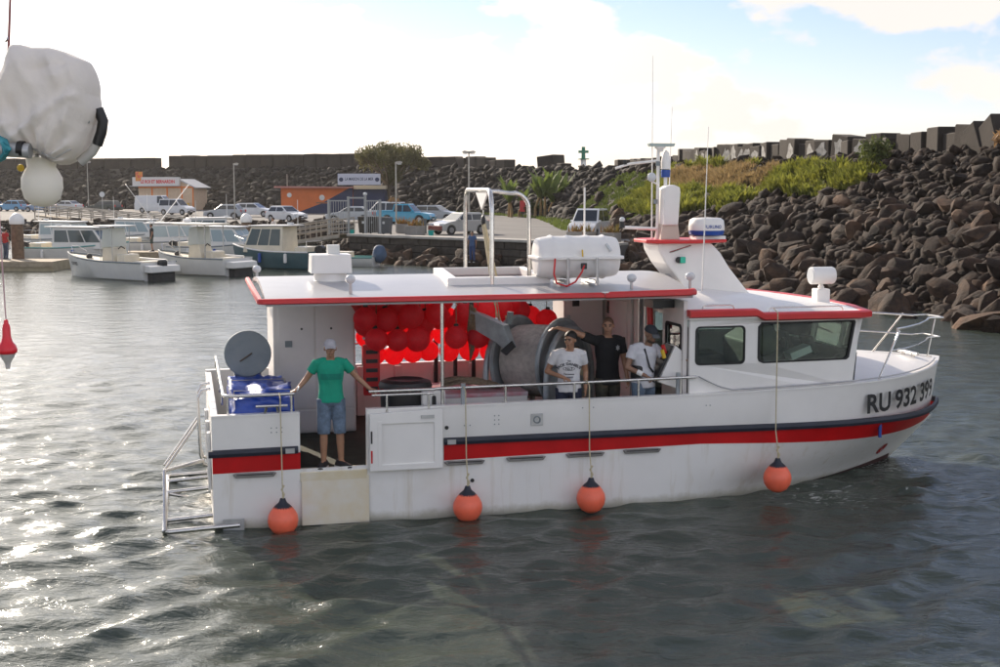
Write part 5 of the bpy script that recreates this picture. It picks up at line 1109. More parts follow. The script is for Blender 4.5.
# ---- moored boats
def small_hull(root, L, B, F, m_, bow=.28, name='hull', trim=None, rise=.35, antif=None):
    """hull with the bow at +x, stern at -x; F freeboard"""
    xs_ = np.linspace(0, 1, 15); rings = []
    for t in xs_:
        x = -L/2+L*t; w = B/2*(1-max(0,(t-.45)/.55)**2.3); zt = F*(1+rise*max(0,(t-.35)/.65)**1.6); fl = .80-.35*max(0,(t-.5)/.5)
        w = max(w, .015); xs_shift = 0
        rings.append([(x-(.0 if t < .8 else 0), -w, zt), (x, -w*1.0, zt*.82), (x-.10*L*max(0,t-.8)*2, -w*fl, .05), (x-.14*L*max(0,t-.8)*3, -w*.35, -.28), (x-.14*L*max(0,t-.8)*3, w*.35, -.28), (x-.10*L*max(0,t-.8)*2, w*fl, .05), (x, w, zt*.82), (x, w, zt)])
    mb = MB(); mb.loft(rings, close=False); h = mb.build(name, m_, root, smooth=35)
    # rubbing strake and deck inside the rail
    for s_ in (0, 7): MB().tube([Vector(r[s_])+Vector((0,0,-.02)) for r in rings], .045, 6).build('rub_rail', trim or 'drumlid', root)
    dk = MB(); dk.loft([[Vector(r[0])+Vector((0,.03,-.10)), Vector((r[0][0],0,r[0][2]-.06)), Vector(r[7])+Vector((0,-.03,-.10))] for r in rings], close=False, cap0=False, cap1=False); dk.build('deck', mat('boat_deck_cream', (.60,.54,.42), .6, var=.1), root, fix=False)
    return h
def outboard(root, x, z, m_='black', s=1.0):
    o = MB().prism([(-.22,.15),(.22,.20),(.26,.55),(.10,.68),(-.26,.62),(-.30,.30)], lambda a,b,h: (x-a*s,h*s,z+b*s), -.2, .2).build('outboard', m_, root, bevel=.06*s); MB().prism([(-.09,-.75),(.09,-.75),(.12,.18),(-.12,.18)], lambda a,b,h: (x-a*s,h*s,z+b*s), -.07, .07).build('leg', m_, o); return o
bwht = mat('moored_white', (.66,.65,.62), .35, var=.06, dirt=.2, dcol=(.4,.35,.25), dscale=1.5); bcr = mat('moored_cream', (.64,.58,.46), .4, var=.08)
scr = mat('screen_plastic', (.60,.63,.62), .25, trans=.4); wdk = mat('boat_window', (.05,.075,.08), .1)
def console_boat(x, y, rz, L, label, ttop=False, canopy_col=None, reg=None):
    r = thing('open_motorboat', label, 'motorboat', (x,y,0), rz); small_hull(r, L, 2.3, .92, bwht)
    c = MB().prism([(-.55,.80),(.45,.80),(.35,1.55),(-.35,1.60)], lambda a,b,h: (a-.2,h,b), -.45, .45).build('console', bcr, r, bevel=.04)
    MB().prism([(.05,1.58),(.42,1.50),(.28,2.45),(-.25,2.55),(-.35,1.60)], lambda a,b,h: (a-.2,h,b), -.50, .50).build('windscreen', scr, r, bevel=.03)
    MB().tube([(-.75,-.2,1.5),(-.72,0,1.62),(-.75,.2,1.5)], .03, 6).build('helm_wheel', 'black', r); MB().box(-1.5,-.95,-.5,.5,.80,1.25).build('seat', bcr, r, bevel=.06)
    if ttop:
        t = MB().box(-1.5,.9,-.95,.95,2.62,2.70).build('hard_top', bcr, r, bevel=.03)
        for xx in (-1.2,.6):
            for yy in (-.7,.7): MB().tube([(xx,yy,.8),(xx,yy,2.62)], .03, 6).build('top_post', 'alu', t)
    else:
        t = MB().box(-1.0,.5,-.75,.75,2.62,2.68).build('hard_top', bwht, r, bevel=.02)
        for xx in (-.7,.2):
            for yy in (-.55,.55): MB().tube([(xx,yy,.8),(xx,yy,2.62)], .022, 6).build('top_post', 'alu', t)
    MB().prism([(-L/2-.55,.42),(-L/2-.002,.42),(-L/2-.002,.80),(-L/2-.50,.74)], lambda a,b,h: (a,h,b), -.95, .95).build('stern_platform', bwht, r, bevel=.05); MB().box(-L/2-.40,-L/2-.004,-.7,.7,-.05,.41).build('transom_shade_block', 'dark', r); tm_ = outboard(r, -L/2-.30, .50, 'dark', .8) if not ttop else None  # dark block painted in for the shade under the stern platform
    MB().tube([(L*.36,-.45,1.25),(L*.42,-.2,1.55),(L*.44,0,1.55),(L*.42,.2,1.55),(L*.36,.45,1.25)], .02, 6).build('bow_rail', 'steel', r)
    MB().box(-L/2+.3,-L/2+.9,-.8,.8,.80,.95).build('aft_bench', bcr, r, bevel=.04)
    MB().tube([(-L/2+.2,-.7,.95),(-L*.2,-.6,1.0)], .07, 8).build('rolled_cover', bwht, r); MB().ball((L*.22,.2,1.05), .16, 10, 8).build('dark_bag', 'dark', r, smooth=60)
    if reg:
        vs, fs = text_geo(reg, .26, .006); W_ = max(v[0] for v in vs); t_ = MB()
        for sgn in (-1,):
            pts = []
            for xx, yy, zz in vs:
                lx = L*.30-xx*0-W_*.0-.55+xx; tt = (lx+L/2)/L; w = 2.3/2*(1-max(0,(tt-.45)/.55)**2.3); pts.append((lx, sgn*(w+.012)*(.97), .56+yy))
            t_.add(pts, fs)
        t_.build('registration', 'navy', r, fix=False)
    return r
def mirror_text(o): pass
b1 = console_boat(-19.75,66.2,R_(146),6.9,'white open motorboat with pale windscreen, bow towards the dock'); 
vs, fs = text_geo('RUN 927', .24, .006); W_ = max(v[0] for v in vs); t_ = MB()
pts = []
for xx, yy, zz in vs:
    lx = 2.6-xx; tt = (lx+3.45)/6.9; w = 1.15*(1-max(0,(tt-.45)/.55)**2.3); zz_ = .62+yy; fl = .80-.35*max(0,(tt-.5)/.5); zt = .92*(1+.35*max(0,(tt-.35)/.65)**1.6)*.82; k = (zz_-.05)/(zt-.05); pts.append((lx, w*(fl+(1-fl)*min(k,1))+.02, zz_))
t_.add(pts, fs); t_.build('registration', 'navy', b1, fix=False)
console_boat(-16.1,69.2,R_(150),5.6,'cream open motorboat with hard top moored beside the other open boat',True)
def cabin_boat(x, y, rz, L, B, F, label, hm, ck='cruiser', trim=None, rods=False):
    r = thing('cabin_boat', label, 'cabin boat', (x,y,0), rz); small_hull(r, L, B, F, hm, trim=trim)
    h0 = F*.9; x0, x1 = (-L*.18, L*.22); hh = 1.25
    prof = [(x0,h0),(x1+.75,h0),(x1+.70,h0+.35),(x1,h0+hh),(x0,h0+hh+.04)]
    if ck == 'hard': prof = [(x0,h0),(x1+.35,h0),(x1+.30,h0+.35),(x1-.15,h0+1.45),(x0,h0+1.5)]
    top = prof[-1][1]; tap = lambda z: 1-.16*(z-h0)/(top-h0)
    w = B*.40; cab = MB().prism([prof], lambda a,b,h: (a,h*tap(b),b), -w, w).build('cabin', bwht if ck != 'hard' else bcr, r, bevel=.05)
    zl, zh = h0+.42, top-.16; fx = lambda z: prof[2][0]+(prof[3][0]-prof[2][0])*(z-prof[2][1])/(prof[3][1]-prof[2][1])
    n = 3; X0 = x0+.12
    for s_ in (-1,1):
        for k in range(n):
            f0, f1 = (k+.04)/n, (k+.96)/n; a0, a1 = fx(zl)-.10, fx(zh)-.10
            P = lambda f, z, aa, e: (X0+(aa-X0)*f, s_*(w*tap(z)+e), z)
            q = MB(); q.add([P(f0,zl,a0,.006),P(f1,zl,a0,.006),P(f1,zh,a1,.006),P(f0,zh,a1,.006),P(f0,zl,a0,-.03),P(f1,zl,a0,-.03),P(f1,zh,a1,-.03),P(f0,zh,a1,-.03)],[(0,1,2,3),(7,6,5,4),(0,4,5,1),(1,5,6,2),(2,6,7,3),(3,7,4,0)]); q.build('window', wdk if ck != 'light' else mat('pale_glazing', (.30,.37,.38), .12), cab)
    for k in range(2):
        y0_, y1_ = (-.92,-.04) if k == 0 else (.04,.92)
        q = MB(); P = lambda yy, z, e: (fx(z)+e, yy*w*tap(z), z); q.add([P(y0_,zl,.012),P(y1_,zl,.012),P(y1_,zh,.012),P(y0_,zh,.012),P(y0_,zl,-.03),P(y1_,zl,-.03),P(y1_,zh,-.03),P(y0_,zh,-.03)],[(0,1,2,3),(7,6,5,4),(0,4,5,1),(1,5,6,2),(2,6,7,3),(3,7,4,0)]); q.build('windscreen', wdk if ck != 'light' else mat('pale_glazing', (.30,.37,.38), .12), cab)
    MB().prism([(x0-.45,top+.002),(prof[3][0]+.22,top-.035),(prof[3][0]+.18,top+.045),(x0-.45,top+.075)], lambda a,b,h: (a,h,b), -w*.92, w*.92).build('cabin_roof', bwht, cab, bevel=.03)
    MB().tube([(L*.28,-B*.30,F*1.15),(L*.30,-B*.28,F*1.15+.5),(L*.46,-.1,F*1.25+.55),(L*.48,0,F*1.25+.55),(L*.46,.1,F*1.25+.55),(L*.30,B*.28,F*1.15+.5),(L*.28,B*.30,F*1.15)], .022, 6).build('bow_rail', 'steel', r)
    outboard(r, -L/2-.18, F*.62, 'black', 1.05)
    MB().box(x0-.2,x0+.1,-.12,.12,top+.08,top+.20).build('roof_light', 'clearlens', cab)
    for s_ in (-1,1):
        for k in range(2): MB().lathe([(.001,-.28),(.09,-.24),(.10,0),(.09,.24),(.001,.28)], 10, (-L*.25+k*L*.3, s_*(B/2+.06), F*.62)).build('fender', ('white','bluepaint')[k], r, smooth=50)
    MB().tube([(x0-.2,-w*.6,top),(x0-.2,-w*.6,top+1.6+.3*(L-6))], .015, 5).build('aerial', 'white', r); MB().tube([(-L*.46,-B*.38,F),(-L*.46,-B*.38,F+.55),(-L*.46,B*.38,F+.55),(-L*.46,B*.38,F)], .02, 6).build('stern_rail', 'steel', r)
    MB().box(-L*.42,-L*.30,-B*.3,B*.3,F*.9,F*.9+.35).build('cockpit_seat', bcr, r, bevel=.05)
    if rods:
        for s_, dx in ((-1,-1.6),(1,1.9)): MB().tube([(x0+.3,s_*w*.8,top),(x0+.3+dx,s_*(w+1.0),top+2.6)], .025, 6).build('outrigger', 'white', r)
        MB().lathe([(.25,0),(.30,.1),(.25,.22),(0,.25)], 16, (x1-.6,0,top+.07)).build('radar_dome', 'white', r, smooth=40)
    return r
cabin_boat(-25.6,79.0,R_(-10),6.6,2.6,1.0,'white cabin cruiser with long tinted windows behind the open motorboat',bwht,trim=mat('teal_trim',(.10,.30,.28),.5))
cabin_boat(-22.0,87.5,R_(6),7.2,2.7,1.0,'white sport fishing boat with raised outriggers',bwht,'light',rods=True)
cabin_boat(-17.2,80.0,R_(-16),6.0,2.5,1.0,'white cabin boat with pale glazed screens behind the cream open boat',bwht,'light')
cabin_boat(-12.9,74.6,R_(158),5.6,2.3,1.0,'blue-green hulled cabin boat with dark upright side windows',mat('hull_bluegreen',(.05,.105,.125),.3,var=.1),'hard',trim='white')
cabin_boat(-31.5,78.0,R_(-30),6.0,2.5,1.0,'white cabin boat half hidden behind the brown mooring pile',bwht)
cabin_boat(-31.0,92.0,R_(-20),6.5,2.5,1.0,'white motor cruiser moored at the back beside the long walkway',bwht,'light')
cabin_boat(-27.5,98.0,R_(-20),6.4,2.4,1.0,'white cabin boat moored in the back row near the long walkway',bwht,'light')
cabin_boat(-22.5,101.0,R_(-160),6.8,2.5,1.05,'white cabin boat in the back row below the parked silver hatchback',bwht)
cabin_boat(-35.5,86.0,R_(-25),7.0,2.6,1.05,'white cruiser at the dock behind the person in red',bwht,'light',rods=True)
yl = thing('covered_dinghy', 'small white dinghy with its outboard wrapped in a blue cover', 'dinghy', (-9.3,76.5,0), R_(168)); small_hull(yl, 4.2, 1.7, .55, bwht, trim=mat('teal_trim')); MB().box(-.6,.3,-.5,.5,.45,.85).build('thwart', bcr, yl, bevel=.04)
cv = MB().ball((-2.3,0,.72), .52, 16, 12, (.8,.8,1.05)); cvo = cv.build('outboard_cover', mat('cover_blue', (.06,.10,.17), .7, var=.2, bump=.8, bscale=5), yl, smooth=60)
for v in cvo.data.vertices: v.co += v.co.normalized()*.10*mnoise.noise(v.co*3.0)
# ---- beacon on the breakwater
bc = thing('harbour_beacon', 'white harbour beacon with a green cross-shaped top on the breakwater', 'beacon', (10.3,162.0,5.5)); gm2 = mat('beacon_green', (.02,.16,.09), .5)
MB().tube([(0,0,0),(0,0,2.6)], .42, 14, .34).build('tower', 'white', bc, smooth=50); MB().tube([(0,0,2.6),(0,0,4.1)], .26, 12, .22).build('lantern', gm2, bc, smooth=50); MB().box(-.62,.62,-.22,.22,3.35,3.65).build('cross_arm', gm2, bc); MB().lathe([(.7,0),(.75,.06),(.7,.12)], 14, (0,0,2.55)).build('gallery', gm2, bc)
# ---- plants on land
def leaf_mat(name, c1, c2, tr=.35): return mat(name, c1, .75, col2=c2, vscale=.9, trans=tr)
def banana(x, y, label, seed, s=1.0):
    r = random.Random(seed); s *= 1.35; b = thing('banana_plant', label, 'banana plant', (x,y,GZ))
    for k in range(4):
        a = r.uniform(0,6.28); d = r.uniform(.1,.9); bx, by = d*math.cos(a), d*math.sin(a); h = r.uniform(.9,1.7)*s; tip = Vector((bx+r.gauss(0,.25), by+r.gauss(0,.25), h))
        MB().tube([(bx,by,-.05),(bx,by,h*.5),tip], .17, 8, .10).build('trunk', mat('banana_trunk', (.20,.16,.08), .9, col2=(.30,.17,.06), vscale=2.0), b, smooth=50)
        for j in range(8):
            az = 6.28*j/8+r.uniform(-.4,.4); L = r.uniform(1.5,2.4)*s; up = r.uniform(.75,1.55); mb = MB(); rings = []
            for q in range(8):
                t = q/7; p = tip+Vector((math.cos(az)*L*t*.45, math.sin(az)*L*t*.45, L*(up*t-.62*t*t*r.uniform(.85,1.0)))); w = .22*s*math.sin(math.pi*min(1,.12+t*.9))+.02; sd2 = Vector((-math.sin(az), math.cos(az), 0))
                jag = 1-.35*r.random(); rings.append([p-sd2*w*jag-Vector((0,0,.3*w)), p, p+sd2*w*(1-.35*r.random())-Vector((0,0,.3*w))])
            mb.loft(rings, close=False, cap0=False, cap1=False); mb.build('leaf', leaf_mat('banana_leaf', (.17,.22,.045), (.07,.11,.025), .4), b, smooth=60, fix=False)
    return b
banana(1.2,137.5,'shorter banana plant with a browning trunk beside the car park',2,1.0); banana(4.4,134.5,'tall banana clump with raised leaves beside the car park',6,1.25); banana(5.8,137.0,'banana clump at the foot of the bare rocky bank',9,1.15)
def tree(x, y, label):
    r = random.Random(8); t = thing('umbrella_tree', label, 'tree', (x,y,GZ)); tm = mat('tree_bark', (.13,.10,.07), .9, var=.3)
    tk_ = MB(); tk_.tube([(0,0,-.1),(.1,0,1.2),(-.1,.1,2.6)], .24, 8, .17); ends = []
    for k in range(9):
        az = 6.28*k/9+r.uniform(-.3,.3); L = r.uniform(2.2,3.9); e = Vector((math.cos(az)*L*(1.05), math.sin(az)*L*.9, 4.4+r.uniform(.2,1.6))); m_ = Vector((math.cos(az)*L*.35, math.sin(az)*L*.3, 3.7)); tk_.tube([(-.1,.1,2.4), m_, e], .12, 6, .04); ends.append(e); ends.append(m_.lerp(e,.6)+Vector((r.gauss(0,.4), r.gauss(0,.4), .7)))
    tk_.build('trunk', tm, t, smooth=50); mb = MB()
    ends += [Vector((r.gauss(0,1.6), r.gauss(0,1.3), 5.9+r.uniform(-.5,.4))) for _ in range(12)]+[Vector((r.uniform(-.4,1.8), r.gauss(0,.6), r.uniform(3.4,4.6))) for _ in range(6)]
    for e in ends:
        R3_ = r.uniform(.7,1.15)
        for k in range(190):
            d = Vector((r.gauss(0,1), r.gauss(0,1), r.gauss(0,.75))); d = d.normalized()*R3_*r.random()**.45; p = e+d; a = Vector((r.gauss(0,1), r.gauss(0,1), r.gauss(0,1))).normalized(); b_ = a.orthogonal().normalized(); s = r.uniform(.06,.14); mb.add([p-a*s*2, p+b_*s*.6, p+a*s*2, p-b_*s*.6], [(0,1,2,3)])
    mb.build('crown', leaf_mat('tree_leaf', (.13,.13,.04), (.075,.065,.028), .4), t, fix=False); return t
tree(-13.6,160.0,'umbrella-shaped tree with a spreading flat crown beside the office').scale = (1.12,1.12,1.24)
def bush(name, label, x, y, z, rx, rz, n, m_, seed, s0=.10):
    r = random.Random(seed); b = thing(name, label, 'bush', (x,y,z)); mb = MB(); st = MB()
    for k in range(9): 
        e = Vector((r.gauss(0,rx*.4), r.gauss(0,rx*.4), rz*r.uniform(.5,1.1))); st.tube([(0,0,-.1), e*.5+Vector((0,0,.05)), e], .03, 5, .01)
        for j in range(n//9):
            d = Vector((r.gauss(0,1), r.gauss(0,1), r.gauss(0,.8))).normalized()*rx*.55*r.random()**.5; p = e+d; p.z = max(p.z,.02); a = Vector((r.gauss(0,1), r.gauss(0,1), r.gauss(.6,1))).normalized(); q = a.orthogonal().normalized(); s = s0*r.uniform(.6,1.4); mb.add([p-a*s*1.6, p+q*s*.55, p+a*s*1.6, p-q*s*.55], [(0,1,2,3)])
    st.build('stem', mat('tree_bark'), b); mb.build('foliage', m_, b, fix=False); return b
brown_l = leaf_mat('dry_leaf', (.22,.13,.06), (.12,.08,.035), .3)
bush('dry_bush', 'brown dried bush beside the office wall', -9.9, 118.5, GZ, 1.1, 1.9, 900, brown_l, 3)
bush('grassy_bush', 'green bush under the banana clump', 3.4, 136.0, GZ, 1.0, 1.3, 700, leaf_mat('bush_leaf', (.07,.11,.025), (.04,.06,.015)), 4)
lfm = leaf_mat('bank_leaf', (.27,.27,.045), (.14,.165,.032), .5)
s_b = cum[3]+4.0; pb = slope_pt(s_b, .93); bush('crest_bush', 'leafy shrub growing under the crest blocks above bare boulders', pb.x, pb.y, pb.z, 1.1, 1.0, 800, leaf_mat('shrub_leaf', (.13,.15,.03), (.06,.08,.02)), 12)
pb = slope_pt(cum[2]+8.5, .97); bush('straw_tuft', 'tuft of straw-coloured dry grass beside the tilted crest blocks', pb.x, pb.y, pb.z, .7, 1.0, 500, leaf_mat('straw', (.40,.25,.11), (.25,.15,.07)), 13, .13)
# ground cover on the bank
def cover(name, n, m_, test, hmin, hmax, wid, seed, blades=7):
    r = random.Random(seed); mb = MB(); k = 0; tries = 0
    while k < n and tries < n*30:
        tries += 1; s = r.uniform(cum[2], cum[8]-6); t = r.uniform(0,1)
        if not grassy(s, t): continue
        if not test(s, t, r): continue
        cl_ = mnoise.noise(Vector((s*.55, t*7.0, seed*1.3)))
        if cl_ < -.12 and r.random() < .8: continue
        p = slope_pt(s, t)+Vector((0,0,.10)); k += 1; H_ = r.uniform(hmin,hmax)*(1+.9*max(-.4,cl_))
        for j in range(blades):
            a = r.uniform(0,6.28); o_ = Vector((math.cos(a), math.sin(a), 0)); tip = p+o_*H_*r.uniform(.2,.75)+Vector((0,0,H_*r.uniform(.5,1.0))); sd2 = Vector((-o_.y,o_.x,0))*wid*r.uniform(.6,1.3); mid = p.lerp(tip,.55)+Vector((0,0,.12*H_)); b0 = p+o_*.08
            mb.add([b0-sd2*.4, b0+sd2*.4, mid+sd2, tip, mid-sd2], [(0,1,2,4),(4,2,3)])
    o = mb.build(name, m_, None, fix=False); return o
def dryzone(s, t): 
    y = slope_pt(s,t).y; return (.52+.25*mnoise.noise(Vector((s*.13,t*2,4.4)))) < t+.0 < .90 and 77 < y < 98
gdry = cover('dry_grass', 2600, leaf_mat('bank_straw', (.38,.27,.13), (.26,.19,.08), .4), lambda s,t,r: dryzone(s,t), .35, .75, .03, 5, 9); tag(gdry, 'straw-coloured dry grass on the upper breakwater bank', 'dry grass', kind='stuff')
ggr = cover('bank_plants', 6200, lfm, lambda s,t,r: (not dryzone(s,t)) and slope_pt(s,t).y < 100 and (t > .26), .35, .9, .06, 6, 8); tag(ggr, 'yellow-green leafy plants covering the breakwater bank', 'plants', kind='stuff')
gls = cover('bank_grass', 3000, leaf_mat('low_grass', (.15,.19,.035), (.09,.12,.025), .35), lambda s,t,r: t <= .30 or slope_pt(s,t).y >= 92, .10, .35, .05, 7, 6); tag(gls, 'short green grass at the foot of the breakwater bank', 'grass', kind='stuff')
# grass strip by the car park
r = random.Random(17); mb = MB()
for k in range(5000):
    s = r.uniform(cum[6], cum[11]); p = slope_pt(s, 0); q = slope_pt(s, 1); d = (p-q); d.z = 0; d.normalize(); p = p+d*r.uniform(-1,3.2); p.z = GZ; a = r.uniform(0,6.28); h = r.uniform(.10,.35); sd2 = Vector((math.cos(a), math.sin(a), 0))*.10; mb.add([p-sd2, p+sd2, p+Vector((r.gauss(0,.08), r.gauss(0,.08), h))], [(0,1,2)])
gv = mb.build('verge_grass', mat('low_grass'), None, fix=False); tag(gv, 'strip of mown grass between the car park and the rock bank', 'grass', kind='stuff')
# ================================================================ PEOPLE
skin_a = mat('skin_brown', (.36,.19,.115), .5, var=.12, vscale=9); skin_b = mat('skin_tan', (.44,.24,.155), .5, var=.12, vscale=9); skin_c = mat('skin_dark', (.25,.135,.085), .5, var=.12, vscale=9)
def cap_piece(mb, a, b, ra, rb, n=12, flat=False):
    """tapered limb from a to b; rounded ends unless flat"""
    a, b = Vector(a), Vector(b); d = (b-a); L = d.length; d.normalize(); prof = []
    if not flat:
        for k in range(1, 5): t = k/4*math.pi/2; prof.append((ra*math.sin(t), -ra*math.cos(t)))
    else: prof.append((ra*.98, 0)); prof.append((ra, .004))
    if not flat:
        for k in range(0, 4): t = k/4*math.pi/2; prof.append((rb*math.cos(t), L+rb*math.sin(t)))
        prof.append((rb*.05, L+rb))
    else: prof.append((rb, L-.004)); prof.append((rb*.98, L))
    mb.lathe(prof, n, a, d)
def spine_loft(mb, pts, rings, sx, n=20, grow=0.0):
    """pts: pelvis, chest, neck; rings (t, half width, half depth, forward shift); sx unit vector across the shoulders"""
    P = [Vector(p) for p in pts]; L1 = (P[1]-P[0]).length; L2 = (P[2]-P[1]).length; T = L1+L2; out_ = []
    for t, w, d, fs in rings:
        l = t*T
        c = P[0]+(P[1]-P[0])*(l/L1) if l <= L1 else P[1]+(P[2]-P[1])*((l-L1)/L2)
        up = (P[1]-P[0]) if l <= L1 else (P[2]-P[1]); up = up.normalized(); X_ = (sx-up*sx.dot(up)).normalized(); Y_ = up.cross(X_)
        out_.append([c+X_*((w+grow)*math.copysign(abs(math.cos(a))**.85, math.cos(a)))+Y_*((d+grow)*math.copysign(abs(math.sin(a))**.85, math.sin(a))+fs) for a in [2*math.pi*k/n for k in range(n)]])
    mb.loft(out_)
def fuse(mb, name, m_, parent, voxel, smooth=3, factor=.5, wr=0.0, seed=0):
    me = bpy.data.meshes.new(name); me.from_pydata(mb.v, [], mb.f); bm = bmesh.new(); bm.from_mesh(me); bmesh.ops.recalc_face_normals(bm, faces=bm.faces); bm.to_mesh(me); bm.free()
    o = bpy.data.objects.new(name, me); md = o.modifiers.new('r', 'REMESH'); md.mode = 'VOXEL'; md.voxel_size = voxel; md.use_smooth_shade = True
    sm = o.modifiers.new('s', 'SMOOTH'); sm.iterations = smooth; sm.factor = factor
    me2 = evaluated_mesh(o); bpy.data.objects.remove(o); bpy.data.meshes.remove(me)
    if wr:   # cloth folds
        nv = len(me2.vertices); co_ = np.zeros(nv*3); no_ = np.zeros(nv*3); me2.vertices.foreach_get('co', co_); me2.vertices.foreach_get('normal', no_); co_ = co_.reshape(-1,3); no_ = no_.reshape(-1,3); d_ = np.zeros(nv)
        for i in range(nv):
            x, y, z = co_[i]; f = 1-abs(mnoise.noise((x*6+seed, y*6, z*3.5+x*3))); d_[i] = wr*(f**3-.35)+wr*.5*mnoise.noise((x*14, y*14, z*14))
        me2.vertices.foreach_set('co', (co_+no_*d_[:,None]).ravel())
    me2.polygons.foreach_set('use_smooth', [True]*len(me2.polygons)); me2.materials.clear(); me2.materials.append(m_)
    ob_ = bpy.data.objects.new(name, me2); COL.objects.link(ob_); ob_.parent = parent; return ob_
def hand(mb, w, d, n, curl, s=1.0):
    """palm and five fingers: w wrist, d direction of the hand, n direction the palm faces, curl 0 open .. 1 gripping"""
    w, d, n = Vector(w), Vector(d).normalized(), Vector(n); n = (n-d*n.dot(d)).normalized(); sd_ = d.cross(n)
    c = w+d*.045*s; rings = []
    for t, wd in ((-.045,.024),(-.02,.034),(.02,.041),(.045,.040)):
        q = c+d*t*s; rings.append([q+sd_*(wd*s*math.cos(a))+n*(.0155*s*math.sin(a)) for a in [2*math.pi*k/10 for k in range(10)]])
    mb.loft(rings)
    for k, (off, L) in enumerate(((-.030,.068),(-.010,.078),(.011,.073),(.030,.056))):
        p = c+d*.042*s+sd_*off*s; a1 = R_(8+62*curl); a2 = R_(18+135*curl); q = p+(d*math.cos(a1)+n*math.sin(a1))*L*.5*s; e = q+(d*math.cos(a2)+n*math.sin(a2))*L*.5*s
        cap_piece(mb, p, q, .0095*s, .009*s, 8); cap_piece(mb, q, e, .009*s, .0075*s, 8)
    p = c-d*.02*s-sd_*.034*s; q = p-sd_*.022*s+d*.028*s+n*(.012+.014*curl)*s; e = q+d*.026*s+sd_*(.002+.020*curl)*s+n*.022*curl*s
    cap_piece(mb, p, q, .013*s, .011*s, 8); cap_piece(mb, q, e, .011*s, .0085*s, 8)
def person(label, loc, rz, J=None, skin=None, shirt=None, sleeve=.6, legs='shorts', legm=None, shoem=None, head_yaw=0, head_pitch=0, hat=None, hair=None, voxel=.0085, wr=.006, hands=(('down',0),('down',0)), scale=1.0, sx=None, seed=0, shirt_low=-.10, group=None, beard=False):
    p = thing('person', label, 'person', loc, rz, group); p.scale = (scale,)*3
    D = dict(pel=(0,0,.98), che=(0,.0,1.30), nek=(0,.01,1.51), hd=(0,-.02,1.66), sl=(-.185,0,1.46), sr=(.185,0,1.46), el=(-.24,.02,1.17), er=(.24,.02,1.17), wl=(-.26,-.06,.93), wr=(.26,-.06,.93), hl=(-.09,0,.95), hr=(.09,0,.95), kl=(-.10,-.02,.52), kr=(.10,-.02,.52), al=(-.11,.03,.09), ar=(.11,.03,.09), tl=(-.14,-.16,.03), tr=(.14,-.16,.03))
    if J: D.update(J)
    D = {k: Vector(v) for k, v in D.items()}; S = (D['sr']-D['sl']).normalized()
    body = MB(); rings = [(-.16,.12,.085,0),(-.08,.155,.105,0),(.02,.160,.112,0),(.22,.140,.100,0),(.38,.137,.098,0),(.60,.160,.112,0),(.78,.168,.112,.0),(.90,.150,.092,0),(.97,.090,.066,0),(1.02,.058,.056,0)]
    spine_loft(body, (D['pel'],D['che'],D['nek']), rings, S)
    cap_piece(body, D['nek']-Vector((0,0,.05)), D['hd']-Vector((0,0,.06)), .058, .052)
    for s_ in 'lr':
        cap_piece(body, D['s'+s_], D['e'+s_], .052, .040); cap_piece(body, D['e'+s_], D['w'+s_], .041, .027); cap_piece(body, D['s'+s_]-S*(.02 if s_ == 'r' else -.02), D['s'+s_]+(D['nek']-D['s'+s_])*.5, .055, .05)
        cap_piece(body, D['h'+s_], D['k'+s_], .088, .056); cap_piece(body, D['k'+s_], D['k'+s_].lerp(D['a'+s_],.35), .054, .056); cap_piece(body, D['k'+s_].lerp(D['a'+s_],.3), D['a'+s_], .056, .036)
        cap_piece(body, D['a'+s_], D['a'+s_].lerp(D['t'+s_],.35), .034, .025)
        fd_ = (D['w'+s_]-D['e'+s_]).normalized(); kind, curl = hands[0 if s_ == 'l' else 1]
        if isinstance(kind, tuple): hand(body, D['w'+s_], kind[0], kind[1], curl)
        else: hand(body, D['w'+s_], fd_, (-S if s_ == 'r' else S), .25)
    H = D['hd']; RY = Matrix.Rotation(R_(head_yaw), 3, 'Z') @ Matrix.Rotation(R_(head_pitch), 3, 'X')
    hp = lambda x, y, z: H+RY @ Vector((x, y, z))
    # skull, jaw, nose, brow, ears
    def ell(c, r3, n=16, m=12):
        rr = []
        for k in range(m+1):
            a = math.pi*k/m; rr.append([hp(c[0]+r3[0]*max(math.sin(a),.01)*math.cos(2*math.pi*i/n), c[1]+r3[1]*max(math.sin(a),.01)*math.sin(2*math.pi*i/n), c[2]-r3[2]*math.cos(a)) for i in range(n)])
        body.loft(rr)
    ell((0,.012,.030), (.076,.096,.092)); ell((0,-.018,-.040), (.058,.068,.072)); ell((0,-.048,-.085), (.034,.034,.026)); ell((0,-.088,-.012), (.014,.020,.026)); ell((0,-.078,.016), (.012,.014,.03)); ell((0,-.070,.034), (.052,.020,.012)); ell((0,-.080,-.060), (.026,.012,.011))
    for s_ in (-1,1): ell((s_*.079,.014,-.004), (.010,.020,.032), 10, 8); ell((s_*.042,-.052,-.022), (.022,.022,.024), 10, 8)
    fuse(body, 'body', skin, p, voxel, 2, .5)
    if voxel < .012:
        ey = MB()
        for s_ in (-1,1): ey.ball(hp(s_*.031,-.079,.010), .0095, 10, 8); 
        ey.build('eyes', 'dark', p, smooth=60); br = MB()
        for s_ in (-1,1): br.tube([hp(s_*.014,-.090,.029), hp(s_*.033,-.089,.035), hp(s_*.052,-.076,.029)], .0055, 6)
        br.build('eyebrows', 'dark', p); mo = MB(); mo.tube([hp(-.022,-.087,-.058), hp(0,-.094,-.056), hp(.022,-.087,-.058)], .0055, 6); mo.build('lips', mat('lips', (.20,.07,.055), .5), p)
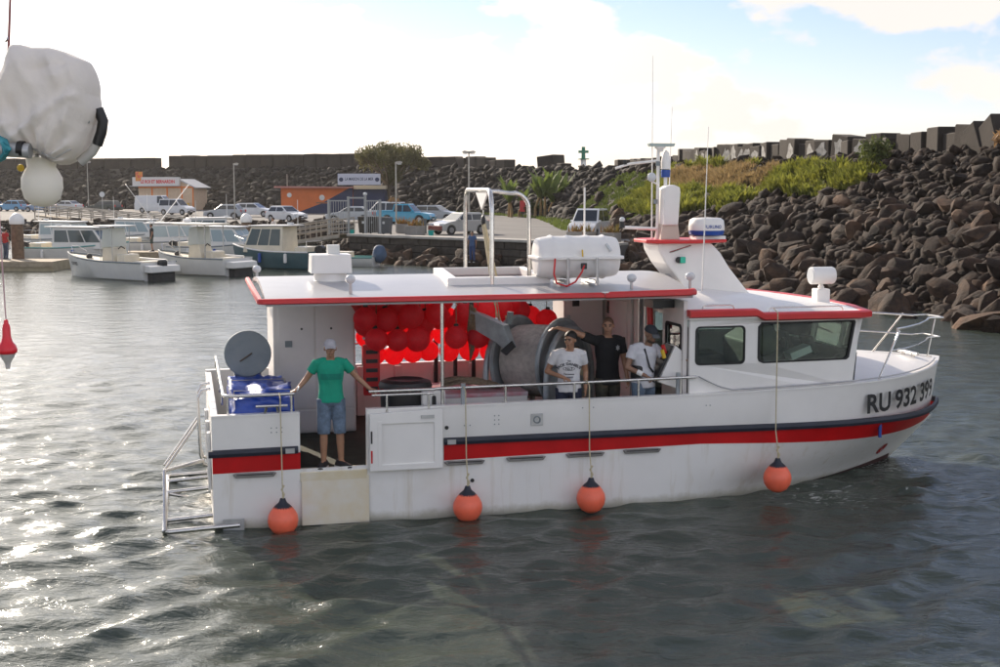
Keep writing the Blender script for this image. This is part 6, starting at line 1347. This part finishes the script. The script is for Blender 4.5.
    if beard:
        bd = MB()
        for t in np.linspace(-1,1,11): a = t*1.25; bd.ball(hp(.060*math.sin(a), -.022-.058*math.cos(a), -.072-.012*math.cos(a)), .018, 8, 6)
        bd.build('stubble', mat('stubble', (.045,.03,.022), .9), p, smooth=60)
    # shirt
    sh = MB(); g = .016; r2_ = [(shirt_low,.168,.118,0),(-.02,.166,.120,0),(.20,.150,.112,0),(.38,.148,.110,0),(.60,.168,.120,0),(.78,.176,.120,0),(.90,.156,.098,0),(.97,.092,.070,0),(.99,.078,.066,0)]
    spine_loft(sh, (D['pel'],D['che'],D['nek']), r2_, S, grow=g*.6)
    for s_ in 'lr':
        a, b = D['s'+s_], D['e'+s_]; cap_piece(sh, a-(b-a)*.10, a+(b-a)*sleeve, .070, .066, 14, True); cap_piece(sh, D['s'+s_]-S*(.02 if s_ == 'r' else -.02), D['s'+s_]+(D['nek']-D['s'+s_])*.5, .066, .060)
    so = fuse(sh, 'shirt', shirt, p, voxel, 3, .5, wr, seed)
    # trousers or shorts
    tr = MB(); spine_loft(tr, (D['pel'],D['che'],D['nek']), [(-.20,.10,.09,0),(-.12,.158,.112,0),(-.04,.163,.115,0),(.10,.150,.108,0)], S, grow=.008)
    for s_ in 'lr':
        h, k, a = D['h'+s_], D['k'+s_], D['a'+s_]
        if legs == 'shorts': cap_piece(tr, h+Vector((0,0,.02)), k+(k-h)*.02, .106, .086, 16, True)
        else: cap_piece(tr, h+Vector((0,0,.02)), k, .104, .074, 16, True); cap_piece(tr, k, k.lerp(a,.5), .074, .070); cap_piece(tr, k, a+Vector((0,0,-.02)), .074, .062, 16, True)
    fuse(tr, 'shorts' if legs == 'shorts' else 'trousers', legm, p, voxel, 2, .5, wr*.7, seed+5)
    for s_ in 'lr':
        f = MB(); a, t = D['a'+s_], D['t'+s_]; d = (t-a); d.z = 0; d.normalize(); q = Vector((a.x,a.y,0)); sd2 = Vector((-d.y,d.x,0)); rr = []
        for x, w, h in ((-.085,.028,.075),(-.06,.042,.10),(.0,.046,.105),(.06,.047,.080),(.12,.050,.062),(.165,.042,.050),(.19,.020,.036)): rr.append([q+d*x*1.12+sd2*(w*1.16*math.cos(b))+Vector((0,0,h*.58+h*.58*math.sin(b))) for b in [2*math.pi*k/12 for k in range(12)]])
        f.loft(rr); so_ = f.build('shoe', shoem or M['black'], p, smooth=50); sl_ = MB(); sl_.loft([[q+d*x*1.14+sd2*(w*1.18*s3)+Vector((0,0,z)) for s3, z in ((-1,-.002),(1,-.002),(1,.024),(-1,.024))] for x, w in ((-.088,.030),(-.05,.045),(.06,.050),(.13,.052),(.195,.022))]); sl_.build('sole', 'white', so_)
    if hat:
        hm, brim_m = hat; c = MB(); rr = []
        for k in range(9):
            a = math.pi/2*k/8; rr.append([hp(.085*math.cos(a)**.8*math.cos(b), .012+.105*math.cos(a)**.8*math.sin(b), .040+.095*math.sin(a)) if k < 8 else hp(.003*math.cos(b), .012+.003*math.sin(b), .135) for b in [2*math.pi*i/20 for i in range(20)]])
        c.loft(rr); co_ = c.build('cap', hm, p, smooth=60); b_ = MB(); rr = []
        for k in range(9): x = -.072+.144*k/8; e = math.sqrt(max(0,1-(x/.078)**2)); rr.append([hp(x,-.075+.0*e-.02*(1-(x/.075)**2),.047), hp(x,-.085-.075*e,.028-.02*(x/.075)**2), hp(x,-.085-.075*e,.022-.02*(x/.075)**2), hp(x,-.07,.038)])
        b_.loft(rr); b_.build('brim', brim_m, co_, smooth=40)
    if hair:
        hm, style = hair; c = MB(); rr = []; e = .014 if style == 'short' else .0025
        for k in range(10):
            row = []
            for i in range(24):
                b = 2*math.pi*i/24; fr = max(0, -math.sin(b)); bk2 = max(0, math.sin(b)); lo = -.045*bk2+.076*fr**1.3+.018*(1-fr)*(1-bk2)   # hairline height round the head
                a0_ = math.asin(max(-.99, min(.95, (lo-.030)/.092))); a = a0_+(math.pi/2-a0_)*k/9; q = max(math.cos(a), .01); zz = .030+(.092+e)*math.sin(a)
                row.append(hp((.076+e)*q*math.cos(b), .012+(.096+e)*q*math.sin(b), zz))
            rr.append(row)
        rr = [[p_+(hp(0,.012,.03)-p_)*.05 for p_ in rr[0]]]+rr
        c.loft(rr); c.build('hair', hm, p, smooth=60)
    return p, so
def print_on(so, p, vs, fs, cx_, cz_, name, m_, yawdir=(0,-1,0), off=.006):
    """flat print laid on the front of a shirt by casting each point onto it"""
    me = so.data; bv = BVHTree.FromPolygons([v.co.copy() for v in me.vertices], [tuple(q.vertices) for q in me.polygons]); d = -Vector(yawdir).normalized(); r_ = Vector((0,0,1)).cross(Vector(yawdir)).normalized()
    out_ = []
    for x, y, z in vs:
        o_ = Vector(yawdir)*1.0+r_*(cx_+x)+Vector((0,0,cz_+y)); hit = bv.ray_cast(o_, d)
        out_.append((hit[0]-d*off) if hit[0] else o_+d*.85)
    mb = MB(); mb.add(out_, fs); return mb.build(name, m_, so, fix=False)
def subdiv_geo(vs, fs): return vs, fs
cloth = lambda n, c, **k: mat('cloth_'+n, c, .9, var=k.pop('var', .12), vscale=k.pop('vscale', 7), bump=.25, bscale=90, **k)
denim = cloth('denim', (.13,.18,.25), var=.45, vscale=9); DK = .705
# 1: green shirt, arms held wide on both rails
s1 = .995
pa, sa = person('man in a green t-shirt and denim shorts holding both rails of the side opening', BW(1.60,.17,.735), BTH+R_(-4),
  dict(sl=(-.185,0,1.46), sr=(.185,0,1.46), el=(-.33,.03,1.245), er=(.36,.03,1.255), wl=(-.46,-.035,1.105), wr=(.53,-.06,1.10), kl=(-.105,-.03,.50), kr=(.115,-.02,.50), al=(-.11,.02,.09), ar=(.13,.02,.09), tl=(-.17,-.15,.03), tr=(.25,-.12,.03)),
  skin_a, cloth('green', (.008,.30,.19)), .55, 'shorts', denim, mat('shoe_black', (.015,.015,.017), .6), hat=(cloth('capgrey', (.42,.41,.44)),)*2, hands=(((-.75,-.1,-.55),(.1,-.2,-1)),.8) and (((( -.8,-.1,-.35),(-.1,.25,-1)),.85), (((.8,-.1,-.25),(.1,.25,-1)),.85)), scale=s1, seed=1)
st_ = [(x,y,0) for x in np.linspace(-.14,.14,15) for y in (-.065,-.02,.02)]; fsn = [(i*3+j, (i+1)*3+j, (i+1)*3+j+1, i*3+j+1) for i in range(14) for j in range(2)]
print_on(sa, pa, st_, fsn, 0, 1.31, 'chest_band', cloth('green_dark', (.006,.20,.14)))
wb = MB().tube(arc((-.445,-.03,1.12),.034,0,345,14,(.45,0,.9),(0,1,0)), .012, 6).build('wrist_band', 'white', pa)
# 2: white printed t-shirt
pb_, sb_ = person('man in a white printed t-shirt leaning a hand on the rail', BW(5.05,.42,DK), BTH+R_(-16),
  dict(che=(0,.0,1.30), nek=(.01,-.01,1.51), hd=(.02,-.05,1.665), el=(-.31,.06,1.20), wl=(-.07,-.20,1.145), er=(.24,.10,1.20), wr=(.24,.02,.96)),
  skin_a, cloth('white', (.66,.65,.66)), .55, 'trousers', cloth('darkblue', (.02,.025,.05)), None, head_yaw=-32, head_pitch=6, hair=(mat('hair_black', (.012,.010,.009), .6), 'short'), hands=((((.75,-.55,-.25),(.0,.0,-1)),.7), ('down',0)), seed=2, shirt_low=-.11, scale=1.01)
ink = mat('print_ink', (.06,.06,.07), .8)
def arc_text(s, size, rad, bold=.002):
    vs, fs = text_geo(s, size, bold, 'CENTER'); return [((rad+y)*math.sin(x/rad), (rad+y)*math.cos(x/rad)-rad, 0) for x, y, z in vs], fs
vs, fs = arc_text("JACK DANIEL'S", .052, .22); print_on(sb_, pb_, vs, fs, .0, 1.315, 'shirt_print', ink)
for (txt, sz, z) in (('Old', .03, 1.365), ('No.7', .05, 1.245), ('Tennessee', .035, 1.175), ('WHISKEY', .030, 1.13)):
    vs, fs = text_geo(txt, sz, .001, 'CENTER'); print_on(sb_, pb_, vs, fs, .0, z, 'shirt_print', ink)
rg = [(math.cos(k*math.pi/12), math.sin(k*math.pi/12)) for k in range(24)]; vs = [(a*.085, b*.028+.018, 0) for a, b in rg]+[(a*.078, b*.022+.018, 0) for a, b in rg]; fs = [(i, (i+1) % 24, 24+(i+1) % 24, 24+i) for i in range(24)]; print_on(sb_, pb_, vs, fs, 0, 1.245, 'shirt_print', ink)
# 3: black t-shirt, bald, arm along the reel
pc_, sc_ = person('bald man in a black t-shirt and camouflage trousers with one arm stretched out', BW(5.80,.92,DK), BTH+R_(8),
  dict(sl=(-.20,0,1.50), sr=(.20,.0,1.49), el=(-.48,.0,1.62), wl=(-.76,.0,1.70), er=(.27,.02,1.20), wr=(.27,-.08,.96), nek=(0,.01,1.54), hd=(-.01,-.03,1.70), che=(0,0,1.33)),
  skin_b, cloth('black', (.014,.014,.016)), .62, 'trousers', mat('camouflage', (.085,.075,.05), .9, col2=(.03,.032,.026), vscale=11, bump=.2, bscale=80), None, head_yaw=-30, head_pitch=4, hair=(mat('stubble_hair', (.16,.085,.055), .7), 'shaved'), hands=((((-1,-.1,-.05),(0,-.2,-1)),.15), ('down',0)), seed=3, scale=1.065, shirt_low=-.18)
vs, fs = text_geo('R', .075, .003, 'CENTER'); em_ = [(math.cos(k*math.pi/6)*(.045 if k % 2 else .026), math.sin(k*math.pi/6)*(.045 if k % 2 else .026), 0) for k in range(12)]+[(0,0,0)]; print_on(sc_, pc_, em_, [(k, (k+1) % 12, 12) for k in range(12)], .10, 1.40, 'chest_emblem', mat('print_white', (.45,.45,.45), .8))
# 4: white t-shirt and cap, working the console
pd_, sd2_ = person('man in a white t-shirt and dark cap reaching to the side console', BW(6.20,.46,DK), BTH+R_(22),
  dict(che=(.0,-.01,1.30), nek=(.02,-.05,1.50), hd=(.035,-.10,1.645), el=(-.29,.02,1.20), wl=(-.16,-.22,1.10), sr=(.18,-.03,1.44), er=(.27,-.22,1.25), wr=(.38,-.38,1.30)),
  skin_c, cloth('white2', (.62,.62,.66)), .55, 'trousers', denim, None, head_yaw=8, head_pitch=22, hat=(cloth('capdark', (.035,.04,.05)), cloth('capbrim', (.10,.11,.12))), hands=((((.55,-.6,-.4),(.0,.1,-1)),.75), (((.75,-.6,.0),(0,-.2,-1)),.3)), seed=4, scale=1.05, shirt_low=-.14, beard=True)
MB().tube([(-.215,-.12,1.145),(-.18,-.185,1.115)], .038, 12).build('wrist_bandage', 'white', pd_)
MB().tube([hp_ for hp_ in ((-.10,-.13,1.46),(-.02,-.15,1.20),(.06,-.14,1.12))], .012, 6).build('bag_strap', 'black', pd_); MB().box(-.20,-.08,-.10,.06,1.02,1.22).build('hip_bag', 'black', pd_, bevel=.03)
ol = MB().tube(arc((.06,-.155,1.27),.06,-60,150,10,(1,0,0),(0,0,1)), .004, 5)
# small figures in the harbour
def small(label, loc, rz, shirt, legc, hair=True, legs='trousers', **k):
    return person(label, loc, rz, k.pop('J', None), skin_a, cloth('s'+label[:14], shirt), .6, legs, cloth('l'+label[:14], legc), None, hair=(mat('hair_black'), 'short') if hair else None, voxel=.026, wr=0, **k)
small('man in a dark jacket standing on the floating dock beside the pile', (-28.6,72.9,.52), R_(20), (.05,.045,.035), (.02,.022,.03))
small('person in a red top standing on the dock against the pile', (-27.95,73.6,.52), R_(150), (.45,.03,.03), (.05,.07,.11))
small('man in a black t-shirt and shorts standing on the back dock', (-22.3,83.4,.50), R_(-70), (.015,.015,.018), (.05,.07,.06), legs='shorts')
small('person in a pale top walking down the gangway', (-15.3,87.95,.80), R_(-60), (.50,.45,.42), (.18,.12,.09))
small('person in a grey vest with red straps standing on rocks below the quay end', (4.4,68.6,.55), R_(10), (.16,.17,.20), (.05,.07,.16))
small('person in blue standing low on the boulders below the quay wall', (-1.6,75.0,.30), R_(-20), (.06,.11,.22), (.03,.06,.16))

# ================================================================ CLOSE BY: the neighbouring boat's covered outboard and a hanging float
def fg(x, y, Y):   # a point on the upright plane Y metres ahead, for a place in the photograph
    P_ = math.atan(145.5/1300.0); d = Vector(((x-500)/1300.0, math.cos(P_)-math.sin(P_)*0, 0)); yy = (333.5-y)/1300.0
    d = Vector(((x-500)/1300.0, math.cos(P_)+yy*math.sin(P_), -math.sin(P_)+yy*math.cos(P_))); return Vector((0,0,4.55))+d*(Y/d.y)
FY = 7.0
cvm = mat('cover_canvas', (.80,.77,.74), .85, trans=.28, var=.05, vscale=5, dirt=.15, dcol=(.35,.30,.25), dscale=4, bump=.2, bscale=40)
cu = thing('covered_outboard', 'outboard motor under a creased white canvas cover on a clamp bracket', 'covered motor', fg(50,160,FY))
sc_px = 7.0/1300.0
bm = bmesh.new(); bmesh.ops.create_icosphere(bm, subdivisions=6, radius=1.0)
outl = [(-46,18),(-47,44),(-42,70),(-35,92),(-27,111),(-8,108),(12,107),(28,101),(39,96),(43,88),(46,62),(49,48),(44,34),(40,22),(32,6),(14,-5),(-6,6),(-26,10),(-38,12)]
FOLDS = [(-34,8,20,52,.075,6),(20,52,44,62,.05,5),(-44,40,-22,92,.05,7),(-20,104,2,60,.04,6),(10,104,24,70,.05,6),(0,6,18,40,.045,5),(-40,24,-8,44,.04,6),(26,20,34,52,.05,6),(-10,84,34,92,-.03,7),(-30,60,-6,24,-.035,8),(30,98,40,66,.03,5)]
angs = sorted([(math.atan2(b-50, a), math.hypot(a, b-50)) for a, b in outl]); aa = [a for a, r in angs]; rr = [r for a, r in angs]; aa = [aa[-1]-2*math.pi]+aa+[aa[0]+2*math.pi]; rr = [rr[-1]]+rr+[rr[0]]
for v in bm.verts:
    a = math.atan2(v.co.z, v.co.x); R0 = float(np.interp(a, aa, rr))*sc_px; h = math.hypot(v.co.x, v.co.z); e = h**.62
    p = Vector((math.cos(a)*R0*e, math.copysign(.21*abs(v.co.y)**.5, v.co.y), math.sin(a)*R0*e+50*sc_px)); q = p
    d = .010*mnoise.noise(p*4.0)+.004*(1-abs(mnoise.noise(Vector((p.x*7+p.z*5, p.y*5, p.z*8-p.x*3)))))**5
    ph_ = math.atan2(p.z+.02, p.x); d += .028*math.sin(ph_*15+3*mnoise.noise(p*2.5))*math.exp(-math.hypot(p.x, p.z)/.26)
    for (x0,y0,x1,y1,am,wd) in FOLDS:
        a0 = Vector((x0*sc_px,y0*sc_px)); b0 = Vector((x1*sc_px,y1*sc_px)); e0 = b0-a0; tt_ = max(-.1,min(1.1,(Vector((p.x,p.z))-a0).dot(e0)/e0.length_squared)); ds = (Vector((p.x,p.z))-a0-e0*tt_).length
        d += am*math.exp(-(ds/(wd*sc_px))**1.3)*math.sin(math.pi*min(1,max(.08,tt_*.84+.08)))
    v.co = p+Vector((p.x*.15*d, (1 if v.co.y > 0 else -1)*d, d*.15))
me = bpy.data.meshes.new('canvas'); bm.to_mesh(me); bm.free(); me.polygons.foreach_set('use_smooth', [True]*len(me.polygons)); me.materials.append(cvm); o = bpy.data.objects.new('canvas', me); COL.objects.link(o); o.parent = cu
L0 = cu.location
def lp(x, y, dy=0): return fg(x, y, FY)+Vector((0,dy,0))-L0
MB().tube([lp(98,110), lp(103,122), lp(100,138), lp(92,152), lp(80,162)], .026, 10).build('tiller_handle', mat('tiller_white', (.50,.48,.45), .5), cu, smooth=50)
MB().tube([lp(98,109), lp(103,121), lp(101.5,132), lp(97,145)], .0285, 10).build('tiller_grip', 'black', cu, smooth=50)
MB().tube([lp(30,156), lp(55,154)], .03, 8).build('hem_cord', mat('cord_teal', (.05,.30,.36), .7), cu)
for pts_ in ([(-46,20),(-30,14),(-8,9),(14,-2),(32,8)],):
    bvh = BVHTree.FromPolygons([v.co.copy() for v in me.vertices], [tuple(q.vertices) for q in me.polygons]); seam = []
    for (x0, y0), (x1, y1) in zip(pts_, pts_[1:]):
        for t in np.linspace(0, 1, 10, endpoint=False):
            h_ = bvh.ray_cast(Vector(((x0+(x1-x0)*t)*sc_px, -1, (y0+(y1-y0)*t+3)*sc_px)), Vector((0,1,0)))
            if h_[0]: seam.append(h_[0]+Vector((0,-.002,0)))
    if len(seam) > 3: MB().tube(seam, .006, 6).build('seam', mat('seam_grey', (.45,.43,.42), .9), cu, smooth=60)
for (x, y) in ((92,122),(80,147)): MB().ball(lp(x,y,-.08), .014, 10, 6).build('cover_stud', 'alu', cu, smooth=60)
bo = thing('support_boom', 'grey tubular boom with black bands holding the covered motor', 'boom', fg(10,148,FY-.2)); L0 = bo.location
far = lp(-190,138,-.2)
MB().tube([far, lp(44,152,-.2)], .040, 14).build('tube', mat('boom_grey', (.45,.45,.46), .4, metal=.4), bo, smooth=50)
for x in (11, 34): a_ = lp(x-2,147.6+(x-10)*.1,-.2); b_ = lp(x+4,148.2+(x-10)*.1,-.2); MB().tube([a_, b_], .044, 14).build('black_band', 'black', bo, smooth=50)
MB().tube([far+Vector((0,0,.4)), Vector((far.x,far.y,-L0.z-1.0))], .09, 14).build('upright', mat('boom_grey'), bo, smooth=50)
lash = MB(); 
for k in range(5): lash.tube([lp(12+2*k,138+k,-.2), lp(22+1.2*k,145+k,-.27), lp(24+k,154-k,-.27), lp(14+k,161-k*.5,-.2)], .012, 6)
lash.build('teal_lashing', mat('cord_teal'), bo, smooth=50); MB().ball(lp(24,168,-.05), .02, 8, 6).build('yellow_toggle', 'yellow', bo)
fl = thing('white_float', 'white plastic paddle-shaped float hanging below the covered motor', 'float', fg(43,207,FY)); L0 = fl.location
prof = [(.001,0),(.055,.010),(.092,.045),(.108,.10),(.106,.155),(.086,.195),(.074,.212),(.078,.25),(.076,.262)]
MB().lathe(prof, 28).build('body', mat('float_plastic', (.84,.82,.77), .45, trans=.3, var=.06, dirt=.1, dcol=(.5,.45,.35)), fl, smooth=60); MB().lathe([(.058,.262),(.058,.275),(.046,.278),(.046,.305),(.06,.308),(.06,.33)], 20).build('collar', 'steel', fl, smooth=40)
# red and white float hanging on a line
rf = thing('hanging_float', 'red fishing float with a white tip hanging on a thin line', 'float', fg(8,369,FY)); L0 = rf.location; k = sc_px
MB().lathe([(.001,0),(2.2*k,.3*k),(2.6*k,5*k),(4.5*k,9*k),(7*k,13*k),(7.6*k,15.4*k)], 20).build('tip', mat('tip_white', (.62,.60,.58), .4, trans=.3), rf, smooth=50)
MB().lathe([(7.6*k,15.4*k),(9.6*k,17*k),(9.8*k,20*k),(8.4*k,24*k),(5.5*k,28*k),(4.2*k,33*k),(3.9*k,42*k),(3.2*k,45*k),(2.2*k,46.5*k),(2.4*k,48*k),(1.6*k,50*k),(.001,50.5*k)], 20).build('float_body', mat('float_red', (.75,.02,.035), .35), rf, smooth=60)
MB().tube([(0,0,50*k),(-.4*k,0,65*k),(-1.5*k,0,110*k),(-3*k,0,(369-148)*k)], .004, 5).build('line', mat('line_pink', (.55,.35,.36), .6), rf)
rod = thing('fishing_rod', 'thin upright fishing rod beside the covered motor', 'rod', fg(0,150,FY+.1)); L0 = rod.location
MB().tube([lp(-2,150,.1), lp(-.5,95,.1), lp(1.5,45,.1), lp(4,-30,.1)], .011, 8, .006).build('blank', mat('rod_red', (.20,.05,.05), .4), rod)
for y in (97,38): MB().tube([lp(0,y+2,.08), lp(3,y,.06), lp(2,y-3,.08)], .005, 5).build('line_guide', 'steel', rod)
bpy.data.scenes.remove(TMP)
hz_b = MB().box(-420,420,-20,420,-2.6,16).build('haze', None); hz_b['kind'] = 'stuff'; hm_ = bpy.data.materials.new('haze_air'); hm_.use_nodes = True; ht = hm_.node_tree; ht.nodes.clear()
hv = N(ht, 'ShaderNodeVolumePrincipled'); hv.inputs['Color'].default_value = (.95,.94,.92,1); hv.inputs['Density'].default_value = .0001; hv.inputs['Anisotropy'].default_value = .6
ho = N(ht, 'ShaderNodeOutputMaterial'); ht.links.new(hv.outputs[0], ho.inputs['Volume']); hz_b.data.materials.append(hm_)
